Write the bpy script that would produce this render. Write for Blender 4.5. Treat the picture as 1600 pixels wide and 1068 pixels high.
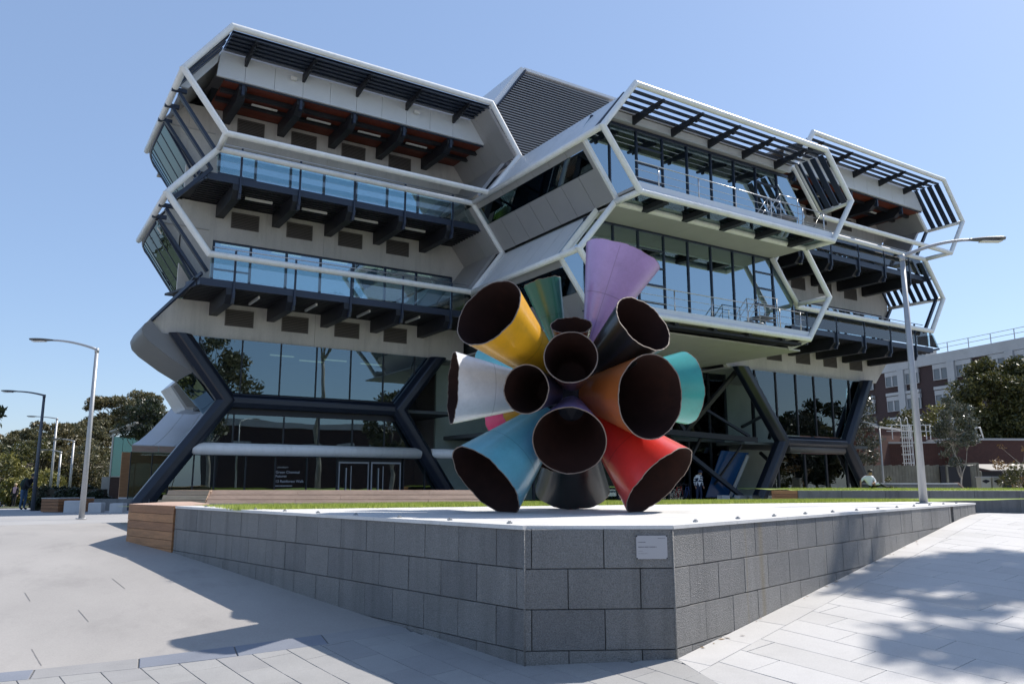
import bpy, math, random
import numpy as np
from mathutils import Vector, Matrix

random.seed(7)
for o in list(bpy.data.objects):
    bpy.data.objects.remove(o, do_unlink=True)
scene = bpy.context.scene
COL = scene.collection
rad = math.radians

# ---------------------------------------------------------------- camera
CAM_YAW = 57.4          # heading, degrees counter-clockwise from +X (the facade direction)
cam_data = bpy.data.cameras.new('camera')
cam_data.lens = 28.0
cam_data.sensor_width = 36.0
cam_data.clip_start = 0.1
cam_data.clip_end = 4000
cam = bpy.data.objects.new('camera', cam_data)
COL.objects.link(cam)
cam.location = (0, 0, 1.65)
cam.rotation_euler = (rad(90 + 10.07), 0, rad(CAM_YAW - 90))
scene.camera = cam

# ---------------------------------------------------------------- sky and sun
SUN_EL = 49.0
SUN_DIR = Vector((math.cos(rad(0)), math.sin(rad(0)), 0))
world = bpy.data.worlds.new('World')
scene.world = world
world.use_nodes = True
wn = world.node_tree.nodes
wl = world.node_tree.links
sky = wn.new('ShaderNodeTexSky')
sky.sky_type = 'NISHITA'
sky.sun_disc = False
sky.sun_elevation = rad(SUN_EL)
sky.sun_rotation = math.atan2(SUN_DIR.x, SUN_DIR.y)
sky.altitude = 50
sky.air_density = 1.0
sky.dust_density = 0.7
sky.ozone_density = 3.0
flat = wn.new('ShaderNodeVectorMath')          # even out the gradient of the clear sky
flat.operation = 'MULTIPLY_ADD'
flat.inputs[1].default_value = (0.5, 0.5, 0.5)
flat.inputs[2].default_value = (0.86, 1.21, 1.92)
wl.new(sky.outputs[0], flat.inputs[0])
wl.new(flat.outputs[0], wn['Background'].inputs[0])
wn['Background'].inputs[1].default_value = 0.143
sun_data = bpy.data.lights.new('sun', 'SUN')
sun_data.energy = 4.5
sun_data.angle = rad(0.55)
sun_data.color = (1.0, 0.94, 0.865)
sun = bpy.data.objects.new('sun', sun_data)
COL.objects.link(sun)
sv = Vector((SUN_DIR.x * math.cos(rad(SUN_EL)), SUN_DIR.y * math.cos(rad(SUN_EL)), math.sin(rad(SUN_EL))))
sun.rotation_euler = sv.to_track_quat('Z', 'Y').to_euler()
sun.location = (60, 20, 60)
scene.view_settings.view_transform = 'Standard'
scene.view_settings.look = 'None'
scene.view_settings.exposure = 0.45
scene.view_settings.gamma = 1.0
scene.view_settings.use_curve_mapping = False

# ---------------------------------------------------------------- materials
MATS = {}

def mat(name, col, rough=0.6, metal=0.0, var=0.0, scale=3.0, bump=0.0, bscale=40.0, spec=0.5, coat=0.0, fine=0.0, fscale=60.0, stretch=(1, 1, 1), dirt=None, streak=0.0):
    m = bpy.data.materials.new(name)
    m.use_nodes = True
    nt = m.node_tree
    n = nt.nodes
    l = nt.links
    b = n['Principled BSDF']
    b.inputs['Base Color'].default_value = (*col, 1)
    b.inputs['Roughness'].default_value = rough
    b.inputs['Metallic'].default_value = metal
    b.inputs['Specular IOR Level'].default_value = spec
    b.inputs['Coat Weight'].default_value = coat
    b.inputs['Coat Roughness'].default_value = 0.08
    geo = n.new('ShaderNodeNewGeometry')
    mp = n.new('ShaderNodeMapping')
    mp.inputs['Scale'].default_value = stretch
    l.new(geo.outputs['Position'], mp.inputs[0])
    last = None
    if var or fine:
        def layer(prev, sc, amt, detail):
            nz = n.new('ShaderNodeTexNoise')
            nz.inputs['Scale'].default_value = sc
            nz.inputs['Detail'].default_value = detail
            nz.inputs['Roughness'].default_value = 0.62
            l.new(mp.outputs[0], nz.inputs['Vector'])
            mr = n.new('ShaderNodeMapRange')
            mr.inputs[1].default_value = 0.3
            mr.inputs[2].default_value = 0.7
            mr.inputs[3].default_value = 1 - amt
            mr.inputs[4].default_value = 1 + amt
            l.new(nz.outputs[0], mr.inputs[0])
            vm = n.new('ShaderNodeVectorMath')
            vm.operation = 'SCALE'
            if prev is None:
                vm.inputs[0].default_value = col
            else:
                l.new(prev, vm.inputs[0])
            l.new(mr.outputs[0], vm.inputs['Scale'])
            return vm.outputs[0]
        if var:
            last = layer(last, scale, var, 5)
        if fine:
            last = layer(last, fscale, fine, 2)
    if dirt:
        nz = n.new('ShaderNodeTexNoise')
        nz.inputs['Scale'].default_value = dirt[1]
        nz.inputs['Detail'].default_value = 7
        nz.inputs['Roughness'].default_value = 0.7
        l.new(mp.outputs[0], nz.inputs['Vector'])
        mr = n.new('ShaderNodeMapRange')
        mr.inputs[1].default_value = 0.52
        mr.inputs[2].default_value = 0.72
        mr.inputs[3].default_value = 0
        mr.inputs[4].default_value = dirt[2]
        l.new(nz.outputs[0], mr.inputs[0])
        mx = n.new('ShaderNodeMix')
        mx.data_type = 'RGBA'
        l.new(mr.outputs[0], mx.inputs[0])
        if last is None:
            mx.inputs[6].default_value = (*col, 1)
        else:
            l.new(last, mx.inputs[6])
        mx.inputs[7].default_value = (*dirt[0], 1)
        last = mx.outputs[2]
    if name.startswith('granite'):
        # two brown run-off stains on the right-hand wall
        for (x0, wd_, am) in ((7.47, 0.075, 0.75), (7.10, 0.035, 0.45), (9.3, 0.03, 0.3)):
            sx = n.new('ShaderNodeSeparateXYZ')
            l.new(geo.outputs['Position'], sx.inputs[0])
            nz = n.new('ShaderNodeTexNoise')
            nz.inputs['Scale'].default_value = 2.5
            l.new(geo.outputs['Position'], nz.inputs['Vector'])
            a1 = n.new('ShaderNodeMath')
            a1.operation = 'MULTIPLY_ADD'
            a1.inputs[1].default_value = 0.08
            a1.inputs[2].default_value = -x0 - 0.04
            l.new(nz.outputs[0], a1.inputs[0])
            a2 = n.new('ShaderNodeMath')
            a2.operation = 'ADD'
            l.new(sx.outputs[0], a2.inputs[0])
            l.new(a1.outputs[0], a2.inputs[1])
            a3 = n.new('ShaderNodeMath')
            a3.operation = 'ABSOLUTE'
            l.new(a2.outputs[0], a3.inputs[0])
            mr = n.new('ShaderNodeMapRange')
            mr.inputs[1].default_value = 0.0
            mr.inputs[2].default_value = wd_
            mr.inputs[3].default_value = am
            mr.inputs[4].default_value = 0.0
            l.new(a3.outputs[0], mr.inputs[0])
            mx = n.new('ShaderNodeMix')
            mx.data_type = 'RGBA'
            l.new(mr.outputs[0], mx.inputs[0])
            l.new(last, mx.inputs[6])
            mx.inputs[7].default_value = (0.17, 0.135, 0.075, 1)
            last = mx.outputs[2]
    if streak:
        m2 = n.new('ShaderNodeMapping')
        m2.inputs['Scale'].default_value = (3.2, 3.2, 0.22)
        l.new(geo.outputs['Position'], m2.inputs[0])
        nz = n.new('ShaderNodeTexNoise')
        nz.inputs['Scale'].default_value = 1.6
        nz.inputs['Detail'].default_value = 6
        l.new(m2.outputs[0], nz.inputs['Vector'])
        mr = n.new('ShaderNodeMapRange')
        mr.inputs[1].default_value = 0.5
        mr.inputs[2].default_value = 0.75
        mr.inputs[3].default_value = 1.0
        mr.inputs[4].default_value = 1.0 - streak
        l.new(nz.outputs[0], mr.inputs[0])
        vm = n.new('ShaderNodeVectorMath')
        vm.operation = 'SCALE'
        if last is None:
            vm.inputs[0].default_value = col
        else:
            l.new(last, vm.inputs[0])
        l.new(mr.outputs[0], vm.inputs['Scale'])
        last = vm.outputs[0]
    if last is not None:
        l.new(last, b.inputs['Base Color'])
    if bump:
        nz = n.new('ShaderNodeTexNoise')
        nz.inputs['Scale'].default_value = bscale
        nz.inputs['Detail'].default_value = 4
        l.new(mp.outputs[0], nz.inputs['Vector'])
        bp = n.new('ShaderNodeBump')
        bp.inputs['Strength'].default_value = bump
        bp.inputs['Distance'].default_value = 0.02
        l.new(nz.outputs[0], bp.inputs['Height'])
        l.new(bp.outputs[0], b.inputs['Normal'])
    MATS[name] = m
    return m

def glass_mat(name, tint, ior, refl=(1, 1, 1), solid=False, base=0.0, wob=0.0):
    m = bpy.data.materials.new(name)
    m.use_nodes = True
    nt = m.node_tree
    n = nt.nodes
    l = nt.links
    n.remove(n['Principled BSDF'])
    out = n['Material Output']
    fr = n.new('ShaderNodeFresnel')
    fr.inputs[0].default_value = ior
    ad = n.new('ShaderNodeMath')
    ad.operation = 'ADD'
    ad.use_clamp = True
    ad.inputs[1].default_value = base
    l.new(fr.outputs[0], ad.inputs[0])
    gl = n.new('ShaderNodeBsdfGlossy')
    gl.inputs['Roughness'].default_value = 0.0
    gl.inputs['Color'].default_value = (*refl, 1)
    if wob:
        geo = n.new('ShaderNodeNewGeometry')
        nz = n.new('ShaderNodeTexNoise')
        nz.inputs['Scale'].default_value = 0.55
        nz.inputs['Detail'].default_value = 1
        l.new(geo.outputs['Position'], nz.inputs['Vector'])
        bp = n.new('ShaderNodeBump')
        bp.inputs['Strength'].default_value = wob
        bp.inputs['Distance'].default_value = 0.05
        l.new(nz.outputs[0], bp.inputs['Height'])
        l.new(bp.outputs[0], gl.inputs['Normal'])
    if solid:
        tr = n.new('ShaderNodeBsdfDiffuse')
    else:
        tr = n.new('ShaderNodeBsdfTransparent')
    tr.inputs['Color'].default_value = (*tint, 1)
    mx = n.new('ShaderNodeMixShader')
    l.new(ad.outputs[0], mx.inputs[0])
    l.new(tr.outputs[0], mx.inputs[1])
    l.new(gl.outputs[0], mx.inputs[2])
    l.new(mx.outputs[0], out.inputs[0])
    MATS[name] = m
    return m

def emit_mat(name, col, st):
    m = bpy.data.materials.new(name)
    m.use_nodes = True
    b = m.node_tree.nodes['Principled BSDF']
    b.inputs['Base Color'].default_value = (*col, 1)
    b.inputs['Emission Color'].default_value = (*col, 1)
    b.inputs['Emission Strength'].default_value = st
    MATS[name] = m
    return m

def leaf_mat(name, c1, c2, rough=0.45, trans=0.25):
    m = bpy.data.materials.new(name)
    m.use_nodes = True
    nt = m.node_tree
    n = nt.nodes
    l = nt.links
    b = n['Principled BSDF']
    b.inputs['Roughness'].default_value = rough
    g = n.new('ShaderNodeNewGeometry')
    mx = n.new('ShaderNodeMix')
    mx.data_type = 'RGBA'
    mx.inputs[6].default_value = (*c1, 1)
    mx.inputs[7].default_value = (*c2, 1)
    l.new(g.outputs['Random Per Island'], mx.inputs[0])
    l.new(mx.outputs[2], b.inputs['Base Color'])
    t = n.new('ShaderNodeBsdfTranslucent')
    l.new(mx.outputs[2], t.inputs['Color'])
    ms = n.new('ShaderNodeMixShader')
    ms.inputs[0].default_value = trans
    l.new(b.outputs[0], ms.inputs[1])
    l.new(t.outputs[0], ms.inputs[2])
    l.new(ms.outputs[0], n['Material Output'].inputs[0])
    MATS[name] = m
    return m

def brick_mat(name, c1, c2, mortar, sx=0.24, sz=0.086):
    m = bpy.data.materials.new(name)
    m.use_nodes = True
    nt = m.node_tree
    n = nt.nodes
    l = nt.links
    b = n['Principled BSDF']
    b.inputs['Roughness'].default_value = 0.85
    tc = n.new('ShaderNodeTexCoord')
    sp = n.new('ShaderNodeSeparateXYZ')
    l.new(tc.outputs['Object'], sp.inputs[0])
    ad = n.new('ShaderNodeMath')
    ad.operation = 'ADD'
    l.new(sp.outputs[0], ad.inputs[0])
    l.new(sp.outputs[1], ad.inputs[1])
    cb = n.new('ShaderNodeCombineXYZ')
    l.new(ad.outputs[0], cb.inputs[0])
    l.new(sp.outputs[2], cb.inputs[1])
    br = n.new('ShaderNodeTexBrick')
    br.inputs['Scale'].default_value = 1
    br.inputs['Brick Width'].default_value = sx
    br.inputs['Row Height'].default_value = sz
    br.inputs['Mortar Size'].default_value = 0.006
    br.inputs['Color1'].default_value = (*c1, 1)
    br.inputs['Color2'].default_value = (*c2, 1)
    br.inputs['Mortar'].default_value = (*mortar, 1)
    l.new(cb.outputs[0], br.inputs['Vector'])
    l.new(br.outputs[0], b.inputs['Base Color'])
    MATS[name] = m
    return m

mat('white_paint', (0.78, 0.78, 0.76), 0.32, var=0.04, scale=1.5, dirt=((0.5, 0.48, 0.44), 2.2, 0.35), streak=0.08)
mat('concrete_wall', (0.56, 0.525, 0.47), 0.75, var=0.08, scale=0.7, fine=0.05, fscale=25, stretch=(1, 1, 0.35), dirt=((0.3, 0.28, 0.25), 1.1, 0.35), streak=0.12)
mat('metal_panel', (0.40, 0.39, 0.385), 0.42, metal=0.35, var=0.04, scale=0.8)
mat('pale_panel', (0.66, 0.68, 0.70), 0.45, metal=0.1, var=0.04, scale=0.8)
mat('soffit_panel', (0.42, 0.41, 0.38), 0.6, var=0.05, scale=0.6)
mat('red_soffit', (0.15, 0.030, 0.014), 0.55, var=0.15, scale=1.0, stretch=(0.3, 3, 1))
mat('navy_steel', (0.022, 0.032, 0.058), 0.35, var=0.1, scale=1.5)
mat('navy_tube', (0.010, 0.014, 0.025), 0.30, var=0.12, scale=1.2, coat=0.12, bump=0.03, bscale=1.5)
mat('black_steel', (0.012, 0.013, 0.018), 0.5, var=0.1)
mat('end_grey', (0.20, 0.20, 0.20), 0.5, var=0.05, scale=0.6)
mat('louvre_grey', (0.13, 0.115, 0.10), 0.6)
mat('louvre_back', (0.03, 0.027, 0.025), 0.8)
mat('roof_louvre', (0.34, 0.335, 0.335), 0.5, metal=0.3)
mat('roof_backing', (0.10, 0.11, 0.13), 0.7)
mat('stainless', (0.62, 0.62, 0.62), 0.3, metal=0.9)
mat('plant_steel', (0.33, 0.34, 0.35), 0.5, metal=0.6, var=0.1)
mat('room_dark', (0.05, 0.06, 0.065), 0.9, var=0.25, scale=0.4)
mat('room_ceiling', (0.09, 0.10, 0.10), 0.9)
mat('blind', (0.16, 0.17, 0.17), 0.9)
glass_mat('window_glass', (0.42, 0.56, 0.60), 1.75, refl=(0.74, 0.92, 1.0), base=0.36, wob=0.05)
glass_mat('dark_glass', (0.30, 0.38, 0.38), 1.7, refl=(0.78, 0.95, 1.0), base=0.10, wob=0.08)
glass_mat('lobby_glass', (0.62, 0.72, 0.70), 1.55, refl=(0.85, 0.97, 1.0), base=0.06, wob=0.05)
glass_mat('rail_glass', (0.80, 0.91, 0.92), 1.5, base=0.05)
glass_mat('curved_glass', (0.006, 0.012, 0.016), 1.5, refl=(0.55, 0.72, 0.8), solid=True, base=0.10, wob=0.25)
glass_mat('teal_glass', (0.03, 0.16, 0.15), 1.5, refl=(0.7, 1, 0.95), solid=True, base=0.08)
emit_mat('tube_light', (1.0, 0.85, 0.55), 0.8)
mat('light_case', (0.7, 0.68, 0.64), 0.5)
mat('granite', (0.185, 0.181, 0.174), 0.55, var=0.10, scale=1.6, fine=0.42, fscale=95, bump=1.0, bscale=95, streak=0.35, dirt=((0.10, 0.105, 0.10), 1.4, 0.35), spec=0.9)
mat('granite_b', (0.205, 0.20, 0.191), 0.55, var=0.10, scale=1.6, fine=0.42, fscale=95, bump=1.0, bscale=95, streak=0.3, dirt=((0.12, 0.12, 0.11), 1.4, 0.3), spec=0.9)
mat('granite_c', (0.160, 0.158, 0.155), 0.55, var=0.12, scale=1.6, fine=0.42, fscale=95, bump=1.0, bscale=95, streak=0.4, dirt=((0.09, 0.09, 0.09), 1.4, 0.4), spec=0.9)
mat('coping', (0.64, 0.63, 0.61), 0.6, var=0.08, scale=1.5, fine=0.12, fscale=120, dirt=((0.33, 0.31, 0.28), 2.2, 0.35))
mat('joint_dark', (0.075, 0.075, 0.07), 0.9)
mat('paving_joint', (0.16, 0.155, 0.15), 0.9)
mat('cut_joint', (0.22, 0.21, 0.20), 0.9)
mat('meadow', (0.075, 0.085, 0.035), 0.95, var=0.4, scale=0.15)
mat('lobby_wall', (0.36, 0.42, 0.38), 0.9, var=0.2, scale=0.3)
mat('paving_base', (0.35, 0.345, 0.34), 0.8, var=0.08, scale=0.5, fine=0.1, fscale=90)
mat('paving_slab', (0.47, 0.46, 0.446), 0.72, var=0.06, scale=0.9, fine=0.10, fscale=110, bump=0.12, bscale=120, dirt=((0.36, 0.35, 0.33), 2.5, 0.3))
mat('paving_slab_b', (0.435, 0.425, 0.41), 0.72, var=0.06, scale=0.9, fine=0.10, fscale=110, bump=0.12, bscale=120, dirt=((0.33, 0.32, 0.31), 2.5, 0.35))
mat('paving_grey', (0.31, 0.305, 0.295), 0.75, var=0.07, scale=1.2, fine=0.12, fscale=110, bump=0.12, bscale=120, dirt=((0.22, 0.22, 0.21), 2.5, 0.3))
mat('paving_grey_b', (0.285, 0.28, 0.275), 0.75, var=0.07, scale=1.2, fine=0.12, fscale=110, bump=0.12, bscale=120, dirt=((0.2, 0.2, 0.2), 2.5, 0.3))
mat('band_stone', (0.20, 0.215, 0.25), 0.6, var=0.08, scale=1.5, fine=0.1, fscale=90)
mat('smooth_concrete', (0.345, 0.325, 0.302), 0.7, var=0.13, scale=0.35, fine=0.06, fscale=60, stretch=(1, 0.5, 1), bump=0.06, bscale=70, dirt=((0.24, 0.225, 0.21), 0.8, 0.7))
mat('timber', (0.36, 0.175, 0.075), 0.6, var=0.25, scale=1.8, fine=0.15, fscale=14, stretch=(1, 1, 9), bump=0.1, bscale=30)
mat('timber_b', (0.27, 0.125, 0.055), 0.6, var=0.25, scale=1.8, fine=0.15, fscale=14, stretch=(1, 1, 9), bump=0.1, bscale=30)
mat('timber_grey', (0.50, 0.35, 0.27), 0.7, var=0.18, scale=1.0, fine=0.12, fscale=9, stretch=(1, 1, 9))
mat('timber_grey_b', (0.43, 0.29, 0.22), 0.7, var=0.18, scale=1.0, fine=0.12, fscale=9, stretch=(1, 1, 9))
mat('soil', (0.06, 0.05, 0.035), 0.95)
mat('lawn_base', (0.20, 0.27, 0.045), 0.95, var=0.25, scale=0.8, fine=0.3, fscale=18)
mat('bark', (0.16, 0.13, 0.10), 0.9, var=0.3, scale=4, stretch=(1, 1, 0.3))
mat('bark_pale', (0.38, 0.34, 0.29), 0.85, var=0.35, scale=2.5, stretch=(1, 1, 0.4))
leaf_mat('grass_blade', (0.26, 0.34, 0.05), (0.50, 0.54, 0.13), 0.6, 0.3)
leaf_mat('gum_leaf', (0.06, 0.065, 0.028), (0.19, 0.17, 0.085))
leaf_mat('gum_leaf_b', (0.065, 0.062, 0.026), (0.20, 0.165, 0.075))
leaf_mat('dark_leaf', (0.018, 0.028, 0.014), (0.045, 0.06, 0.028), 0.35)
leaf_mat('yellow_leaf', (0.13, 0.13, 0.03), (0.24, 0.22, 0.06))
leaf_mat('olive_leaf', (0.03, 0.042, 0.012), (0.13, 0.12, 0.03))
leaf_mat('silver_leaf', (0.045, 0.055, 0.03), (0.17, 0.17, 0.13), 0.22, 0.1)
leaf_mat('rust_leaf', (0.16, 0.09, 0.03), (0.28, 0.17, 0.06))
mat('pole_steel', (0.40, 0.41, 0.42), 0.48, metal=0.45, var=0.08)
mat('pole_dark', (0.10, 0.11, 0.13), 0.45, metal=0.3)
mat('lamp_head', (0.11, 0.115, 0.12), 0.45, metal=0.4)
mat('block_concrete', (0.52, 0.52, 0.52), 0.8, var=0.08, scale=2, fine=0.08, fscale=60)
brick_mat('brick_dark', (0.060, 0.032, 0.029), (0.045, 0.025, 0.024), (0.075, 0.055, 0.052))
brick_mat('brick_brown', (0.095, 0.038, 0.027), (0.07, 0.029, 0.022), (0.11, 0.07, 0.06))
mat('render_white', (0.46, 0.455, 0.44), 0.8, var=0.08, scale=0.4, dirt=((0.35, 0.34, 0.32), 0.6, 0.4))
mat('fence_wood', (0.19, 0.18, 0.14), 0.85, var=0.25, scale=1.5)
mat('iron_roof', (0.24, 0.23, 0.21), 0.6, metal=0.2, var=0.08)
mat('bin_cream', (0.48, 0.46, 0.38), 0.6)
mat('sign_metal', (0.42, 0.42, 0.45), 0.35, metal=0.6)
mat('window_pale', (0.15, 0.16, 0.165), 0.15)
mat('ink', (0.05, 0.055, 0.07), 0.7)
mat('sign_white', (0.48, 0.50, 0.52), 0.6)
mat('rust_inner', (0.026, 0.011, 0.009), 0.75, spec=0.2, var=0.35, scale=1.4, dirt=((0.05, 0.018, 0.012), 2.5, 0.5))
mat('cut_edge', (0.22, 0.17, 0.14), 0.7, metal=0.0, var=0.3, scale=8)
mat('core_dark', (0.015, 0.02, 0.035), 0.5)

# ---------------------------------------------------------------- mesh helpers
def V(*a):
    return Vector(a)

class MB:
    def __init__(s):
        s.v = []
        s.f = []
        s.sm = False
    def add(s, vs, fs):
        k = len(s.v)
        s.v += [tuple(p) for p in vs]
        s.f += [tuple(i + k for i in f) for f in fs]
        return s
    def box(s, x0, x1, y0, y1, z0, z1):
        return s.add([(x0, y0, z0), (x1, y0, z0), (x1, y1, z0), (x0, y1, z0), (x0, y0, z1), (x1, y0, z1), (x1, y1, z1), (x0, y1, z1)],
                     [(0, 3, 2, 1), (4, 5, 6, 7), (0, 1, 5, 4), (1, 2, 6, 5), (2, 3, 7, 6), (3, 0, 4, 7)])
    def prism(s, pts, vec):
        n = len(pts)
        vec = Vector(vec)
        a = [Vector(p) for p in pts]
        nrm = Vector((0, 0, 0))
        for i in range(n):
            nrm += a[i].cross(a[(i + 1) % n])
        if nrm.dot(vec) > 0:
            a.reverse()
        b = [p + vec for p in a]
        f = [tuple(range(n)), tuple(range(2 * n - 1, n - 1, -1))]
        for i in range(n):
            j = (i + 1) % n
            f.append((i, i + n, j + n, j))
        return s.add(a + b, f)
    def bar(s, p, q, w, h, up=(0, 0, 1)):
        p = Vector(p)
        q = Vector(q)
        d = (q - p).normalized()
        u = Vector(up)
        sd = d.cross(u)
        if sd.length < 1e-4:
            sd = d.cross(Vector((1, 0, 0)))
        sd.normalize()
        u = sd.cross(d)
        c = [p + sd * a * w / 2 + u * b * h / 2 for a, b in ((-1, -1), (1, -1), (1, 1), (-1, 1))]
        e = [x + (q - p) for x in c]
        return s.add(c + e, [(0, 1, 2, 3), (7, 6, 5, 4), (0, 4, 5, 1), (1, 5, 6, 2), (2, 6, 7, 3), (3, 7, 4, 0)])
    def tube(s, path, r, n=14, closed=False, caps=True):
        P = [Vector(p) for p in path]
        m = len(P)
        rs = r if isinstance(r, (list, tuple)) else [r] * m
        rings = []
        ref = None
        for i in range(m):
            if closed:
                a = (P[i] - P[i - 1]).normalized()
                b = (P[(i + 1) % m] - P[i]).normalized()
            else:
                a = (P[i] - P[i - 1]).normalized() if i else (P[1] - P[0]).normalized()
                b = (P[i + 1] - P[i]).normalized() if i < m - 1 else a
            t = (a + b)
            if t.length < 1e-6:
                t = a
            t.normalize()
            if ref is None:
                ref = a.orthogonal().normalized()
                if closed:
                    nn = a.cross(b)
                    if nn.length > 1e-5:
                        ref = nn.normalized()
            ref = (ref - a * ref.dot(a))
            if ref.length < 1e-5:
                ref = a.orthogonal()
            ref.normalize()
            bn = a.cross(ref)
            ring = []
            for k in range(n):
                an = 2 * math.pi * k / n
                off = ref * math.cos(an) * rs[i] + bn * math.sin(an) * rs[i]
                # mitre: slide along a until on the bisecting plane
                dt = a.dot(t)
                off = off - a * (off.dot(t) / dt if abs(dt) > 0.2 else 0)
                ring.append(P[i] + off)
            rings.append(ring)
            ref = (ref - b * ref.dot(b))
        vs = [p for r_ in rings for p in r_]
        fs = []
        seg = m if closed else m - 1
        for i in range(seg):
            j = (i + 1) % m
            for k in range(n):
                k2 = (k + 1) % n
                fs.append((i * n + k, i * n + k2, j * n + k2, j * n + k))
        if not closed and caps:
            fs.append(tuple(range(n - 1, -1, -1)))
            fs.append(tuple((m - 1) * n + k for k in range(n)))
        s.sm = True
        return s.add(vs, fs)
    def cyl(s, p, q, r, n=12):
        return s.tube([p, q], r, n)

def mesh_of(mb, name, m, minv=None):
    me = bpy.data.meshes.new(name)
    vs = mb.v
    if minv is not None:
        vs = [minv @ Vector(v) for v in vs]
    me.from_pydata([tuple(v) for v in vs], [], mb.f)
    me.materials.append(MATS[m] if isinstance(m, str) else m)
    if mb.sm:
        me.polygons.foreach_set('use_smooth', [len(p.vertices) == 4 for p in me.polygons])
    me.update()
    return me

def link(o, parent=None):
    COL.objects.link(o)
    if parent is not None:
        o.parent = parent
    return o

def tag(o, label=None, cat=None, group=None, kind=None):
    if label:
        o['label'] = label
    if cat:
        o['category'] = cat
    if group:
        o['group'] = group
    if kind:
        o['kind'] = kind
    return o

class Thing:
    def __init__(s, name, label, cat, loc=(0, 0, 0), rotz=0.0, group=None):
        s.o = bpy.data.objects.new(name, None)
        s.o.empty_display_size = 0.3
        s.o.location = loc
        s.o.rotation_euler = (0, 0, rotz)
        COL.objects.link(s.o)
        tag(s.o, label, cat, group)
        s.M = Matrix.Translation(Vector(loc)) @ Matrix.Rotation(rotz, 4, 'Z')
        s.inv = s.M.inverted()
    def part(s, name, mb, m, parent=None, world=True, label=None, kind=None):
        me = mesh_of(mb, name, m, s.inv if world else None)
        o = bpy.data.objects.new(name, me)
        link(o, parent or s.o)
        tag(o, label, kind=kind)
        return o

def single(name, mb, m, label=None, cat=None, group=None, kind=None):
    # a thing (or piece of the setting) that is one mesh; origin at its base centre
    xs = np.array([tuple(v) for v in mb.v])
    c = Vector(((xs[:, 0].min() + xs[:, 0].max()) / 2, (xs[:, 1].min() + xs[:, 1].max()) / 2, xs[:, 2].min()))
    me = mesh_of(mb, name, m, Matrix.Translation(-c))
    o = bpy.data.objects.new(name, me)
    o.location = c
    COL.objects.link(o)
    return tag(o, label, cat, group, kind)

def copy_tree(o, parent=None):
    c = o.copy()
    COL.objects.link(c)
    c.parent = parent
    for ch in o.children:
        copy_tree(ch, c)
    return c

def inset(a, b, t):
    return a + (b - a) * t

# ---------------------------------------------------------------- ground
def zg(x, y):
    p = 0.072 * (x - 5.62) + 0.065 * (y - 5.86)
    p = 0.5 * (p - 0.12 + math.sqrt((p + 0.12) ** 2 + 0.004))     # flattens out below the corner
    cap = 0.6 + 0.42 * math.exp(-((x - 17) / 7.0) ** 2) * (1 if y < 16 else math.exp(-((y - 16) / 6.0) ** 2))
    k = 0.08
    h = max(k - abs(p - cap), 0) / k
    z = min(p, cap) - h * h * k * 0.25
    if y > 36:
        z -= min((y - 36) * 0.019, 1.2)
    return z

# ================================================================ ground sheets
def sheet(name, xs, ys, dz, m, kind='structure'):
    mb = MB()
    nx, ny = len(xs), len(ys)
    for y in ys:
        for x in xs:
            mb.v.append((x, y, zg(x, y) + dz))
    for j in range(ny - 1):
        for i in range(nx - 1):
            a = j * nx + i
            mb.f.append((a, a + 1, a + nx + 1, a + nx))
    mb.sm = True
    return single(name, mb, m, kind=kind)

def spread(a, b, fine0, fine1, step, far):
    r = []
    x = a
    while x < fine0 - 1:
        r.append(x)
        x += far
    x = fine0
    while x < fine1:
        r.append(x)
        x += step
    while x < b:
        r.append(x)
        x += far
    r.append(b)
    return r

sheet('ground', spread(-400, 600, -12, 48, 0.75, 22), spread(-300, 700, -6, 60, 0.75, 22), -0.03, 'paving_base')
sheet('paving_bed', [-3 + 0.3 * i for i in range(84)], [-4 + 0.3 * i for i in range(70)], 0.0, 'paving_joint')

sheet('meadow', spread(-400, 40, -60, 20, 6, 40), spread(64, 700, 60, 120, 6, 40), 0.01, 'meadow')
# direction of the paving joints
PA = rad(4.5)
pu = Vector((math.cos(PA), math.sin(PA), 0))           # across the rows
pv = Vector((-math.sin(PA), math.cos(PA), 0))          # along the long joints
PO = Vector((5.62, 5.86, 0))
# plinth corners on plan
PLA = Vector((4.33, 6.55, 0))
PLB = Vector((5.60, 5.86, 0))
PLD = Vector((17.5, 9.2, 0))
PLE = Vector((2.80, 15.65, 0))
PLT = Vector((2.29, 17.7, 0))

def side(p, a, b):
    return (b.x - a.x) * (p.y - a.y) - (b.y - a.y) * (p.x - a.x)

def in_front(p, m=0.0):
    # true when p lies on the open pavement, outside the plinth by at least m
    def d(a, b):
        return side(p, a, b) / (b - a).length
    return d(PLA, PLB) < -m or d(PLB, PLD) < -m or (-d(PLA, PLT)) < -m

# the granite band that separates smooth concrete from small pavers
bdir = Vector((math.cos(rad(171.5)), math.sin(rad(171.5)), 0))
bp0 = Vector((3.15, 8.80, 0))
bnrm = Vector((-bdir.y, bdir.x, 0))
if bnrm.y < 0:
    bnrm = -bnrm

def band_d(p):
    return (p - bp0).dot(bnrm)

# smooth concrete of the left forecourt (above the base sheet by 4 mm)
mb = MB()
gx = [-9 + 0.5 * i for i in range(27)]
rows = []
N = 54
for j in range(N + 1):
    row = []
    for i in range(27):
        x = -9 + i * (13.2 / 26)
        y0 = bp0.y + (x - bp0.x) * bdir.y / bdir.x
        t = j / N
        y = y0 + t * (24.5 - y0)
        row.append((x, y, zg(x, y) + 0.004))
    rows.append(row)
mb.v = [p for r_ in rows for p in r_]
for j in range(N):
    for i in range(26):
        a = j * 27 + i
        mb.f.append((a, a + 1, a + 28, a + 27))
mb.sm = True
single('pavement', mb, 'smooth_concrete', kind='structure')

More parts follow.
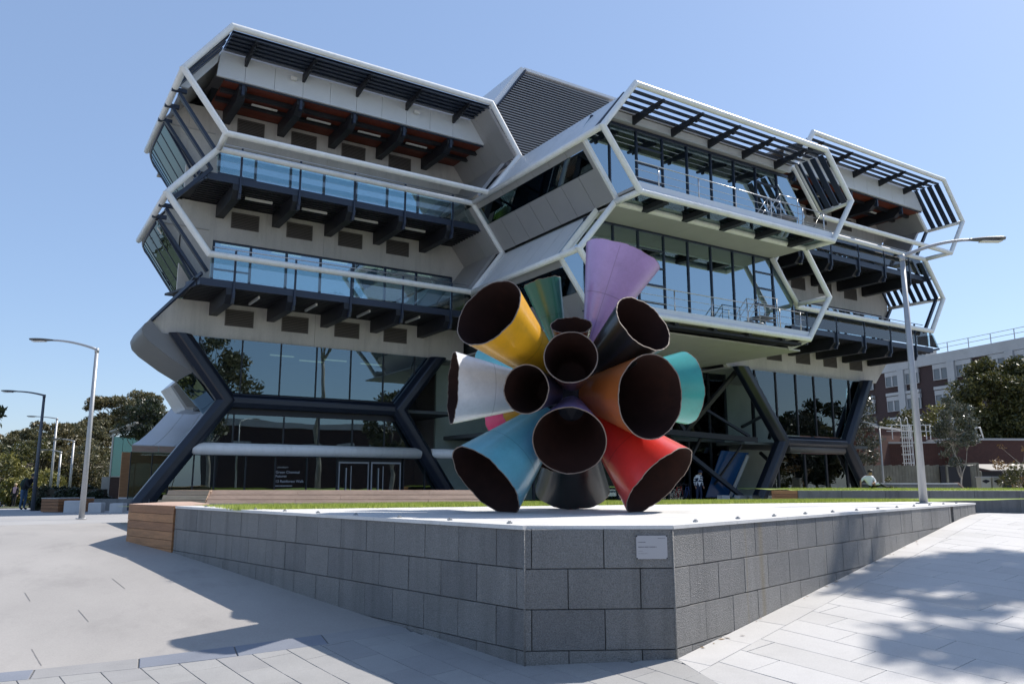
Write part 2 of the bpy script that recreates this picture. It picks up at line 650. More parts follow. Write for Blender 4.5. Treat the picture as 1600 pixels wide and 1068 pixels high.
def flat_strip(mb, a, b, w, dz, seg=1):
    d = (b - a).normalized()
    nrm = Vector((-d.y, d.x, 0)) * w / 2
    prev = None
    for i in range(seg + 1):
        p = a + (b - a) * i / seg
        l_ = p + nrm
        r_ = p - nrm
        k = len(mb.v)
        mb.v += [(l_.x, l_.y, zg(l_.x, l_.y) + dz), (r_.x, r_.y, zg(r_.x, r_.y) + dz)]
        if prev is not None:
            mb.f.append((prev, prev + 1, k + 1, k))
        prev = k

# saw-cut joints in the smooth concrete
mb = MB()
rj = random.Random(3)
jd = Vector((-0.07, 1.0, 0)).normalized()
for k in range(-3, 5):
    for r_ in range(0, 9):
        s0 = bp0 + Vector((-2.6 + k * 1.15 + (0.55 if r_ % 2 else 0), 0.55 + r_ * 1.75, 0))
        if in_front(s0, 0.35) and s0.x < 3.8 and rj.random() < 0.5:
            ln = rj.uniform(0.5, 1.0)
            flat_strip(mb, s0, s0 + jd * ln, 0.009, 0.008, 3)
single('joint_strip', mb, 'cut_joint', kind='structure')

# band stones
PAVE = bpy.data.objects.new('paving', None)
COL.objects.link(PAVE)
tag(PAVE, kind='structure')

def slab(quad, m, th=0.03, dz=0.012):
    mb = MB()
    tl = rs.uniform(-0.0015, 0.0015)
    top = [(p.x, p.y, zg(p.x, p.y) + dz + tl) for p in quad]
    bot = [(p.x, p.y, zg(p.x, p.y) - th) for p in quad]
    c = Vector((sum(p.x for p in quad) / 4, sum(p.y for p in quad) / 4, 0))
    b2 = [(c.x + (p.x - c.x) * 1.0, c.y + (p.y - c.y) * 1.0, z) for p, (_, _, z) in zip(quad, bot)]
    # bevelled arris: a slightly smaller top
    tp = []
    for p, (x, y, z) in zip(quad, top):
        d = Vector((c.x - x, c.y - y, 0)).normalized() * 0.006
        tp.append((x + d.x, y + d.y, z))
    up = [(x, y, z - 0.004) for x, y, z in top]
    mb.add(tp + up + b2, [(0, 1, 2, 3), (4, 5, 1, 0), (5, 6, 2, 1), (6, 7, 3, 2), (7, 4, 0, 3), (8, 9, 5, 4), (9, 10, 6, 5), (10, 11, 7, 6), (11, 8, 4, 7)])
    xs = [v[0] for v in mb.v]
    cc = Vector((c.x, c.y, top[0][2]))
    me = mesh_of(mb, 'paving_slab', m, Matrix.Translation(-cc))
    o = bpy.data.objects.new('paving_slab', me)
    o.location = cc
    link(o, PAVE)

rs = random.Random(11)
x = -9.0
k = 0
while x < 14:
    a = bp0 + bdir * (x)
    b = bp0 + bdir * (x + 0.885)
    q = [a - bnrm * 0.395, a - bnrm * 0.005, b - bnrm * 0.005, b - bnrm * 0.395]
    # orient ccw
    if side(q[2], q[0], q[1]) < 0:
        q.reverse()
    mid = (a + b) / 2
    if in_front(mid, 0.2) and mid.x < 4.2 and mid.x > -2.6:
        slab(q, 'band_stone' if k % 3 else 'paving_grey_b')
    x += 0.9
    k += 1

# frustum test so that only pavers in sight are built singly
FWD = Vector((math.cos(rad(CAM_YAW)), math.sin(rad(CAM_YAW)), 0))
RGT = Vector((math.sin(rad(CAM_YAW)), -math.cos(rad(CAM_YAW)), 0))

def seen(p, near=5.7, far=60):
    f = p.dot(FWD)
    return near < f < far and abs(p.dot(RGT)) < f * 0.66 + 0.6

def clip(poly, p0, nrm):
    # keep the part of a convex outline where (p - p0) . nrm >= 0
    out = []
    for i in range(len(poly)):
        a, b = poly[i], poly[(i + 1) % len(poly)]
        da, db = (a - p0).dot(nrm), (b - p0).dot(nrm)
        if da >= 0:
            out.append(a)
        if (da >= 0) != (db >= 0):
            out.append(a + (b - a) * (da / (da - db)))
    return out

def area(poly):
    return abs(sum(poly[i].x * poly[(i + 1) % len(poly)].y - poly[(i + 1) % len(poly)].x * poly[i].y for i in range(len(poly)))) / 2

def slab_poly(poly, m, dz=0.012, th=0.03):
    n = len(poly)
    c = sum(poly, Vector((0, 0, 0))) / n
    tl = rs.uniform(-0.001, 0.001)
    mb = MB()
    top = []
    for p in poly:
        d = (c - p).normalized() * 0.004
        top.append((p.x + d.x, p.y + d.y, zg(p.x, p.y) + dz + tl))
    up = [(p.x, p.y, zg(p.x, p.y) + dz + tl - 0.003) for p in poly]
    bot = [(p.x, p.y, zg(p.x, p.y) - th) for p in poly]
    fs = [tuple(range(n))]
    for i in range(n):
        j = (i + 1) % n
        fs.append((n + i, n + j, j, i))
        fs.append((2 * n + i, 2 * n + j, n + j, n + i))
    mb.add(top + up + bot, fs)
    cc = Vector((c.x, c.y, zg(c.x, c.y)))
    o = bpy.data.objects.new('paving_slab', mesh_of(mb, 'paving_slab', m, Matrix.Translation(-cc)))
    o.location = cc
    link(o, PAVE)

wd = (PLD - PLB).normalized()
wnr = Vector((wd.y, -wd.x, 0))
fd0 = (PLB - PLA).normalized()
fn0 = Vector((fd0.y, -fd0.x, 0))
ld0 = (PLA - PLE).normalized()
ln0 = Vector((ld0.y, -ld0.x, 0))
divd = Vector((-0.30, -1.0, 0)).normalized()
divn = Vector((-divd.y, divd.x, 0))          # points to the right-hand zone
if divn.x < 0:
    divn = -divn
zones = {
    'right': [(PLB + wnr * 0.352, wnr), (PLB, divn), (V(19, 0, 0), V(-1, 0, 0))],
    'left_a': [(bp0 - bnrm * 0.40, -bnrm), (PLA, ln0), (PLA, V(-1, 0, 0))],
    'left_b': [(bp0 - bnrm * 0.40, -bnrm), (PLA, fn0), (PLA, V(1, 0, 0)), (PLB, -divn)],
}

def pavers(u0, u1, v0, v1, w, l, off, mats, zone_names, g=0.0035):
    n = 0
    i = 0
    u = u0
    while u < u1:
        v = v0 + (off[i % len(off)]) * l
        while v < v1:
            q = [PO + pu * (u + g) + pv * (v + g), PO + pu * (u + w - g) + pv * (v + g), PO + pu * (u + w - g) + pv * (v + l - g), PO + pu * (u + g) + pv * (v + l - g)]
            mid = (q[0] + q[2]) / 2
            m_ = mats[rs.randrange(len(mats))]
            if seen(mid):
                for zn in zone_names:
                    p_ = q
                    for (p0, nr) in zones[zn]:
                        p_ = clip(p_, p0, nr) if p_ else p_
                    if p_ and len(p_) > 2 and area(p_) > 0.006:
                        slab_poly(p_, m_)
                        n += 1
            v += l
        u += w
        i += 1
    return n

n1 = pavers(-9.0, 2.0, -6, 4, 0.33, 0.62, (0, 0.5), ('paving_grey', 'paving_grey', 'paving_grey_b'), ('left_a', 'left_b'))
n2 = pavers(-1.6, 14, -8, 4, 0.45, 1.15, (0, 0.38, 0.7), ('paving_slab', 'paving_slab', 'paving_slab_b'), ('right',))
print('pavers', n1, n2)
# border course along the right-hand plinth wall
wd = (PLD - PLB).normalized()
wnr = Vector((wd.y, -wd.x, 0))
s = 0.0
cp_ = [PLB + wnr * 0.348 - wd * 0.6, PLB + wnr * 0.348 - wd * 0.003, PLB - wd * 0.003 + wnr * 0.006, PLB - wd * 0.6 + wnr * 0.006]
cp_ = clip(clip(cp_, PLB, divn), PLB, fn0)
if len(cp_) > 2 and area(cp_) > 0.003:
    slab_poly(cp_, 'paving_slab')
while s < 13.2:
    a = PLB + wd * (s + 0.003)
    b = PLB + wd * min(s + 0.847, 13.4)
    slab([a + wnr * 0.345, b + wnr * 0.345, b + wnr * 0.006, a + wnr * 0.006], 'paving_slab_b' if int(s * 3) % 2 else 'paving_slab')
    s += 0.85


# ================================================================ plinth
PT = 1.25
plinth = Thing('stone_plinth', 'long grey granite plinth with pale top slab carrying the cone sculpture', 'plinth', loc=(5.0, 6.2, 0))
GR = ['granite', 'granite', 'granite_b', 'granite_c']

def course_wall(a, b, z_top, z_bot, ch, bl, depth=0.06, first=0.0, skip=None, mats=GR, name='stone_block', th=None, gap=0.0028, seed=1):
    rr = random.Random(seed)
    d = (b - a).normalized()
    L = (b - a).length
    nin = Vector((-d.y, d.x, 0))        # inward (left of a->b)
    z = z_top
    ci = 0
    while z > z_bot + 0.02:
        z0 = max(z - ch, z_bot)
        s = -((first + (0.5 if ci % 2 else 0.0)) % 1.0) * bl
        while s < L - 0.01:
            s0 = max(s, 0) + gap
            s1 = min(s + bl, L) - gap
            if s1 - s0 > 0.03 and not (skip and skip(s0, s1)):
                p = rr.uniform(0, 0.005)
                A_ = a + d * s0 - nin * p
                B_ = a + d * s1 - nin * p
                e = 0.004
                mb = MB()
                o_ = [(A_.x, A_.y, z0 + gap), (B_.x, B_.y, z0 + gap), (B_.x, B_.y, z - gap), (A_.x, A_.y, z - gap)]
                inn = nin * 0.008
                f0 = [(A_ + d * e), (B_ - d * e), (B_ - d * e), (A_ + d * e)]
                zz = [z0 + gap + e, z0 + gap + e, z - gap - e, z - gap - e]
                face = [(p_.x, p_.y, q_) for p_, q_ in zip(f0, zz)]
                rim = [(x_ + inn.x, y_ + inn.y, z_) for x_, y_, z_ in o_]
                bk = [(x_ + nin.x * depth, y_ + nin.y * depth, z_) for x_, y_, z_ in o_]
                mb.add(face + rim + bk, [(0, 1, 2, 3), (4, 5, 1, 0), (5, 6, 2, 1), (6, 7, 3, 2), (7, 4, 0, 3), (8, 9, 5, 4), (9, 10, 6, 5), (10, 11, 7, 6), (11, 8, 4, 7), (11, 10, 9, 8)])
                (th or plinth).part(name, mb, mats[rr.randrange(len(mats))])
            s += bl
        z = z0
        ci += 1

course_wall(PLA, PLB, PT - 0.03, -0.26, 0.372, 0.70, first=0.904, seed=2)
NOTCH = PLB + wd * 10.35
course_wall(PLB, NOTCH, PT - 0.03, -0.2, 0.372, 0.60, first=0.0, seed=3)
course_wall(NOTCH + wd * 0.20, PLD, PT - 0.03, -0.2, 0.372, 0.60, first=0.1, seed=13)
course_wall(PLE, PLA, PT - 0.03, -0.2, 0.372, 0.60, first=0.3, seed=4)
for cpt in (PLA, PLB):
    mb = MB()
    mb.cyl(cpt + V(0, 0, -0.2), cpt + V(0, 0, PT - 0.036), 0.011, 8)
    plinth.part('corner_bead', mb, 'granite_b')
# return at the far right end
PLR = Vector((18.3, 12.5, 0))
course_wall(PLD, PLR, PT - 0.03, 0.2, 0.372, 0.735, first=0.3, seed=5)
# dark core behind the joints
mb = MB()
core = [PLA + Vector((0.03, 0.03, 0)), PLB + Vector((0.01, 0.05, 0)), PLD + Vector((-0.05, 0.03, 0)), PLR + Vector((-0.05, 0, 0)), Vector((3.5, 19.4, 0)), PLE + Vector((0.04, 0, 0))]
mb.prism([(p.x, p.y, -0.4) for p in core], (0, 0, PT - 0.035 + 0.4))
plinth.part('core', mb, 'joint_dark')
# coping slabs: pale top paving, cut in strips
G0 = Vector((3.0, 12.95, 0))      # lawn edge, left end
G1 = Vector((18.0, 10.5, 0))     # lawn edge, right end
GM = Vector((7.2, 12.45, 0))
def top_y_back(x):
    if x < GM.x:
        t = (x - G0.x) / (GM.x - G0.x)
        return G0.y + (GM.y - G0.y) * t
    t = (x - GM.x) / (G1.x - GM.x)
    return GM.y + (G1.y - GM.y) * t

def top_y_front(x):
    if x < PLA.x:
        return PLA.y + (PLE.y - PLA.y) * (x - PLA.x) / (PLE.x - PLA.x)
    if x < PLB.x:
        return PLA.y + (PLB.y - PLA.y) * (x - PLA.x) / (PLB.x - PLA.x)
    return PLB.y + (PLD.y - PLB.y) * (x - PLB.x) / (PLD.x - PLB.x)
xs_ = [3.4, 4.33 - 0.012, 5.6, 6.9, 8.2, 9.5, 10.8, 12.1, 13.4, 14.7, 16.0, 17.52]
for i in range(len(xs_) - 1):
    x0, x1 = xs_[i] + 0.003, xs_[i + 1] - 0.003
    f0, f1 = top_y_front(x0), top_y_front(x1)
    if f0 > top_y_back(x0):
        f0 = top_y_back(x0) - 0.05
    b0, b1 = top_y_back(x0), top_y_back(x1)
    nseg = 3
    for j in range(nseg):
        t0, t1 = j / nseg, (j + 1) / nseg
        g_ = 0.003
        q = [(x0, f0 + (b0 - f0) * t0 + g_ - (0.02 if j == 0 else 0)), (x1, f1 + (b1 - f1) * t0 + g_ - (0.02 if j == 0 else 0)), (x1, f1 + (b1 - f1) * t1 - g_), (x0, f0 + (b0 - f0) * t1 - g_)]
        mb = MB()
        mb.prism([(a_, b_, PT - 0.035) for a_, b_ in q], (0, 0, 0.035))
        plinth.part('coping_slab', mb, 'coping')
e0 = (PLE - PLA).normalized()
n0 = Vector((e0.y, -e0.x, 0))
for k in range(7):
    a_ = PLA + e0 * (k * 1.315 + 0.003)
    b_ = PLA + e0 * ((k + 1) * 1.315 - 0.003)
    mb = MB()
    mb.prism([(q.x, q.y, PT - 0.037) for q in (a_ - n0 * 0.02, b_ - n0 * 0.02, b_ + n0 * 0.40, a_ + n0 * 0.40)], (0, 0, 0.040))
    plinth.part('coping_slab', mb, 'coping')
# timber-clad end of the left wall
def plank_wall(th, a, b, z0, z1, n, mats, depth=0.05, gap=0.007, seed=1, lens=None):
    rr = random.Random(seed)
    d = (b - a).normalized()
    nin = Vector((-d.y, d.x, 0))
    L = (b - a).length
    h = (z1 - z0) / n
    for i in range(n):
        cuts = [0.0, L]
        if lens:
            s = rr.uniform(0.4, 1) * lens
            cuts = [0.0]
            while s < L - 0.4:
                cuts.append(s)
                s += lens
            cuts.append(L)
        for c0, c1 in zip(cuts[:-1], cuts[1:]):
            p = rr.uniform(0, 0.004)
            A_ = a + d * (c0 + 0.002) - nin * p
            B_ = a + d * (c1 - 0.002) - nin * p
            C_ = B_ + nin * depth
            D_ = A_ + nin * depth
            mb = MB()
            mb.prism([(q.x, q.y, z0 + i * h + gap / 2) for q in (A_, B_, C_, D_)], (0, 0, h - gap))
            th.part('plank', mb, mats[rr.randrange(len(mats))])
plank_wall(plinth, PLT, PLE + Vector((-0.03, 0, 0)), 0.34, PT, 6, ('timber', 'timber', 'timber_b'), seed=4)
plank_wall(plinth, Vector((3.3, 19.3, 0)), PLT, 0.34, PT, 6, ('timber', 'timber_b'), seed=6)
mb = MB()
mb.prism([(PLE.x + 0.03, PLE.y - 0.02, PT - 0.03), (PLE.x + 0.9, PLE.y + 1.5, PT - 0.03), (3.75, 19.3, PT - 0.03), (3.3, 19.3, PT - 0.03), (PLT.x, PLT.y, PT - 0.03)], (0, 0, 0.033))
plinth.part('timber_top', mb, 'timber_grey')
# skate studs along the edges
def stud(p, d):
    mb = MB()
    mb.bar(p - d * 0.022 + V(0, 0, 0.010), p + d * 0.022 + V(0, 0, 0.010), 0.04, 0.018)
    mb.bar(p - d * 0.012 + V(0, 0, 0.024), p + d * 0.012 + V(0, 0, 0.024), 0.02, 0.012)
    return mb
e1 = (PLE - PLA).normalized()
for k in range(9):
    p = PLA + e1 * (0.35 + k * 0.98) + Vector((0.14, 0.05, PT))
    plinth.part('stud', stud(p, e1), 'plant_steel')
for k in range(12):
    p = PLB + wd * (0.75 + k * 0.98) - wnr * 0.16 + Vector((0, 0, PT))
    plinth.part('stud', stud(p, wd), 'plant_steel')

# plaque on the front face
fd = (PLB - PLA).normalized()
fn = Vector((fd.y, -fd.x, 0))
plaque = Thing('plaque', 'small brushed metal plaque fixed on the shaded front of the stone plinth', 'plaque', loc=tuple(PLA + fd * 1.26 + V(0, 0, 0.9)))
pc = PLA + fd * 1.235 + fn * 0.006
def on_face(s, z, o=0.0):
    return pc + fd * s + fn * o + V(0, 0, z)
mb = MB()
w2, z0, z1 = 0.152, 0.935, 1.155
cor = [(-w2 + 0.01, z0), (w2 - 0.01, z0), (w2, z0 + 0.01), (w2, z1 - 0.01), (w2 - 0.01, z1), (-w2 + 0.01, z1), (-w2, z1 - 0.01), (-w2, z0 + 0.01)]
mb.prism([on_face(a_, b_) for a_, b_ in cor], fn * 0.008)
plaque.part('plate', mb, 'sign_metal')
for sx in (-1, 1):
    for zz in (z0 + 0.006, z1 - 0.006):
        mb = MB()
        mb.cyl(on_face(sx * (w2 - 0.006), zz, -0.002), on_face(sx * (w2 - 0.006), zz, 0.011), 0.006, 8)
        plaque.part('screw', mb, 'black_steel')

def text_obj(name, body, size, pos, right, up, m, th, ext=0.0006):
    cu = bpy.data.curves.new(name, 'FONT')
    cu.body = body
    cu.size = size
    cu.extrude = ext
    o = bpy.data.objects.new(name + '_tmp', cu)
    COL.objects.link(o)
    dg = bpy.context.evaluated_depsgraph_get()
    me = bpy.data.meshes.new_from_object(o.evaluated_get(dg))
    bpy.data.objects.remove(o, do_unlink=True)
    r_ = Vector(right).normalized()
    u_ = Vector(up).normalized()
    n_ = r_.cross(u_)
    R_ = Matrix((r_, u_, n_)).transposed().to_4x4()
    me.transform(th.inv @ Matrix.Translation(Vector(pos)) @ R_)
    me.materials.clear()
    me.materials.append(MATS[m])
    ob = bpy.data.objects.new(name, me)
    link(ob, th.o)
    return ob
text_obj('lettering', 'Untitled 2012', 0.013, on_face(-0.135, 1.088, 0.0085), fd, (0, 0, 1), 'ink', plaque) if False else None
for (s0, s1, zz, h) in ((-0.135, -0.06, 1.09, 0.006), (-0.135, 0.045, 1.045, 0.007), (-0.135, -0.095, 1.008, 0.003), (-0.135, -0.04, 0.985, 0.003), (0.06, 0.13, 1.128, 0.004)):
    mb = MB()
    rr = random.Random(int(zz * 999))
    s_ = s0
    while s_ < s1:
        w_ = rr.uniform(0.002, 0.0042)
        mb.prism([on_face(s_, zz, 0.0082), on_face(s_ + w_, zz, 0.0082), on_face(s_ + w_, zz + h, 0.0082), on_face(s_, zz + h, 0.0082)], fn * 0.0006)
        s_ += w_ + (0.0012 if rr.random() < 0.8 else 0.005)
    plaque.part('lettering', mb, 'ink')

# litter at the foot of the right wall
mb = MB()
rl = random.Random(8)
for i in range(26):
    p = PLB + wd * (0.4 + rl.random() ** 1.3 * 8.5) + wnr * (0.02 + abs(rl.gauss(0, 0.05)))
    a_ = rl.uniform(0, 6.28)
    l_ = rl.uniform(0.015, 0.05)
    d_ = Vector((math.cos(a_), math.sin(a_), 0))
    e_ = Vector((-d_.y, d_.x, 0)) * l_ * 0.28
    z_ = zg(p.x, p.y) + 0.017
    mb.add([p - d_ * l_ + V(0, 0, z_), p + e_ + V(0, 0, z_ + 0.006), p + d_ * l_ + V(0, 0, z_ + 0.003), p - e_ + V(0, 0, z_)], [(0, 1, 2, 3)])
single('fallen_leaves', mb, 'rust_leaf', 'dry fallen leaves scattered along the foot of the right plinth wall', 'leaves', kind='stuff')

# ================================================================ lawn
def lz(x, y):
    # the lawn falls gently away from the plinth
    d = (y - top_y_back(min(max(x, 3.7), 18))) * 0.86
    return 1.243 - 0.021 * max(d, 0) + 0.006 * math.sin(x * 1.7) * math.sin(y * 1.3)
mb = MB()
NX, NY = 60, 26
for j in range(NY + 1):
    for i in range(NX + 1):
        x = 3.0 + (26.5 - 3.0) * i / NX
        yf = max(top_y_back(x), top_y_front(x) + 0.1 if x < PLA.x else 0) if x < 18 else G1.y + (x - 18) * 0.1
        yb = 25.0 + (x - 4.0) * -0.5 if x < 16 else 23.3 - (x - 16) * 0.48
        yb = max(yb, yf + 1)
        y = yf + (yb - yf) * j / NY
        mb.v.append((x, y, lz(x, y)))
for j in range(NY):
    for i in range(NX):
        a = j * (NX + 1) + i
        mb.f.append((a, a + 1, a + NX + 2, a + NX + 1))
mb.sm = True
single('lawn', mb, 'lawn_base', kind='structure')
# grass blades near the edges that are seen
def grass(n, fx, name='grass', seed=5, h=(0.035, 0.075)):
    r_ = np.random.RandomState(seed)
    vs = np.zeros((n * 3, 3))
    for i in range(n):
        x, y, z = fx(r_)
        a = r_.uniform(0, 6.28)
        w = 0.007
        hh = r_.uniform(*h)
        lx, ly = r_.uniform(-0.03, 0.03, 2)
        vs[3 * i] = (x - w * math.cos(a), y - w * math.sin(a), z - 0.003)
        vs[3 * i + 1] = (x + w * math.cos(a), y + w * math.sin(a), z - 0.003)
        vs[3 * i + 2] = (x + lx, y + ly, z + hh)
    c = vs.mean(axis=0)
    me = bpy.data.meshes.new(name)
    me.vertices.add(n * 3)
    me.vertices.foreach_set('co', (vs - c).ravel())
    me.loops.add(n * 3)
    me.loops.foreach_set('vertex_index', np.arange(n * 3))
    me.polygons.add(n)
    me.polygons.foreach_set('loop_start', np.arange(0, n * 3, 3))
    me.materials.append(MATS['grass_blade'])
    me.update()
    me.validate()
    o = bpy.data.objects.new(name, me)
    o.location = c
    COL.objects.link(o)
    return tag(o, 'short green and yellowish grass blades of the lawn behind the pale slab', 'grass', kind='stuff')

def fx1(r_):
    x = 3.15 + 14.8 * r_.uniform() ** 0.9
    y = top_y_back(x) + abs(r_.normal()) * 2.4 - 0.05 + 0.04 * math.sin(x * 9)
    return x, y, lz(x, y)
grass(90000, fx1, h=(0.04, 0.10))

# ================================================================ benches and raised beds behind the lawn
def bench(label, a, b, zb, zt, n, wtop, slope_l=0.0, slope_r=0.0, rake=0.34):
    t = Thing('timber_bench', label, 'bench', loc=tuple((a + b) / 2 + V(0, 0, zb)))
    d = (b - a).normalized()
    nin = Vector((-d.y, d.x, 0))
    L = (b - a).length
    h = (zt - zb) / n
    for i in range(n):
        za = zb + i * h
        s0 = slope_l * i / n
        s1 = L - slope_r * i / n
        cuts = [s0]
        x = s0 + 2.4 + (i % 2) * 1.2
        while x < s1 - 0.6:
            cuts.append(x)
            x += 3.6
        cuts.append(s1)
        for c0, c1 in zip(cuts[:-1], cuts[1:]):
            o0, o1 = nin * (rake * i / n + 0.008), nin * (rake * (i + 1) / n - 0.008)
            th_ = Vector((0, 0, -0.05))
            mb = MB()
            A0, A1 = a + d * (c0 + 0.004), a + d * (c1 - 0.004)
            sec = [o0 + V(0, 0, za + 0.006), o1 + V(0, 0, za + h - 0.006), o1 + nin * 0.05 + V(0, 0, za + h - 0.03), o0 + nin * 0.05 + V(0, 0, za - 0.02)]
            mb.prism([A0 + q for q in sec], A1 - A0)
            t.part('plank', mb, 'timber_grey' if (i + len(cuts)) % 2 else 'timber_grey_b')
    mb = MB()
    A_, B_ = a + d * slope_l, a + d * (L - slope_r)
    mb.prism([(q.x, q.y, zt - 0.05) for q in (A_ + nin * (rake + 0.01), B_ + nin * (rake + 0.01), B_ + nin * (wtop + rake), A_ + nin * (wtop + rake))], (0, 0, 0.045))
    t.part('seat', mb, 'timber_grey')
    mb = MB()
    mb.prism([(q.x, q.y, zb - 0.6) for q in (a + nin * (rake + 0.08), b + nin * (rake + 0.08), b + nin * (wtop + rake), a + nin * (wtop + rake))], (0, 0, zt - 0.06 - zb + 0.55))
    t.part('base', mb, 'soil')
    return t
bench('long weathered timber bench bordering the lawn left of the sculpture', V(4.84, 22.92, 0), V(11.55, 18.72, 0), 1.10, 1.475, 3, 0.5, slope_r=0.4)
bench('short timber bench end in shade beside the left navy column', V(3.80, 24.1, 0), V(4.82, 22.96, 0), 1.08, 1.475, 3, 0.4, slope_l=0.3, rake=0.2)

# raised lawn on the right with grey retaining wall
rb = Thing('retaining_wall', 'dark grey retaining wall of the raised lawn at the right', 'wall', loc=(30, 16, 0.5))
pA, pB, pC = V(25.5, 19.9, 0), V(29.9, 16.9, 0), V(44.0, 6.2, 0)
dd = (pC - pA).normalized()
nn = V(-dd.y, dd.x, 0)
course_wall(pA, pC, 1.40, 0.2, 1.2, 1.6, first=0.0, seed=9, mats=['granite_c', 'granite'], th=rb, name='wall_panel', gap=0.004, depth=0.2)
tb = Thing('timber_bench', 'brown timber block at the left end of the grey retaining wall', 'bench', loc=(25.0, 20.1, 0.9))
for i in range(3):
    mb = MB()
    a_, b_ = pA - dd * 0.85, pA - dd * 0.02
    mb.prism([(q.x, q.y, 1.02 + i * 0.125) for q in (a_, b_, b_ + nn * 0.5, a_ + nn * 0.5)], (0, 0, 0.117))
    tb.part('plank', mb, 'timber_b' if i % 2 else 'timber')
def lz2(x, y):
    return 1.405 + 0.02 * math.sin(x * 0.9 + y)
mb = MB()
for j in range(9):
    for i in range(33):
        p = pA + dd * ((pC - pA).length * i / 32) + nn * (0.18 + 11.0 * j / 8)
        mb.v.append((p.x, p.y, lz2(p.x, p.y) - 0.05 * (j == 0)))
for j in range(8):
    for i in range(32):
        a = j * 33 + i
        mb.f.append((a, a + 1, a + 34, a + 33))
mb.sm = True
single('raised_lawn', mb, 'lawn_base', kind='structure')
def fx2(r_):
    p = pA + dd * ((pC - pA).length * r_.uniform() * 0.8) + nn * (0.15 + abs(r_.normal()) * 1.2)
    return p.x, p.y, lz2(p.x, p.y)
grass(9000, fx2, 'grass', 8, (0.05, 0.11))['label'] = 'tufts of grass along the top of the grey retaining wall'

# ================================================================ main building
B = Thing('laboratory_building', 'large laboratory building of stacked hexagonal bays framed by white steel tubes', 'building', loc=(28, 34, 0.6))
P_ = B.part

def tubes(name, path, r, m='white_paint', closed=False, n=16):
    mb = MB()
    mb.tube(path, r, n, closed)
    return P_(name, mb, m)

def hexpts(xl, xtl, xtr, xr, zt, zm, zb, y, xbl=None, xbr=None):
    xbl = xtl if xbl is None else xbl
    xbr = xtr if xbr is None else xbr
    return [(xtl, y, zt), (xtr, y, zt), (xr, y, zm), (xbr, y, zb), (xbl, y, zb), (xl, y, zm)]

TR = 0.135
Z5, Z4, Z3, Z2, Z1, Z0 = 20.65, 18.2, 15.85, 13.42, 11.1, 8.72

def frame(pts, r=TR):
    # each straight member of a frame is its own part, mitred where it meets the next
    n = len(pts)
    P = [Vector(p) for p in pts]
    for i in range(n):
        p0, p1, p2, p3 = P[i - 1], P[i], P[(i + 1) % n], P[(i + 2) % n]
        d = (p2 - p1).normalized()
        t1 = ((p1 - p0).normalized() + d).normalized()
        t2 = (d + (p3 - p2).normalized()).normalized()
        ref = Vector((0, 1, 0))
        ref = (ref - d * ref.dot(d)).normalized()
        bn = d.cross(ref)
        mb = MB()
        N_ = 18
        for (p, t) in ((p1, t1), (p2, t2)):
            for k in range(N_):
                an = 2 * math.pi * k / N_
                off = ref * math.cos(an) * r + bn * math.sin(an) * r
                off = off - d * (off.dot(t) / d.dot(t))
                mb.v.append(tuple(p + off))
        for k in range(N_):
            k2 = (k + 1) % N_
            mb.f.append((k, k2, k2 + N_, k + N_))
        mb.sm = True
        P_('frame_tube', mb, 'white_paint')

def cyl_part(a, b, r=TR, m='white_paint', name='frame_tube', n=16):
    mb = MB()
    mb.tube([a, b], r, n)
    return P_(name, mb, m)

# frames of the left block
YA1, YA2 = 32.3, 33.9
frame(hexpts(4.87, 6.65, 19.42, 21.12, Z5, Z4, Z3, YA1, 6.68, 19.35))
frame(hexpts(4.85, 6.75, 19.3, 21.1, 15.77, 13.42, Z1, YA2, 6.65, 19.3))
cyl_part((4.87, YA1, Z4), (4.9, 42.0, Z4))
cyl_part((4.85, YA2, 13.42), (4.85, 41.7, 13.42))
cyl_part((6.68, YA1, Z3), (6.75, YA2, 15.77))
# frames of the middle block
YB1, YB2 = 23.38, 24.9
frame(hexpts(19.3, 21.12, 33.75, 35.55, 18.2, 15.85, 13.45, YB1, 21.2, 33.8))
frame(hexpts(19.17, 21.12, 33.62, 35.35, 13.42, 11.08, 8.72, YB2, 21.1, 33.5))
cyl_part((19.3, YB1, 15.85), (19.3, YA2, 15.8))
cyl_part((21.12, YA1, Z4), (21.12, YA1 + .3, Z4))
cyl_part((19.17, YB2, 11.08), (19.3, YA2, 11.1))
cyl_part((21.2, YB1, 13.45), (21.12, YB2, 13.42))
cyl_part((33.8, YB1, 13.45), (33.62, YB2, 13.42))
# frames of the right block
XC, YCS = 29.42, -6.58
YC1, YC2 = 25.72, 27.3
frame(hexpts(34.3, 36.1, 49.05, 50.85, Z5, Z4, Z3, YC1, 36.1, 49.05))
frame(hexpts(34.2, 35.9, 48.85, 50.6, 15.77, 13.42, Z1, YC2, 35.9, 48.9))
cyl_part((49.05, YC1, Z3), (48.85, YC2, 15.77))
cyl_part((50.85, YC1, Z4), (50.85, 28.15, Z4), 0.11)
cyl_part((50.6, YC2, 13.42), (50.4, 31.0, 13.42), 0.11)
# right-hand back frames of the middle block
BK = [(33.7, 25.15, 18.12), (35.6, 25.15, 15.75)]
cyl_part(BK[0], BK[1], 0.11)
cyl_part(BK[1], (35.55, YB1, 15.85), 0.12)
cyl_part((33.25, 26.7, 13.3), (35.15, 26.7, 11.05), 0.12)
cyl_part((35.15, 26.7, 11.05), (35.35, YB2, 11.08), 0.12)
cyl_part((35.5, 25.15, 15.75), (33.8, 25.15, 13.5), 0.02, 'navy_steel', 'tie_rod')

def sloped_x(xa, za, xb, zb, z):
    return xa + (xb - xa) * (z - za) / (zb - za)

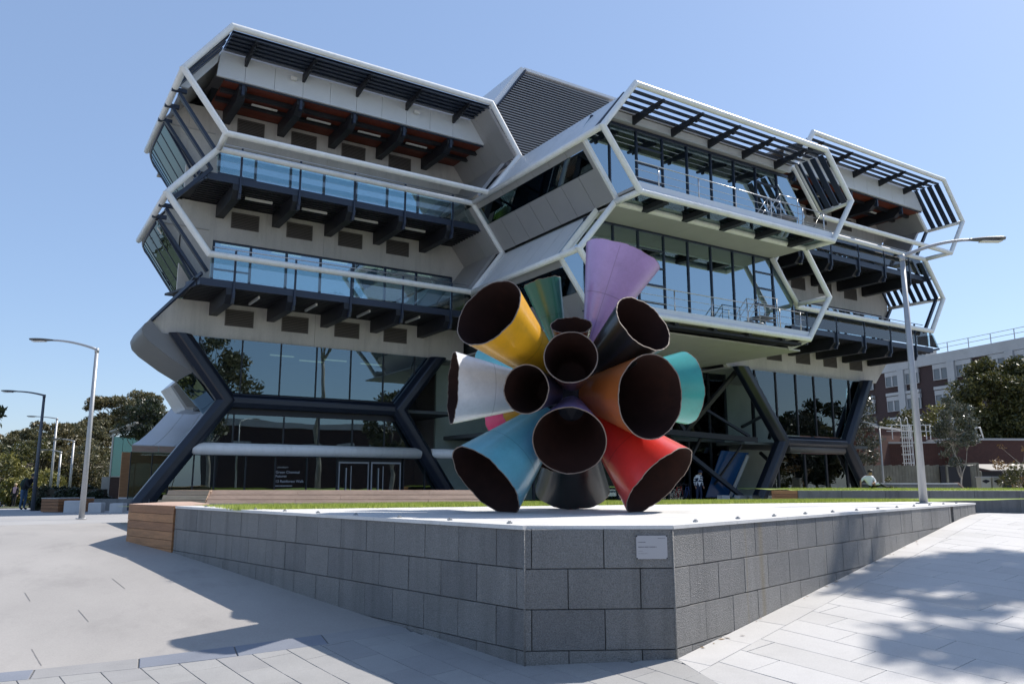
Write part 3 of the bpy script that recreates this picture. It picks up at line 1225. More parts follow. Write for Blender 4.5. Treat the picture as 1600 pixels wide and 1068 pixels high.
# ---------------- office block with balconies (left block and right block share the design)
def vent(x0, z0, W, w=1.22, h=0.70):
    t = MB()
    t.box(x0, x0 + w, W - 0.02, W - 0.004, z0, z0 + h)
    o = P_('vent', t, 'louvre_back')
    fr = MB()
    fr.box(x0 - 0.04, x0, W - 0.05, W, z0 - 0.04, z0 + h + 0.04)
    fr.box(x0 + w, x0 + w + 0.04, W - 0.05, W, z0 - 0.04, z0 + h + 0.04)
    fr.box(x0, x0 + w, W - 0.05, W, z0 - 0.04, z0)
    fr.box(x0, x0 + w, W - 0.05, W, z0 + h, z0 + h + 0.04)
    P_('frame', fr, 'louvre_grey', parent=o)
    sl = MB()
    n = 9
    for i in range(n):
        z = z0 + (i + 0.3) * h / n
        sl.add([(x0, W - 0.045, z), (x0 + w, W - 0.045, z), (x0 + w, W - 0.022, z + 0.055), (x0, W - 0.022, z + 0.055),
                (x0, W - 0.037, z - 0.004), (x0 + w, W - 0.037, z - 0.004)], [(0, 1, 2, 3), (4, 5, 1, 0)])
    P_('slats', sl, 'louvre_grey', parent=o)['kind'] = 'stuff'

def block(dx, dy, left_open, right_open, xl_cut=7.0):
    bays = [7.72, 10.35, 12.98, 15.60, 18.25]
    vents = [8.30, 10.94, 13.58, 16.22]
    W = 37.6 + dy
    FY = 34.4 + dy
    X = lambda v: v + dx
    # concrete bands (split in two pieces at the photographed joint)
    def band(zb, zt, xl, xr, cuts, cl=0, cr=0, cutz=None):
        xs = [xl] + [c for c in cuts] + [xr]
        for i in range(len(xs) - 1):
            a, b = xs[i], xs[i + 1]
            a += 0.006 if i else 0
            b -= 0.006 if i < len(xs) - 2 else 0
            pts = []
            if i == 0 and cl:
                pts += [(X(a + cl[0]), W, zb), ]
            else:
                pts += [(X(a), W, zb)]
            if i == len(xs) - 2 and cr:
                pts += [(X(b - cr[0]), W, zb), (X(b), W, zb + cr[1])]
            else:
                pts += [(X(b), W, zb)]
            pts += [(X(b), W, zt), (X(a + (0.98 if (i == 0 and cl and dx == 0) else 0)), W, zt)]
            if i == 0 and cl:
                pts += [(X(a), W, zb + cl[1])]
            mb = MB()
            mb.prism(pts, (0, 0.25, 0))
            P_('wall_panel', mb, 'concrete_wall')
    band(17.50, 19.24, 6.1 if left_open else 7.0, 20.9, [12.8])
    band(12.83, 14.55, 6.05, 20.9, [12.8])
    if dx == 0:
        band(8.2, 9.86, 5.12, 20.9, [12.55], cl=(0.45, 0.5))
    else:
        band(8.15, 9.86, 4.6, 20.35, [11.9], cl=(0.3, 0.45), cr=(1.45, 1.5))
    # chamfer below handled by the base frame
    for z0 in (18.32, 13.58, 8.88):
        for v in vents:
            vent(X(v), z0, W)
    # windows: panes and mullions between floor deck and wall band
    for (zb, zt) in ((14.86, 17.50), (10.18, 12.83)):
        ms = [7.57 if zb > 14 else 7.57, 9.28, 11.0, 12.72, 14.45, 16.2, 18.0, 20.1]
        for i in range(len(ms) - 1):
            mb = MB()
            mb.box(X(ms[i] + 0.05), X(ms[i + 1] - 0.05), W + 0.10, W + 0.112, zb, zt)
            o = P_('window', mb, 'window_glass')
            fm = MB()
            fm.box(X(ms[i] + 0.05), X(ms[i + 1] - 0.05), W + 0.06, W + 0.098, zt - 0.09, zt)
            P_('head', fm, 'navy_steel', parent=o)
            fm = MB()
            fm.box(X(ms[i] + 0.05), X(ms[i + 1] - 0.05), W + 0.06, W + 0.098, zb, zb + 0.12)
            P_('sill', fm, 'navy_steel', parent=o)
            if i == 0:
                fm = MB()
                fm.box(X(ms[i] + 0.05), X(ms[i + 1] - 0.05), W + 0.06, W + 0.098, zb + 1.25, zb + 1.33)
                P_('transom', fm, 'navy_steel', parent=o)
        for i, xm in enumerate(ms):
            mb = MB()
            mb.box(X(xm - 0.05), X(xm + 0.05), W + 0.03, W + 0.16, zb, zt)
            P_('mullion', mb, 'navy_steel')
        mb = MB()
        mb.box(X(6.1), X(7.5), W, W + 0.2, zb, zt)
        P_('wall_panel', mb, 'concrete_wall')
        mb = MB()
        mb.box(X(20.16), X(20.9), W, W + 0.2, zb, zt)
        P_('wall_panel', mb, 'concrete_wall')
        # room behind
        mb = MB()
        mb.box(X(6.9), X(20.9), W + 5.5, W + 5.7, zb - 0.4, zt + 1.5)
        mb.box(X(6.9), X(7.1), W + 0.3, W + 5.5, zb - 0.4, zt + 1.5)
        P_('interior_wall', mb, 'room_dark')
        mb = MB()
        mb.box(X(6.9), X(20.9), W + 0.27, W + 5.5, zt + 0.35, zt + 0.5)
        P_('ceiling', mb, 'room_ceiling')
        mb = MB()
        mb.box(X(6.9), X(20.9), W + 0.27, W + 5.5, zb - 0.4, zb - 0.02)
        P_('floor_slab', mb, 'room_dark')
        for i in range(5):
            mb = MB()
            xx = 8.2 + i * 2.5
            mb.box(X(xx), X(xx + 1.5), W + 1.6, W + 1.72, zt + 0.29, zt + 0.345)
            P_('ceiling_light', mb, 'tube_light')
    # decks, beams, fascias
    for zd in (14.86, 10.18):
        mb = MB()
        mb.box(X(6.55), X(20.35), FY, FY + 0.12, zd - 0.31, zd)
        P_('deck_edge', mb, 'navy_steel')
        mb = MB()
        mb.box(X(6.2), X(20.5), FY + 0.12, W + 0.05, zd - 0.06, zd - 0.01)
        P_('deck', mb, 'black_steel')
        for i in range(11):
            yy = FY + 0.22 + i * 0.285
            mb = MB()
            mb.box(X(6.35), X(20.4), yy, yy + 0.11, zd - 0.33, zd - 0.065)
            P_('deck_joist', mb, 'black_steel')
        for b_ in bays:
            mb = MB()
            mb.prism([(X(b_ - 0.18), FY + 0.0, zd - 0.315), (X(b_ - 0.18), FY - 0.02, zd - 0.6), (X(b_ - 0.18), FY + 0.3, zd - 0.95), (X(b_ - 0.18), W - 0.02, zd - 0.95), (X(b_ - 0.18), W - 0.02, zd - 0.34)], (0.36, 0, 0))
            o = P_('beam', mb, 'black_steel')
            # rail post with bracket
            mb = MB()
            mb.box(X(b_ + 0.08), X(b_ + 0.16), FY - 0.09, FY - 0.01, zd - 0.75, zd + 1.33)
            mb.prism([(X(b_ + 0.06), FY - 0.1, zd - 0.55), (X(b_ + 0.06), FY + 0.02, zd - 0.95), (X(b_ + 0.06), FY + 0.2, zd - 0.95), (X(b_ + 0.06), FY - 0.01, zd - 0.3)], (0.12, 0, 0))
            P_('rail_post', mb, 'navy_steel')
        # glass balustrade
        seg = [6.75] + [b_ + 0.12 for b_ in bays] + [19.95]
        for i in range(len(seg) - 1):
            mb = MB()
            mb.box(X(seg[i] + 0.06), X(seg[i + 1] - 0.06), FY - 0.06, FY - 0.045, zd + 0.04, zd + 1.22)
            P_('balustrade_glass', mb, 'rail_glass')
        cyl_part((X(7.5 if not left_open else 6.9), FY - 0.05, zd + 1.37), (X(19.3), FY - 0.05, zd + 1.37), 0.025, 'stainless', 'handrail', 8)
        # strip lights under the deck
        for i in range(4 if zd > 14 else 4):
            c = (bays[i] + bays[i + 1]) / 2
            mb = MB()
            if zd > 14:
                mb.box(X(c - 0.62), X(c + 0.62), FY + 1.35, FY + 1.45, zd - 0.44, zd - 0.335)
            else:
                mb.box(X(c + 0.05), X(c + 0.13), FY + 0.75, FY + 2.35, zd - 0.44, zd - 0.335)
            P_('strip_light', mb, 'light_case')
    # top storey: red soffit with steel frames, pale fascia panels, sunshade blades
    mb = MB()
    npl = 8
    for i in range(npl):
        y0 = FY + i * (W - FY) / npl
        mb = MB()
        mb.box(X(6.9 if i else 6.9), X(20.40), y0 + 0.006, y0 + (W - FY) / npl - 0.006, 19.26, 19.32)
        P_('soffit_board', mb, 'red_soffit')
    mb = MB()
    mb.box(X(6.9), X(20.38), FY - 0.06, FY, 19.2, 19.34)
    P_('soffit_edge', mb, 'navy_steel')
    for yy in (FY + 0.75, FY + 1.75):
        mb = MB()
        mb.box(X(6.9), X(20.3), yy, yy + 0.22, 19.08, 19.25)
        P_('purlin', mb, 'black_steel')
    for b_ in bays:
        mb = MB()
        mb.prism([(X(b_ - 0.17), FY + 0.05, 19.24), (X(b_ - 0.17), FY + 0.05, 18.98), (X(b_ - 0.17), FY + 0.5, 18.62), (X(b_ - 0.17), W - 0.02, 18.62), (X(b_ - 0.17), W - 0.02, 19.24)], (0.34, 0, 0))
        P_('beam', mb, 'black_steel')
        mb = MB()
        mb.box(X(b_ - 0.06), X(b_ + 0.06), FY - 0.02, FY + 0.18, 18.75, 19.22)
        P_('hanger', mb, 'navy_steel')
    for i in range(4):
        c = (bays[i] + bays[i + 1]) / 2
        mb = MB()
        mb.box(X(c - 0.6), X(c + 0.6), FY + 1.3, FY + 1.42, 19.02, 19.075)
        P_('strip_light', mb, 'light_case')
    closed = dx == 0
    xs = [6.75] + [b_ + k for b_ in bays for k in (0, 1.315)]
    xs[-1] = 19.42
    xs = [7.72 + 1.315 * i for i in range(-1, 10)]
    xs[0] = 6.98
    xs[-1] = 19.5
    for i in range(len(xs) - 1):
        mb = MB()
        if i == 0 and closed:
            mb.prism([(X(6.52), FY - 0.2, 19.26), (X(xs[1] - 0.008), FY - 0.2, 19.26), (X(xs[1] - 0.008), FY - 0.2, 20.42), (X(6.62), FY - 0.2, 20.42)], (0, 0.12, 0))
        elif i == len(xs) - 2:
            mb.prism([(X(xs[i] + 0.008), FY - 0.2, 19.26), (X(20.33), FY - 0.2, 19.26), (X(19.55), FY - 0.2, 20.42), (X(xs[i] + 0.008), FY - 0.2, 20.42)], (0, 0.12, 0))
        elif i == 0:
            mb.prism([(X(6.55), FY - 0.2, 19.26), (X(xs[i + 1] - 0.008), FY - 0.2, 19.26), (X(xs[i + 1] - 0.008), FY - 0.2, 20.42), (X(6.75), FY - 0.2, 20.42)], (0, 0.12, 0))
        else:
            mb.box(X(xs[i] + 0.008), X(xs[i + 1] - 0.008), FY - 0.2, FY - 0.08, 19.26, 20.42)
        P_('fascia_panel', mb, 'pale_panel')
    closed = dx == 0
    nb = 5 if closed else 4
    y_first = YA1 + dy + 0.32 if closed else YC1 + 0.34
    y_last = FY - 0.42
    for i in range(nb):
        yy = y_first + (y_last - y_first) * i / (nb - 1)
        wdt = 0.40 if closed else 0.34
        mb = MB()
        mb.bar((X(6.72), yy, 20.45), (X(19.38), yy, 20.45), wdt, 0.05, up=(0, -0.25, 1))
        P_('sunshade_blade', mb, 'navy_steel')
    if closed:
        mb = MB()
        mb.box(X(6.7), X(19.4), YA1 + 0.15, FY - 0.2, 20.53, 20.56)
        P_('sunshade_cover', mb, 'navy_steel')
    for b_ in bays:
        mb = MB()
        mb.prism([(X(b_ - 0.06), y_first - 0.25, 20.40), (X(b_ - 0.06), y_first - 0.25, 20.30), (X(b_ - 0.06), FY - 0.2, 20.0), (X(b_ - 0.06), FY - 0.2, 20.40)], (0.12, 0, 0))
        for i in range(4):
            yy = y_first + 0.1 + i * 0.42
            mb.box(X(b_ - 0.05), X(b_ + 0.05), yy, yy + 0.16, 20.15 + 0.0, 20.27)
        P_('sunshade_arm', mb, 'black_steel')
    # roof
    mb = MB()
    mb.box(X(6.7), X(19.45), FY - 0.08, W + 14, 20.44, 20.62)
    P_('roof', mb, 'metal_panel')
    mb = MB()
    mb.box(X(7.0), X(20.3), W + 0.26, W + 5, 19.3, 20.43)
    P_('ceiling', mb, 'room_dark')

block(0, 0, True, False)
for pts in ([(5.3, 17.6), (6.09, 16.5), (6.09, 19.24), (5.75, 19.24), (5.05, 18.25)], [(5.1, 13.0), (6.04, 11.7), (6.04, 14.5), (5.9, 14.5), (5.05, 13.3)]):
    mb = MB()
    mb.prism([(x_, 37.6, z_) for x_, z_ in pts], (0, 0.2, 0))
    P_('wall_panel', mb, 'concrete_wall')
block(XC, YCS, False, True)
# small floodlights on the fascia
for (x_, y_, z_) in ((9.85, 34.05, 20.0), (16.1, 34.05, 19.98)):
    mb = MB()
    mb.bar((x_ - 0.14, y_, z_), (x_ + 0.14, y_, z_), 0.12, 0.14)
    mb.bar((x_, y_, z_), (x_, y_ + 0.15, z_ + 0.05), 0.06, 0.05)
    P_('floodlight', mb, 'light_case')

# ---------------- cheeks: the zigzag side walls shared by neighbouring blocks
def cheek_piece(xa, za, xb, zb, y0, y1, m, name='cheek_panel', th=0.16, flip=1, n=1, gap=0.012):
    d = Vector((xb - xa, 0, zb - za)).normalized()
    nr = Vector((d.z, 0, -d.x)) * flip
    L = (y1 - y0) / n
    for i in range(n):
        a = y0 + i * L + gap / 2
        b = y0 + (i + 1) * L - gap / 2
        mb = MB()
        p = [Vector((xa, a, za)), Vector((xb, a, zb)), Vector((xb, b, zb)), Vector((xa, b, za))]
        mb.prism(p, nr * th)
        P_(name, mb, m)

# between left and middle block (x about 19.3 to 21.1)
PZ = [(19.42, Z5), (21.12, Z4), (19.3, Z3), (21.1, Z2), (19.25, Z1), (21.05, Z0)]
# upper piece of the left block, seen from inside
cheek_piece(19.40, 20.55, 21.05, 18.26, 32.5, 37.6, 'metal_panel', n=4)
# piece 1: pale sloping face towards the middle block
cheek_piece(21.17, 18.10, 19.40, 15.90, 24.35, 33.5, 'pale_panel', n=7, flip=-1, th=0.1, gap=0.028)
cheek_piece(21.0, 18.2, 19.45, 16.05, 33.5, 37.6, 'metal_panel', n=3)
mb = MB()
mb.prism([(21.2, 24.32, 18.22), (19.55, 24.32, 16.17), (19.55, 24.22, 16.17), (21.2, 24.22, 18.22)], (0.12, 0, -0.05))
P_('cheek_trim', mb, 'navy_steel')
# piece 2: down-facing panels with a strip window
d2 = Vector((21.1 - 19.3, 0, 13.45 - 15.85)).normalized()
def on2(z):
    return 19.36 + (15.8 - z) * (1.8 / 2.4)
cheek_piece(on2(15.78), 15.78, on2(15.5), 15.5, 24.85, 33.9, 'metal_panel', n=7, flip=-1, gap=0.025)
cheek_piece(on2(14.76), 14.76, on2(13.5), 13.5, 24.85, 33.9, 'metal_panel', n=7, flip=-1, gap=0.025)
cheek_piece(on2(15.48), 15.48, on2(14.78), 14.78, 25.1, 33.9, 'dark_glass', name='strip_window', th=0.03, flip=-1, n=3)
cheek_piece(on2(15.5) + 0.25, 15.5, on2(14.76) + 0.25, 14.76, 25.1, 33.9, 'room_dark', name='window_recess', th=0.02, flip=-1, n=1)
cheek_piece(on2(15.5), 15.5, on2(14.76), 14.76, 24.86, 25.08, 'metal_panel', flip=-1)
cheek_piece(on2(15.8) - 0.02, 15.8, on2(13.5) - 0.02, 13.5, 24.72, 24.86, 'white_paint', name='cheek_trim', flip=-1, th=0.2)
# the left block's lower interior cheek
cheek_piece(19.42, 15.72, 21.05, 13.5, 34.0, 37.6, 'metal_panel', n=3)
# piece 3: pale face again
cheek_piece(21.21, 13.41, 19.35, 11.13, 26.1, 34.4, 'pale_panel', n=7, flip=-1, th=0.1, gap=0.028)
cheek_piece(21.0, 13.4, 19.4, 11.2, 34.4, 37.6, 'metal_panel', n=3)
cheek_piece(21.12, 13.36, 19.3, 11.16, 26.0, 26.1, 'white_paint', name='cheek_trim', th=0.2)
# piece 4: down-facing with dark window band
def on4(z):
    return 19.32 + (11.05 - z) * (1.75 / 2.3)
cheek_piece(on4(11.0), 11.0, on4(10.75), 10.75, 26.55, 34.2, 'metal_panel', n=6, flip=-1)
cheek_piece(on4(10.73), 10.73, on4(9.75), 9.75, 26.6, 34.2, 'dark_glass', name='strip_window', th=0.03, flip=-1, n=3)
cheek_piece(on4(10.73) + 0.25, 10.73, on4(9.75) + 0.25, 9.75, 26.6, 34.2, 'room_dark', name='window_recess', th=0.02, flip=-1)
cheek_piece(on4(9.73), 9.73, on4(8.4), 8.4, 26.55, 34.2, 'metal_panel', n=6, flip=-1)
cheek_piece(on4(11.05) - 0.02, 11.05, on4(8.4) - 0.02, 8.4, 26.42, 26.55, 'white_paint', name='cheek_trim', flip=-1, th=0.2)

# right side of the right block
cheek_piece(49.02, 20.55, 50.75, 18.26, 28.12, 31.02, 'metal_panel', n=2)
cheek_piece(49.02, 20.55, 50.75, 18.26, 31.05, 44.0, 'metal_panel', n=6)
cheek_piece(48.98, 20.6, 50.85, 18.2, 27.98, 28.12, 'white_paint', name='cheek_trim', th=0.22)
cheek_piece(50.75, 18.2, 48.95, 15.9, 28.6, 31.0, 'metal_panel', n=2)
for i in range(4):
    yy = 26.2 + i * 0.47
    mb = MB()
    mb.bar((49.0, yy, 20.5), (50.8, yy, 18.28), 0.06, 0.30, up=(0, 1, 0))
    P_('sunshade_blade', mb, 'navy_steel')
for i in range(7):
    yy = 27.7 + i * 0.48
    mb = MB()
    mb.bar((48.95, yy, 15.65), (50.5, yy, 13.5), 0.06, 0.26, up=(0, 1, 0))
    P_('sunshade_blade', mb, 'navy_steel')
for (yy, a, b) in ((28.1, (50.8, 18.2), (49.0, 15.8)), (30.9, (50.8, 18.2), (49.0, 15.8)), (27.75, (50.5, 13.4), (48.8, 11.1)), (30.9, (50.5, 13.4), (48.8, 11.1))):
    mb = MB()
    mb.bar((a[0], yy, a[1]), (b[0], yy, b[1]), 0.16, 0.16, up=(0, 1, 0))
    P_('raking_post', mb, 'navy_steel')
mb = MB()
mb.bar((50.5, 27.6, 13.46), (50.5, 31.0, 13.46), 0.12, 0.1)
P_('raking_post', mb, 'navy_steel')
mb = MB()
mb.bar((48.95, 30.95, 15.7), (50.55, 30.95, 13.45), 0.12, 0.14, up=(0, 1, 0))
P_('raking_post', mb, 'navy_steel')
# right ends of the balcony decks, with small glass returns
for zd in (14.86, 10.18):
    mb = MB()
    mb.prism([(49.0, 27.85, zd - 0.3), (50.6, 27.85, zd - 0.05), (50.6, 30.9, zd - 0.05), (49.0, 30.9, zd - 0.3)], (0, 0, 0.12))
    P_('deck', mb, 'navy_steel')
    mb = MB()
    mb.prism([(49.45, 27.8, zd + 0.05), (50.45, 27.8, zd + 0.05), (49.7, 27.8, zd + 1.2), (49.45, 27.8, zd + 1.2)], (0, 0.015, 0))
    P_('balustrade_glass', mb, 'rail_glass')

# ---------------- left end of the left block: curved glazed side
def end_path(off, n=18):
    # plan line of the rounded end: straight back, then turning right; off moves it inwards (to +x)
    pts = [(4.9 + off, 37.55)]
    pts.append((4.9 + off, 40.7))
    R_ = 7.0 - off
    for i in range(1, n + 1):
        a = i / n * rad(75)
        pts.append((4.9 + 7.0 - R_ * math.cos(a), 40.7 + R_ * math.sin(a)))
    return pts

def sweep(z_a, off_a, z_b, off_b, m, name, i0=0, i1=99, th=0.0):
    A_ = end_path(off_a)
    B_ = end_path(off_b)
    for i in range(i0, min(i1, len(A_) - 1)):
        a0, a1, b0, b1 = A_[i], A_[i + 1], B_[i], B_[i + 1]
        q = [Vector((a0[0], a0[1], z_a)), Vector((a1[0], a1[1], z_a)), Vector((b1[0], b1[1], z_b)), Vector((b0[0], b0[1], z_b))]
        nr = (q[1] - q[0]).cross(q[3] - q[0]).normalized()
        mb = MB()
        mb.prism(q, nr * 0.04)
        P_(name, mb, m)

def rim(z, off, r, m, name):
    mb = MB()
    mb.tube([(x, y, z) for x, y in end_path(off)], r, 8)
    P_(name, mb, m)

def end_panes(z_a, off_a, z_b, off_b, y0):
    # straight part in three panes, then the curve; mullions between
    A_ = end_path(off_a)
    B_ = end_path(off_b)
    seg = [(y0 + (40.7 - y0) * i / 3) for i in range(4)]
    QA = [(4.9 + off_a, s) for s in seg] + A_[2:]
    QB = [(4.9 + off_b, s) for s in seg] + B_[2:]
    for i in range(len(QA) - 1):
        q = [Vector((*QA[i], z_a)), Vector((*QA[i + 1], z_a)), Vector((*QB[i + 1], z_b)), Vector((*QB[i], z_b))]
        nr = (q[1] - q[0]).cross(q[3] - q[0]).normalized()
        mb = MB()
        mb.prism(q, nr * 0.03)
        P_('curved_pane', mb, 'curved_glass')
        mb = MB()
        mb.bar(q[0] - nr * 0.0, q[3] - nr * 0.0, 0.06, 0.10, up=nr)
        P_('mullion', mb, 'navy_steel')
    rim(z_a, off_a, 0.07, 'navy_steel', 'glazing_rail')
    rim(z_b, off_b, 0.07, 'navy_steel', 'glazing_rail')

end_panes(17.95, 0.12, 14.9, 1.75 + 0.35, 37.5)
end_panes(13.2, 0.12, 10.2, 1.75 + 0.35, 37.1)
# up-facing skins between the glazed storeys
sweep(20.5, 1.8, 18.1, 0.05, 'metal_panel', 'end_panel')
sweep(15.7, 1.85, 13.3, 0.05, 'metal_panel', 'end_panel')
# closures between
sweep(14.9, 2.1, 14.9, 1.7, 'navy_steel', 'end_sill')
for zz in (18.05, 13.3):
    sweep(zz, 0.02, zz - 0.02, 2.4, 'soffit_panel', 'end_soffit')
# deep rounded underside above the ground storeys
sweep(9.8, 1.15, 8.78, 0.22, 'concrete_wall', 'end_panel')
prof = [(8.78, 0.22), (8.55, -0.02), (8.3, -0.12), (8.05, -0.05), (7.8, 0.2), (7.5, 0.62), (7.15, 1.1), (6.85, 1.6), (6.55, 2.1)]
mb = MB()
cols = []
for (zz, of) in prof:
    pp = end_path(of, 24)
    pp = [(pp[0][0] + (pp[1][0] - pp[0][0]) * k / 6, pp[0][1] + (pp[1][1] - pp[0][1]) * k / 6) for k in range(6)] + pp[1:]
    cols.append([(x, y, zz) for x, y in pp])
nn_ = len(cols[0])
mb.v = [p for c in cols for p in c]
for i in range(len(cols) - 1):
    for k in range(nn_ - 1):
        mb.f.append((i * nn_ + k, i * nn_ + k + 1, (i + 1) * nn_ + k + 1, (i + 1) * nn_ + k))
mb.sm = True
P_('end_soffit', mb, 'end_grey')
sweep(6.55, 2.1, 5.0, 3.45, 'curved_glass', 'curved_pane')
for (a, b) in (((4.9, 37.62), None),):
    mb = MB()
    mb.prism([(4.9 + of, 37.5, zz) for zz, of in prof] + [(8.3, 37.5, 5.3), (8.3, 37.5, 8.19), (5.60, 37.5, 8.19), (5.16, 37.5, 8.70), (5.16, 37.5, 8.78)], (0, 0.09, 0))
    P_('end_soffit', mb, 'end_grey')
# raking fins and beams in the open corner bays
for (yy, zt, zb) in ((34.15, 17.95, 15.6), (35.75, 17.95, 15.5), (37.3, 17.95, 15.3), (35.35, 13.2, 10.7), (37.0, 13.2, 10.7)):
    x0 = 5.05
    x1 = 5.05 + (zt - zb) * 0.74
    mb = MB()
    mb.bar((x0, yy, zt), (x1, yy, zb), 0.13, 0.22, up=(0, 1, 0))
    P_('raking_post', mb, 'navy_steel')
for i in range(3):
    yy = 32.75 + i * 0.62
    mb = MB()
    mb.bar((6.6, yy, 20.42), (4.98, yy, 18.25), 0.06, 0.34, up=(0, 1, 0))
    P_('sunshade_blade', mb, 'navy_steel')
for (yy) in (34.2, 35.9, 37.6):
    mb = MB()
    mb.bar((4.75, yy, 18.12), (5.35, yy, 18.12), 0.16, 0.16)
    P_('bracket', mb, 'navy_steel')
for (yy) in (35.3, 37.0):
    mb = MB()
    mb.bar((4.75, yy, 13.32), (5.35, yy, 13.32), 0.16, 0.16)
    P_('bracket', mb, 'navy_steel')
# left cheeks of the open corner: pale band above, navy edge members below
mb = MB()
mb.prism([(6.60, 34.2, 20.42), (6.50, 34.2, 19.85), (5.40, 34.2, 18.32), (5.02, 34.2, 18.32)], (0, 0.12, 0))
P_('fascia_panel', mb, 'pale_panel')
cheek_piece(6.7, 20.4, 5.15, 18.35, 34.32, 37.6, 'metal_panel', n=2, flip=1, th=-0.14)
mb = MB()
mb.bar((5.1, 34.25, 17.98), (6.8, 34.25, 15.72), 0.10, 0.16, up=(0, 1, 0))
P_('raking_post', mb, 'navy_steel')
for (z_, x0, x1) in ((14.72, 5.85, 6.6), (10.04, 5.6, 6.6)):
    # deck edges wrap round the corner
    mb = MB()
    mb.prism([(6.55, 34.4, z_ - 0.16), (6.55, 34.4, z_ + 0.14), (6.2, 35.6, z_ + 0.14), (6.2, 35.6, z_ - 0.16)], (-0.1, -0.02, 0))
    P_('deck_edge', mb, 'navy_steel')
    mb = MB()
    mb.prism([(6.6, 34.4, z_ - 0.12), (6.6, 37.6, z_ - 0.12), (5.6, 37.6, z_ - 0.12)], (0, 0, 0.1))
    P_('deck', mb, 'black_steel')
# navy member along the lower left edge of each level
mb = MB()
mb.bar((4.98, 34.25, 13.28), (6.72, 34.25, 11.15), 0.10, 0.16, up=(0, 1, 0))
P_('raking_post', mb, 'navy_steel')
mb = MB()
mb.bar((6.6, 34.35, 15.0), (5.05, 34.35, 13.2), 0.16, 0.24, up=(0, 1, 0))
P_('raking_post', mb, 'navy_steel')
mb = MB()
mb.bar((6.5, 34.35, 10.35), (5.15, 37.55, 8.75), 0.10, 0.14, up=(0, 0, 1))
P_('raking_post', mb, 'navy_steel')

# ---------------- rooftop plant room with horizontal louvres
YP = 35.0
px = lambda v: v
plant = [(23.25, 24.85), (29.6, 24.85), (31.5, 22.4), (29.5, 19.0), (22.2, 19.0), (21.35, 22.15)]
mb = MB()
mb.prism([(x, YP + 0.3, z) for x, z in plant], (0, 14, 0))
P_('plant_room', mb, 'roof_backing')
zc = 19.2
while zc < 24.7:
    def xl_(z):
        return 21.45 + (z - 22.15) * (23.3 - 21.35) / (24.85 - 22.15) if z > 22.15 else 21.45 + (22.15 - z) * 0.3
    mb = MB()
    x0_, x1_ = xl_(zc), 30.0
    mb.add([(x0_, YP + 0.02, zc), (x1_, YP + 0.02, zc), (x1_, YP + 0.16, zc + 0.09), (x0_, YP + 0.16, zc + 0.09), (x0_, YP + 0.02, zc - 0.05), (x1_, YP + 0.02, zc - 0.05), (x1_, YP + 0.16, zc + 0.06), (x0_, YP + 0.16, zc + 0.06)],
           [(0, 1, 2, 3), (4, 5, 1, 0), (7, 6, 5, 4)])
    P_('roof_louvre', mb, 'roof_louvre')
    zc += 0.155
mb = MB()
mb.prism([(23.2, YP - 0.03, 24.98), (30.0, YP - 0.03, 24.98), (30.0, YP - 0.03, 24.82), (23.2, YP - 0.03, 24.82)], (0, 0.35, 0))
P_('parapet', mb, 'pale_panel')
mb = MB()
mb.prism([(23.25, YP, 24.9), (21.4, YP, 22.2), (21.15, YP, 22.35), (23.0, YP, 24.98)], (0, 14, 0))
P_('plant_side_panel', mb, 'pale_panel')
mb = MB()
mb.bar((21.42, YP - 0.02, 22.2), (23.3, YP - 0.02, 24.85), 0.07, 0.1, up=(0, 1, 0))
P_('plant_edge', mb, 'navy_steel')
cyl_part((21.1, 36.5, 22.4), (21.3, 46, 22.9), 0.22, 'pole_steel', 'roof_pipe')
for (x_, z_) in ((20.7, 22.9), (21.4, 23.5)):
    cyl_part((x_, 38.5, 21.5), (x_ + 0.5, 38.5, z_ + 0.1), 0.05, 'pole_steel', 'roof_bracket', 8)
cyl_part((21.2, 38.5, 23.0), (21.9, 38.5, 23.6), 0.05, 'pole_steel', 'roof_bracket', 8)

# ---------------- middle block
def glass_wall(Y, z0, z1, mul, xl, xr, room=5.0, transoms=()):
    # xl(z), xr(z): sloping ends
    ms = [m_ for m_ in mul]
    for i in range(len(ms) - 1):
        a, b = ms[i], ms[i + 1]
        def cl(x, z, first, last):
            if first:
                x = max(x, xl(z))
            if last:
                x = min(x, xr(z))
            return x
        f_, l_ = i == 0, i == len(ms) - 2
        g = 0.035
        zs = [z0, (z0 + z1) / 2, z1] if (f_ or l_) else [z0, z1]
        left = [(cl(a + g, z, f_, False) if not f_ else xl(z) + g, Y, z) for z in zs]
        right = [(b - g if not l_ else xr(z) - g, Y, z) for z in zs]
        mb = MB()
        mb.prism(left[::-1] + right, (0, 0.012, 0))
        o = P_('window', mb, 'window_glass')
        if i in transoms:
            for k in range(4):
                zz = z0 + (k + 1) * (z1 - z0) / 5
                fm = MB()
                fm.box(a + g, b - g, Y - 0.05, Y - 0.002, zz - 0.04, zz + 0.04)
                P_('transom', fm, 'navy_steel', parent=o)
    for m_ in ms[1:-1]:
        mb = MB()
        mb.box(m_ - 0.033, m_ + 0.033, Y - 0.07, Y + 0.06, z0, z1)
        P_('mullion', mb, 'navy_steel')
    for zz, h in ((z0, 0.1), (z1, 0.12)):
        mb = MB()
        mb.box(xl(zz) + 0.05, xr(zz) - 0.05, Y - 0.06, Y + 0.06, zz - h / 2, zz + h / 2)
        P_('window_rail', mb, 'navy_steel')

# upper glass wall
xlB1 = lambda z: sloped_x(19.35, 15.85, 21.1, 18.2, z) if z > 15.85 else sloped_x(19.35, 15.85, 21.15, 13.45, z)
xrB1 = lambda z: sloped_x(35.4, 15.85, 33.7, 18.2, z) if z > 15.85 else sloped_x(35.4, 15.85, 33.75, 13.45, z)
glass_wall(26.0, 13.8, 17.7, [19.4, 21.8, 23.4, 25.0, 26.6, 28.22, 29.84, 31.46, 33.1, 35.3], xlB1, xrB1, transoms=(2, 7))
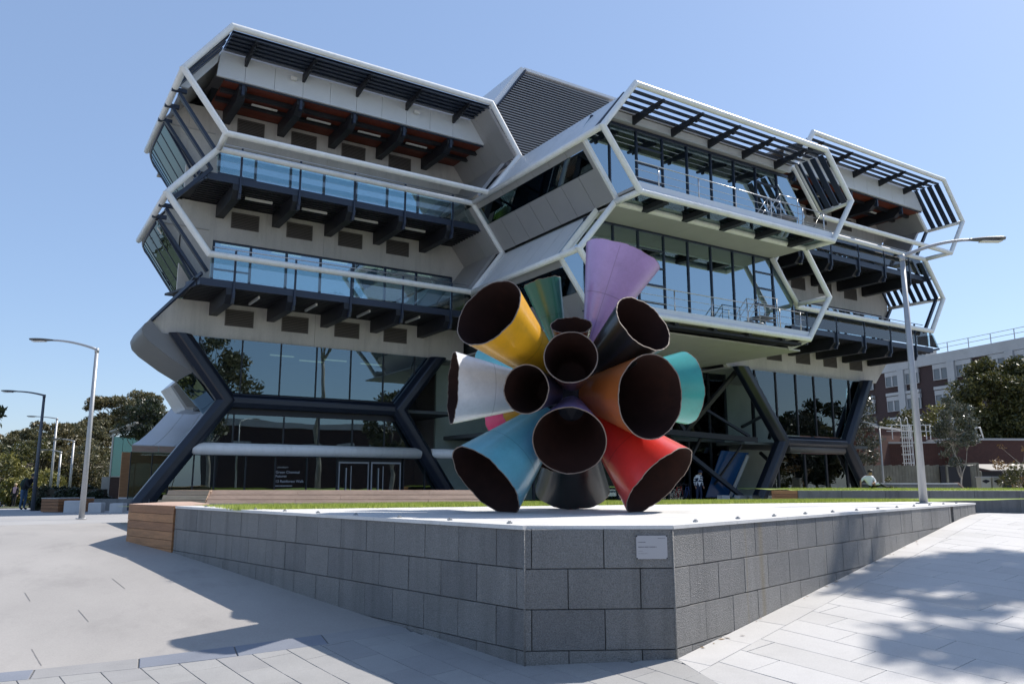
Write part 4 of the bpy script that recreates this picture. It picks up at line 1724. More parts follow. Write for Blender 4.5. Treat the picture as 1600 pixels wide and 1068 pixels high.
# lower glass wall
xlB2 = lambda z: sloped_x(19.25, 11.08, 21.1, 13.4, z) if z > 11.08 else sloped_x(19.25, 11.08, 21.05, 8.7, z)
xrB2 = lambda z: sloped_x(35.15, 11.05, 33.25, 13.35, z) if z > 11.05 else sloped_x(35.15, 11.05, 33.6, 8.8, z)
glass_wall(26.85, 9.05, 13.28, [19.3, 21.0, 22.6, 24.1, 25.7, 27.28, 28.85, 30.42, 32.0, 33.4, 35.2], xlB2, xrB2, transoms=(3, 8))
for (y0, zf, zt) in ((26.0, 13.75, 17.75), (26.85, 8.95, 13.3)):
    mb = MB()
    mb.box(21.4, 34.4, y0 + 6.0, y0 + 6.2, zf, zt)
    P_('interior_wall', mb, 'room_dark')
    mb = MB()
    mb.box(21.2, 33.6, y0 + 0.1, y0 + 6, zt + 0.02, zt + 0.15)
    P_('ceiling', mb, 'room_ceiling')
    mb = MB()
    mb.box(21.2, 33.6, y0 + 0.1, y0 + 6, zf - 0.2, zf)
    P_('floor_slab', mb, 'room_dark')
    for i in range(4):
        for j in range(2):
            mb = MB()
            xx = 21.9 + i * 2.9
            mb.box(xx, xx + 2.2, y0 + 1.1 + 1.7 * j, y0 + 1.22 + 1.7 * j, zt - 0.12, zt - 0.05)
            P_('ceiling_light', mb, 'tube_light')
    # inner raking columns seen through the glass
    for (xa, xb) in ((31.0, 32.6), (33.4, 32.2)):
        mb = MB()
        mb.bar((xa, y0 + 1.2, zf), (xb, y0 + 1.2, zt), 0.3, 0.3, up=(0, 1, 0))
        P_('inner_column', mb, 'soffit_panel')
    for i in range(5):
        mb = MB()
        mb.box(22.8 + i * 2.45, 23.0 + i * 2.45, y0 + 0.15, y0 + 5.8, zt - 0.45, zt - 0.02)
        P_('inner_beam', mb, 'room_dark')
# fascia above the upper glass
for i in range(8):
    mb = MB()
    x0 = 21.2 + i * 1.56
    mb.box(x0 + (0.2 if i == 0 else 0.006), x0 + 1.554, 25.45, 25.6, 17.72, 18.02)
    P_('fascia_panel', mb, 'pale_panel')
mb = MB()
mb.box(21.4, 33.68, 25.62, 26.4, 17.80, 17.86)
P_('ceiling', mb, 'soffit_panel')
mb = MB()
mb.box(21.42, 33.72, 25.4, 40, 18.06, 18.24)
P_('roof', mb, 'metal_panel')
for i in range(4):
    yy = YB1 + 0.38 + i * 0.48
    mb = MB()
    mb.bar((21.2, yy, 18.08), (33.7, yy, 18.08), 0.31, 0.05, up=(0, -0.25, 1))
    P_('sunshade_blade', mb, 'navy_steel')
    # the blades fold down the right-hand slope
    mb = MB()
    y2 = YB1 + 0.34 + i * 0.46
    mb.bar((33.72, y2, 18.02), (35.45, y2, 15.85), 0.06, 0.30, up=(0, 1, 0))
    P_('sunshade_blade', mb, 'navy_steel')
for b_ in (22.78, 25.15, 27.55, 29.95, 32.35):
    mb = MB()
    mb.prism([(b_ - 0.06, YB1 + 0.05, 17.98), (b_ - 0.06, YB1 + 0.05, 17.88), (b_ - 0.06, 25.45, 17.58), (b_ - 0.06, 25.45, 17.98)], (0.12, 0, 0))
    for i in range(4):
        yy = YB1 + 0.4 + i * 0.44
        mb.box(b_ - 0.05, b_ + 0.05, yy, yy + 0.16, 17.70, 17.83)
    P_('sunshade_arm', mb, 'black_steel')

def terrace(y0, y1, zd, xl, xr, posts, yr):
    mb = MB()
    mb.box(xl, xr, y0, y1, zd - 0.12, zd)
    P_('deck', mb, 'paving_base')
    mb = MB()
    mb.box(xl, xr, y0 - 0.04, y0 - 0.005, zd - 0.16, zd + 0.14)
    P_('deck_edge', mb, 'pale_panel')
    for x_ in posts:
        cyl_part((x_, yr, zd - 0.05), (x_, yr, zd + 1.1), 0.03, 'stainless', 'rail_post', 8)
        mb = MB()
        mb.prism([(x_ + 0.1, yr - 0.05, zd - 0.06), (x_ + 0.42, yr - 0.05, zd - 0.06), (x_ + 0.3, yr - 0.05, zd + 0.05), (x_ + 0.2, yr - 0.05, zd + 0.05)], (0, 0.1, 0))
        P_('foot_plate', mb, 'black_steel')
    for k, hh in enumerate((1.1, 0.74, 0.40)):
        cyl_part((posts[0] - (1.3 if k == 0 else 1.3), yr, zd + hh), (xr - 0.1, yr, zd + hh), 0.026 if k == 0 else 0.014, 'stainless', 'handrail', 8)
terrace(23.5, 26.0, 13.78, 21.15, 33.9, [22.48, 24.85, 27.2, 29.6, 31.9, 33.5], 23.62)
terrace(25.0, 26.85, 8.98, 21.0, 33.6, [22.25, 24.62, 26.95, 29.33, 31.65, 33.2], 25.12)
# small maintenance stairs and plant behind the rail
def mini_stair(x0, y, z):
    for dy_ in (0, 0.75):
        pts = [(x0, y + dy_, z + 0.75), (x0 + 0.8, y + dy_, z + 1.65), (x0 + 2.2, y + dy_, z + 1.65)]
        for (p, q) in zip(pts[:-1], pts[1:]):
            cyl_part(p, q, 0.022, 'stainless', 'stair_rail', 8)
            cyl_part((p[0], p[1], p[2] - 0.38), (q[0], q[1], q[2] - 0.38), 0.014, 'stainless', 'stair_rail', 8)
        for xx, h in ((x0, 0.75), (x0 + 0.8, 1.65), (x0 + 2.1, 1.65)):
            cyl_part((xx, y + dy_, z), (xx, y + dy_, z + h), 0.02, 'stainless', 'stair_rail', 8)
    for i in range(4):
        mb = MB()
        mb.box(x0 + 0.1 + i * 0.2, x0 + 0.34 + i * 0.2, y, y + 0.75, z + 0.13 + i * 0.16, z + 0.16 + i * 0.16)
        P_('stair_tread', mb, 'plant_steel')
    mb = MB()
    mb.box(x0 + 0.9, x0 + 2.1, y, y + 0.75, z + 0.66, z + 0.7)
    P_('stair_landing', mb, 'plant_steel')
    for (xx, w_) in ((x0 + 1.0, 0.5), (x0 + 1.8, 0.7)):
        mb = MB()
        mb.box(xx, xx + w_, y + 0.9, y + 1.4, z, z + 0.5)
        mb.cyl((xx + w_ / 2, y + 1.15, z + 0.5), (xx + w_ / 2, y + 1.15, z + 0.62), 0.2, 10)
        P_('plant_unit', mb, 'plant_steel')
mini_stair(29.9, 23.95, 13.78)
mini_stair(29.6, 25.3, 8.98)
# underside between the two front frames of the upper terrace
mb = MB()
mb.box(21.3, 33.9, 23.55, 24.85, 13.50, 13.56)
P_('deck_underside', mb, 'dark_glass')
for b_ in (22.78, 25.15, 27.55, 29.95, 32.35):
    mb = MB()
    mb.box(b_ - 0.2, b_ + 0.12, 23.5, 24.85, 13.26, 13.48)
    P_('beam', mb, 'black_steel')
for i in range(5):
    mb = MB()
    x0 = 21.15 + i * 2.46
    mb.box(x0 + 0.008, x0 + 2.452, 25.02, 26.8, 13.32, 13.40)
    P_('soffit_panel', mb, 'soffit_panel')
# grating strip and deep soffit under the lower terrace
for i in range(5):
    mb = MB()
    mb.box(21.2, 33.2, 25.15 + i * 0.12, 25.2 + i * 0.12, 8.42, 8.55)
    P_('grating_bar', mb, 'black_steel')
for b_ in (24.6, 27.0, 29.3, 31.7):
    mb = MB()
    mb.box(b_ - 0.1, b_ + 0.1, 25.0, 25.8, 8.5, 8.66)
    P_('beam', mb, 'black_steel')
for i in range(6):
    for j in range(5):
        mb = MB()
        x0, y0 = 19.9 + i * 2.35, 25.85 + j * 1.55
        mb.box(x0 + 0.008, x0 + 2.34, y0 + 0.008, y0 + 1.54, 8.28, 8.36)
        P_('soffit_panel', mb, 'soffit_panel')
mb = MB()
mb.bar((33.55, 24.95, 8.72), (33.1, 25.85, 8.35), 0.12, 0.2)
P_('bracket', mb, 'white_paint')
mb = MB()
mb.bar((36.3, 27.4, 9.25), (36.3, 30.8, 9.2), 0.14, 0.18)
P_('beam', mb, 'black_steel')

glass_mat('base_glass', (0.30, 0.40, 0.42), 1.75, refl=(0.70, 0.86, 0.92), base=0.14, wob=0.07)
# ---------------- ground storeys: navy hexagonal tubes and glazing
def big(a, b, r=0.4, m='navy_tube'):
    mb = MB()
    mb.tube([a, b], r, 24)
    if m == 'navy_tube' and abs(a[2] - b[2]) > 1:
        # the outer end of a raking tube is cut level
        k = 0 if max(abs(a[2] - 4.7), 0) > abs(b[2] - 4.7) else 1
        d = (Vector(b) - Vector(a)).normalized()
        zc_ = (a, b)[k][2]
        for i in range(24 * k, 24 * k + 24):
            v = Vector(mb.v[i])
            v += d * ((zc_ - v.z) / d.z)
            mb.v[i] = tuple(v)
    return P_('column_tube', mb, m)
def knot(p, r):
    mb = MB()
    n, m_ = 16, 10
    for i in range(m_ + 1):
        t = math.pi * i / m_
        for k in range(n):
            a = 2 * math.pi * k / n
            mb.v.append((p[0] + r * math.sin(t) * math.cos(a), p[1] + r * math.sin(t) * math.sin(a), p[2] + r * math.cos(t)))
    for i in range(m_):
        for k in range(n):
            k2 = (k + 1) % n
            mb.f.append((i * n + k, i * n + k2, (i + 1) * n + k2, (i + 1) * n + k))
    mb.sm = True
    P_('column_joint', mb, 'navy_tube')

YT = 37.22
def column(top, mid, bot, r):
    # a bent eight-sided steel column, mitred at the knee, its ends cut level
    P = [Vector(top), Vector(mid), Vector(bot)]
    yv = Vector((0, 1, 0))
    d0 = (P[1] - P[0]).normalized()
    d1 = (P[2] - P[1]).normalized()
    t = (d0 + d1).normalized()
    mb = MB()
    N_ = 16
    for i, p in enumerate(P):
        d = d0 if i < 2 else d1
        bn = d.cross(yv).normalized()
        for k in range(N_):
            # octagon with softened corners
            a = math.pi / 8 + math.pi / 4 * (k // 2) + (-0.09 if k % 2 == 0 else 0.09)
            off = yv * math.cos(a) * r + bn * math.sin(a) * r
            if i == 1:
                off = off - d * (off.dot(t) / d.dot(t))
            else:
                off = off - d * (off.z / d.z)
            mb.v.append(tuple(p + off))
    for i in range(2):
        for k in range(N_):
            k2 = (k + 1) % N_
            mb.f.append((i * N_ + k, i * N_ + k2, (i + 1) * N_ + k2, (i + 1) * N_ + k))
    mb.f.append(tuple(range(N_ - 1, -1, -1)))
    mb.f.append(tuple(2 * N_ + k for k in range(N_)))
    P_('column', mb, 'navy_tube')

def octa(a, b, r, m='navy_tube'):
    P = [Vector(a), Vector(b)]
    d = (P[1] - P[0]).normalized()
    yv = Vector((0, 1, 0))
    bn = d.cross(yv).normalized()
    mb = MB()
    N_ = 16
    for p in P:
        for k in range(N_):
            an = math.pi / 8 + math.pi / 4 * (k // 2) + (-0.09 if k % 2 == 0 else 0.09)
            mb.v.append(tuple(p + yv * math.cos(an) * r + bn * math.sin(an) * r))
    for k in range(N_):
        k2 = (k + 1) % N_
        mb.f.append((k, k2, N_ + k2, N_ + k))
    mb.f.append(tuple(range(N_ - 1, -1, -1)))
    mb.f.append(tuple(N_ + k for k in range(N_)))
    P_('transfer_beam', mb, m)

column((6.32, YT, 8.19), (8.47, YT, 5.35), (5.05, YT, 0.5), 0.40)
column((19.12, YT, 8.19), (16.92, YT, 5.33), (20.3, YT, 0.5), 0.40)
octa((8.6, YT + 0.02, 5.35), (16.8, YT + 0.02, 5.33), 0.32)
big((7.1, YT - 0.1, 3.17), (18.15, YT - 0.1, 3.17), 0.27, 'white_paint')
big((18.75, YT - 0.1, 3.17), (24.0, YT - 0.1, 3.17), 0.25, 'white_paint')
YT2 = 30.6
column((34.92, YT2, 8.14), (38.1, YT2, 4.05), (35.6, YT2, 0.4), 0.42)
column((46.6, YT2, 8.14), (44.05, YT2, 4.05), (46.4, YT2, 0.4), 0.40)
octa((38.25, YT2 + 0.02, 4.05), (43.9, YT2 + 0.02, 4.05), 0.33)
big((38.5, YT2 - 0.02, 3.62), (43.7, YT2 - 0.02, 3.62), 0.2, 'louvre_grey')

def pane_wall(Y, poly_fn, z0, z1, ms, m, name='window', mw=0.05):
    for i in range(len(ms) - 1):
        a, b = ms[i] + 0.03, ms[i + 1] - 0.03
        def cx(x, z):
            l_, r_ = poly_fn(z)
            return min(max(x, l_), r_)
        pts = [(cx(a, z0), Y, z0), (cx(b, z0), Y, z0), (cx(b, z1), Y, z1), (cx(a, z1), Y, z1)]
        if abs(pts[0][0] - pts[1][0]) < 0.05 and abs(pts[2][0] - pts[3][0]) < 0.05:
            continue
        mb = MB()
        mb.prism(pts, (0, 0.012, 0))
        P_(name, mb, m)
    for x_ in ms:
        l0, r0 = poly_fn(z0)
        l1, r1 = poly_fn(z1)
        za, zb = z0, z1
        # clip mullion to slopes
        zs = [z for z in [z0 + (z1 - z0) * k / 20 for k in range(21)] if poly_fn(z)[0] <= x_ <= poly_fn(z)[1]]
        if len(zs) < 3:
            continue
        mb = MB()
        mb.box(x_ - mw / 2, x_ + mw / 2, Y - 0.06, Y + 0.05, zs[0], zs[-1])
        P_('mullion', mb, 'black_steel')

up_A = lambda z: (6.35 + (8.15 - z) * 0.76, 19.1 - (8.15 - z) * 0.77)
lo_A = lambda z: (8.47 - (5.35 - z) * 0.7, 16.92 + (5.33 - z) * 0.7)
pane_wall(37.45, up_A, 5.75, 8.2, [5.5, 7.2, 9.1, 10.9, 12.65, 14.4, 16.15, 17.9, 20], 'base_glass')
pane_wall(37.45, lo_A, 3.45, 4.75, [5.5, 8.9, 11.2, 12.9, 14.6, 16.3, 18.2, 20], 'dark_glass')
pane_wall(37.45, lo_A, 0.75, 2.95, [4.5, 6.3, 7.3, 8.2, 9.55, 10.9, 12.4, 13.9], 'dark_glass')
pane_wall(37.45, lo_A, 0.75, 2.95, [17.4, 18.6, 20.2], 'dark_glass')
for (z0, z1) in ((4.75, 5.72), (2.95, 3.42)):
    l0, r0 = (8.1, 17.3) if z0 > 4 else (6.9, 18.5)
    mb = MB()
    mb.box(l0, r0, 37.42, 37.55, z0, z1)
    P_('spandrel', mb, 'black_steel')
for (z0, z1, xa, xb) in ((0.6, 8.2, 4.9, 20.5),):
    mb = MB()
    mb.box(9.2, xb, 42.6, 42.8, z0, z1)
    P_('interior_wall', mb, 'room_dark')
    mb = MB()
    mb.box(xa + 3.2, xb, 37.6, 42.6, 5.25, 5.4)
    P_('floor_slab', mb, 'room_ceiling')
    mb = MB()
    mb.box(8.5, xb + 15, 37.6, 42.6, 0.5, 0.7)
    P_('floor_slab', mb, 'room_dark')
for (x_, z_) in ((11.0, 7.95), (13.8, 7.95), (12.5, 7.8), (15.8, 7.9)):
    mb = MB()
    mb.box(x_, x_ + 1.2, 39.6, 39.7, z_, z_ + 0.06)
    P_('ceiling_light', mb, 'tube_light')
mb = MB()
mb.box(6.5, 20, 37.6, 42.6, 8.12, 8.2)
P_('ceiling', mb, 'room_ceiling')
# entrance doors
dl = P_('doorway', MB().box(13.95, 17.3, 37.50, 37.6, 2.72, 2.95), 'black_steel')
for (x0, x1, yy) in ((13.98, 15.55, 37.45), (15.6, 17.2, 37.30)):
    mb = MB()
    mb.box(x0, x0 + 0.06, yy, yy + 0.06, 0.72, 2.7)
    mb.box(x1 - 0.06, x1, yy, yy + 0.06, 0.72, 2.7)
    mb.box(x0 + 0.06, x1 - 0.06, yy, yy + 0.06, 2.62, 2.7)
    o = P_('door', mb, 'plant_steel')
    mb = MB()
    mb.box(x0 + 0.06, x1 - 0.06, yy + 0.02, yy + 0.03, 0.75, 2.62)
    P_('pane', mb, 'dark_glass', parent=o)
    mb = MB()
    mb.box(x0 + 0.35, x0 + 0.40, yy - 0.05, yy - 0.01, 1.2, 2.4)
    mb.box(x0 + 0.62, x0 + 0.66, yy - 0.0, yy + 0.015, 0.75, 2.5)
    P_('handle', mb, 'plant_steel', parent=o)
# lettering on the dark glass left of the doors
class _T:
    pass
def wall_text(body, size, x, z, m='sign_white'):
    text_obj('lettering', body, size, (x, 37.435, z), (1, 0, 0), (0, 0, 1), m, B)
wall_text('UNIVERSITY', 0.10, 10.98, 2.36, 'pole_steel')
wall_text('Green Chemical', 0.17, 10.93, 2.12)
wall_text('Futures', 0.17, 10.93, 1.94)
wall_text('13 Rainforest Walk', 0.17, 10.93, 1.70)
for (zz, w_) in ((1.52, 0.75), (1.28, 0.6)):
    mb = MB()
    s_ = 0
    rr = random.Random(2)
    while s_ < w_:
        k = rr.uniform(0.03, 0.06)
        mb.box(10.95 + s_, 10.95 + s_ + k, 37.43, 37.434, zz, zz + 0.05)
        s_ += k + 0.02
    P_('lettering', mb, 'pole_steel')

# right base glazing
up_C = lambda z: (34.95 + (8.1 - z) * 0.778, 46.6 - (8.1 - z) * 0.63)
lo_C = lambda z: (38.1 - (4.05 - z) * 0.69, 44.05 + (4.05 - z) * 0.64)
pane_wall(30.85, up_C, 4.45, 8.1, [34, 36.3, 38.1, 39.9, 41.6, 43.3, 45.1, 47], 'lobby_glass', mw=0.09)
pane_wall(30.85, lo_C, 0.75, 3.4, [35, 37.9, 40.3, 42.3, 44.3, 47], 'lobby_glass', mw=0.14)
for (a, b) in (((37.5, 33, 5.0), (41.6, 33, 6.6)), ((40.5, 33.5, 4.4), (42.2, 33.5, 8.2)), ((38.8, 33.2, 4.2), (38.8, 33.2, 8.2)), ((44, 33, 4.4), (45.5, 33, 8.2)), ((39, 33, 3.5), (43.0, 33, 0.9))):
    mb = MB()
    mb.bar(a, b, 0.16, 0.16, up=(0, 1, 0))
    P_('brace', mb, 'black_steel')
mb = MB()
mb.box(35, 47.3, 36.5, 36.7, 0.6, 8.1)
P_('interior_wall', mb, 'lobby_wall')
mb = MB()
mb.box(35.5, 47, 31.1, 36.5, 3.85, 4.0)
P_('floor_slab', mb, 'room_ceiling')
mb = MB()
mb.box(34.5, 47.3, 30.9, 36.5, 8.1, 8.2)
P_('ceiling', mb, 'soffit_panel')
mb = MB()
mb.bar((40.4, 32.4, 3.4), (44.2, 32.4, 0.9), 0.3, 0.9, up=(0, 0, 1))
P_('stair_flight', mb, 'soffit_panel')
mb = MB()
mb.box(37, 46, 32.0, 32.06, 1.0, 1.12)
P_('bench_rail', mb, 'soffit_panel')

# glazed lobby between the two bases, with dark bracing
lob = lambda z: (20.0, 36.4)
pane_wall(33.2, lob, 0.7, 4.0, [22.5, 24.3, 26.1, 27.9, 29.7, 31.5, 33.2, 35.0, 36.4], 'lobby_glass', mw=0.12)
pane_wall(33.2, lob, 4.3, 8.25, [20.6, 22.5, 24.3, 26.1, 27.9, 29.7, 31.5, 33.2, 35.0, 36.4], 'lobby_glass', mw=0.12)
for (a, b, w_) in (((28.0, 33.0, 4.6), (36.6, 31.2, 4.1), 0.30), ((32.4, 32.6, 4.5), (35.2, 31.0, 8.1), 0.22), ((32.4, 32.6, 4.5), (29.5, 32.9, 8.1), 0.2), ((33.2, 32.6, 6.2), (36.3, 31.4, 4.3), 0.14),
                   ((31.2, 32.8, 4.2), (35.6, 31.2, 0.7), 0.22), ((33.6, 32.6, 4.2), (32.2, 32.7, 2.2), 0.12), ((30.6, 32.9, 0.7), (30.6, 32.9, 8.2), 0.24), ((29.9, 32.9, 0.7), (29.9, 32.9, 4.3), 0.2), ((35.6, 31.4, 3.8), (33.9, 32.0, 1.6), 0.1), ((28.6, 32.9, 2.8), (30.4, 32.9, 4.1), 0.08), ((30.9, 32.8, 4.3), (32.4, 32.6, 6.3), 0.1)):
    mb = MB()
    mb.bar(a, b, w_, w_, up=(0, 1, 0))
    P_('brace', mb, 'black_steel')
big((24.5, 32.4, 4.75), (31.0, 32.4, 4.75), 0.26, 'white_paint')
mb = MB()
mb.box(20.5, 36.5, 40.0, 40.2, 0.6, 8.3)
P_('interior_wall', mb, 'lobby_wall')
mb = MB()
mb.box(21, 36.4, 33.4, 40, 4.05, 4.25)
P_('floor_slab', mb, 'room_ceiling')
mb = MB()
mb.box(20.4, 36.4, 33.3, 40, 8.28, 8.36)
P_('ceiling', mb, 'soffit_panel')
# blue reflection in the lobby glass, put in as a plain coloured panel
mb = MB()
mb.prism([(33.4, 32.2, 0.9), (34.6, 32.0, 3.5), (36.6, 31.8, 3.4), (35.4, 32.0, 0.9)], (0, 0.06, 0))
MATS['blue_reflection'] = mat('blue_reflection', (0.015, 0.06, 0.15), 0.15)
P_('blue_reflection', mb, 'blue_reflection')
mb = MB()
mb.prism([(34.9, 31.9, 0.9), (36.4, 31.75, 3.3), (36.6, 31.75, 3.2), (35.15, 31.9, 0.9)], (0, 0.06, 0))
P_('blue_reflection_stripe', mb, 'soffit_panel')
# solid core of the building so that no light leaks through
mb = MB()
mb.box(12.5, 20.8, 43.4, 52, 0.6, 20.4)
mb.box(8.6, 12.49, 43.4, 50, 8.3, 20.4)
P_('core', mb, 'metal_panel')
mb = MB()
mb.box(20.9, 47.5, 40.3, 48, 0.6, 18.0)
P_('core', mb, 'metal_panel')
mb = MB()
mb.box(36.5, 48.6, 36.8, 40.2, 8.2, 20.4)
P_('core', mb, 'metal_panel')
mb = MB()
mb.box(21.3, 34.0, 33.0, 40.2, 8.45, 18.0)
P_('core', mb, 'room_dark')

# ================================================================ cone sculpture
F3 = FWD
U3 = Vector((0, 0, 1))
def cam_pt(px, py, depth):
    # a place given by the direction in which it is seen and its distance ahead
    p = rad(10.07)
    fw = FWD * math.cos(p) + U3 * math.sin(p)
    up = RGT.cross(fw)
    d = fw * 1244.4 + RGT * (px - 800) - up * (py - 534)
    return Vector((0, 0, 1.65)) + d * (depth / d.dot(FWD))

S = Thing('cone_sculpture', 'sculpture of steel cones painted in many colours bursting outwards on the stone plinth', 'sculpture', loc=(7.4, 10.1, 1.25))
DC = 12.25
C0 = cam_pt(893.9, 614.1, DC)
cone_specs = [
    # colour name, rgb, mouth centre (in an enlarged view), radius, facing, reach, inner end fraction, inner radius fraction
    ('yellow', (0.78, 0.40, 0.02), 217, 297, 146, 0.69, 560, 0.3, 0.42),
    ('green', (0.008, 0.11, 0.07), 412, 190, 72, 0.02, 415, 0.2, 0.12),
    ('lilac', (0.42, 0.29, 0.56), 703, 94, 147, 0.00, 532, 0.3, 0.13),
    ('rust red', (0.20, 0.05, 0.02), 517, 345, 79, 0.52, 300, 0.4, 0.5),
    ('dark brown', (0.06, 0.025, 0.02), 515, 459, 101, 0.95, 430, 0.5, 0.6),
    ('black', (0.012, 0.014, 0.016), 778, 337, 124, 0.66, 480, 0.2, 0.45),
    ('orange', (0.42, 0.12, 0.03), 805, 602, 158, 0.76, 467, 0.3, 0.48),
    ('teal', (0.04, 0.36, 0.32), 925, 570, 134, -0.36, 440, 0.2, 0.40),
    ('white', (0.72, 0.74, 0.76), 88, 570, 134, 0.22, 446, 0.3, 0.42),
    ('small slate blue', (0.03, 0.03, 0.06), 353, 575, 92, 0.85, 440, 0.5, 0.6),
    ('purple', (0.34, 0.27, 0.56), 510, 762, 136, 0.88, 380, 0.35, 0.40),
    ('light blue', (0.12, 0.38, 0.47), 205, 908, 160, 0.42, 500, 0.3, 0.40),
    ('red', (0.62, 0.03, 0.022), 837, 908, 160, 0.42, 500, 0.3, 0.38),
    ('glossy black', (0.014, 0.016, 0.016), 521, 938, 134, -0.50, 400, 0.25, 0.42),
    ('magenta', (0.62, 0.04, 0.15), 243, 695, 66, -0.55, 360, 0.2, 0.4),
    ('amber', (0.60, 0.30, 0.02), 285, 668, 52, -0.25, 290, 0.3, 0.5),
    ('pale turquoise', (0.12, 0.42, 0.50), 215, 468, 70, -0.62, 480, 0.2, 0.4),
    ('violet', (0.16, 0.09, 0.26), 440, 850, 62, 0.25, 300, 0.2, 0.4),
]
ZP = 0.00416   # metres per enlarged-view pixel at the centre
def paint(name, col):
    return mat('paint_' + name.replace(' ', '_'), col, 0.30, var=0.10, scale=1.6, coat=0.25, bump=0.025, bscale=2.2, fine=0.03, fscale=25, dirt=(tuple(c * 0.55 + 0.02 for c in col), 2.6, 0.35))
for ci, (nm, col, zx, zy, ra, cf, reach, t0, rn) in enumerate(cone_specs):
    paint(nm, col)
    depth = DC - reach * ZP * cf
    mc = cam_pt(670 + zx / 2.322, 360 + zy / 2.322, depth)
    ax = (mc - C0)
    L = ax.length
    ax.normalize()
    R_ = ra / 2.322 * (mc.dot(FWD)) / 1262.0
    n = 64
    rr = random.Random(ci * 5 + 1)
    ph = [rr.uniform(0, 6.28) for _ in range(4)]
    e1_ = ax.orthogonal().normalized()
    e2_ = ax.cross(e1_)
    def wob(a):
        return 0.006 * math.sin(7 * a + ph[0]) + 0.004 * math.sin(13 * a + ph[1]) + 0.003 * math.sin(29 * a + ph[2])
    def ring(t, r, w=0.0):
        out = []
        base = C0 + ax * 0 + (mc - C0 - ax * L) * t + ax * (L * t)
        for k in range(n):
            a = 2 * math.pi * k / n
            out.append(base + (e1_ * math.cos(a) + e2_ * math.sin(a)) * r + ax * (w * wob(a)))
        return out
    ts = [t0 + (1 - t0) * i / 8 for i in range(9)]
    def rad_at(t):
        s = (t - t0) / (1 - t0)
        return R_ * (rn + (1 - rn) * s)
    mb = MB()
    for i, t in enumerate(ts):
        mb.v += [tuple(p) for p in ring(t, rad_at(t), 1 if i == 8 else 0)]
    for i in range(8):
        for k in range(n):
            k2 = (k + 1) % n
            mb.f.append((i * n + k, i * n + k2, (i + 1) * n + k2, (i + 1) * n + k))
    mb.sm = True
    cone = S.part('cone', mb, 'paint_' + nm.replace(' ', '_'), label=nm + ' cone')
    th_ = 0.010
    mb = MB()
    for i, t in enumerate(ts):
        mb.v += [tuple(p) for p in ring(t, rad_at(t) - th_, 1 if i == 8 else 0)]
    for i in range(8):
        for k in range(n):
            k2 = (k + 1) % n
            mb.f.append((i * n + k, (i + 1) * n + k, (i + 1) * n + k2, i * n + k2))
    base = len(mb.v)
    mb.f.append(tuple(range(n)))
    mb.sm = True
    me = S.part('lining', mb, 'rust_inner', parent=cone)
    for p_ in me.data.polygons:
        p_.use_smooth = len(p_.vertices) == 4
    mb = MB()
    a_ = ring(1.0, R_ + 0.002, 1)
    b_ = ring(1.0, R_ - th_ - 0.002, 1)
    c_ = [p + ax * 0.006 for p in a_]
    d_ = [p + ax * 0.006 for p in b_]
    mb.v += [tuple(p) for p in a_ + b_ + c_ + d_]
    for k in range(n):
        k2 = (k + 1) % n
        mb.f += [(k, k2, k2 + 2 * n, k + 2 * n), (k + 2 * n, k2 + 2 * n, k2 + 3 * n, k + 3 * n), (k + 3 * n, k2 + 3 * n, k2 + n, k + n)]
    S.part('rim', mb, 'cut_edge', parent=cone)
    # weld seams: one along the cone, one round it
    mb = MB()
    sa = rr.uniform(0, 6.28)
    for (t, r_) in ((ts[0], rad_at(ts[0])), (0.985, rad_at(0.985))):
        for da in (-0.010, 0.010):
            a = sa + da / max(r_, 0.05) * 0.45
            mb.v.append(tuple(C0 + ax * (L * t) + (e1_ * math.cos(a) + e2_ * math.sin(a)) * (r_ + 0.002)))
    mb.f.append((0, 1, 3, 2))
    tm = rr.uniform(0.55, 0.75)
    k0 = len(mb.v)
    for t in (tm, tm + 0.006):
        for k in range(n):
            a = 2 * math.pi * k / n
            mb.v.append(tuple(C0 + ax * (L * t) + (e1_ * math.cos(a) + e2_ * math.sin(a)) * (rad_at(t) + 0.002)))
    for k in range(n):
        k2 = (k + 1) % n
        mb.f.append((k0 + k, k0 + k2, k0 + n + k2, k0 + n + k))
    paint('seam ' + nm, tuple(c * 0.72 for c in col))
    S.part('weld_seam', mb, 'paint_seam_' + nm.replace(' ', '_'), parent=cone)
# welded hub where the cones meet
mb = MB()
hub_r = 0.62
for i in range(9):
    t = math.pi * i / 8
    for k in range(14):
        a = 2 * math.pi * (k + 0.5 * (i % 2)) / 14
        mb.v.append(tuple(C0 + Vector((math.sin(t) * math.cos(a), math.sin(t) * math.sin(a), math.cos(t))) * hub_r))
for i in range(8):
    for k in range(14):
        k2 = (k + 1) % 14
        mb.f.append((i * 14 + k, i * 14 + k2, (i + 1) * 14 + k2, (i + 1) * 14 + k))
S.part('hub', mb, 'core_dark')

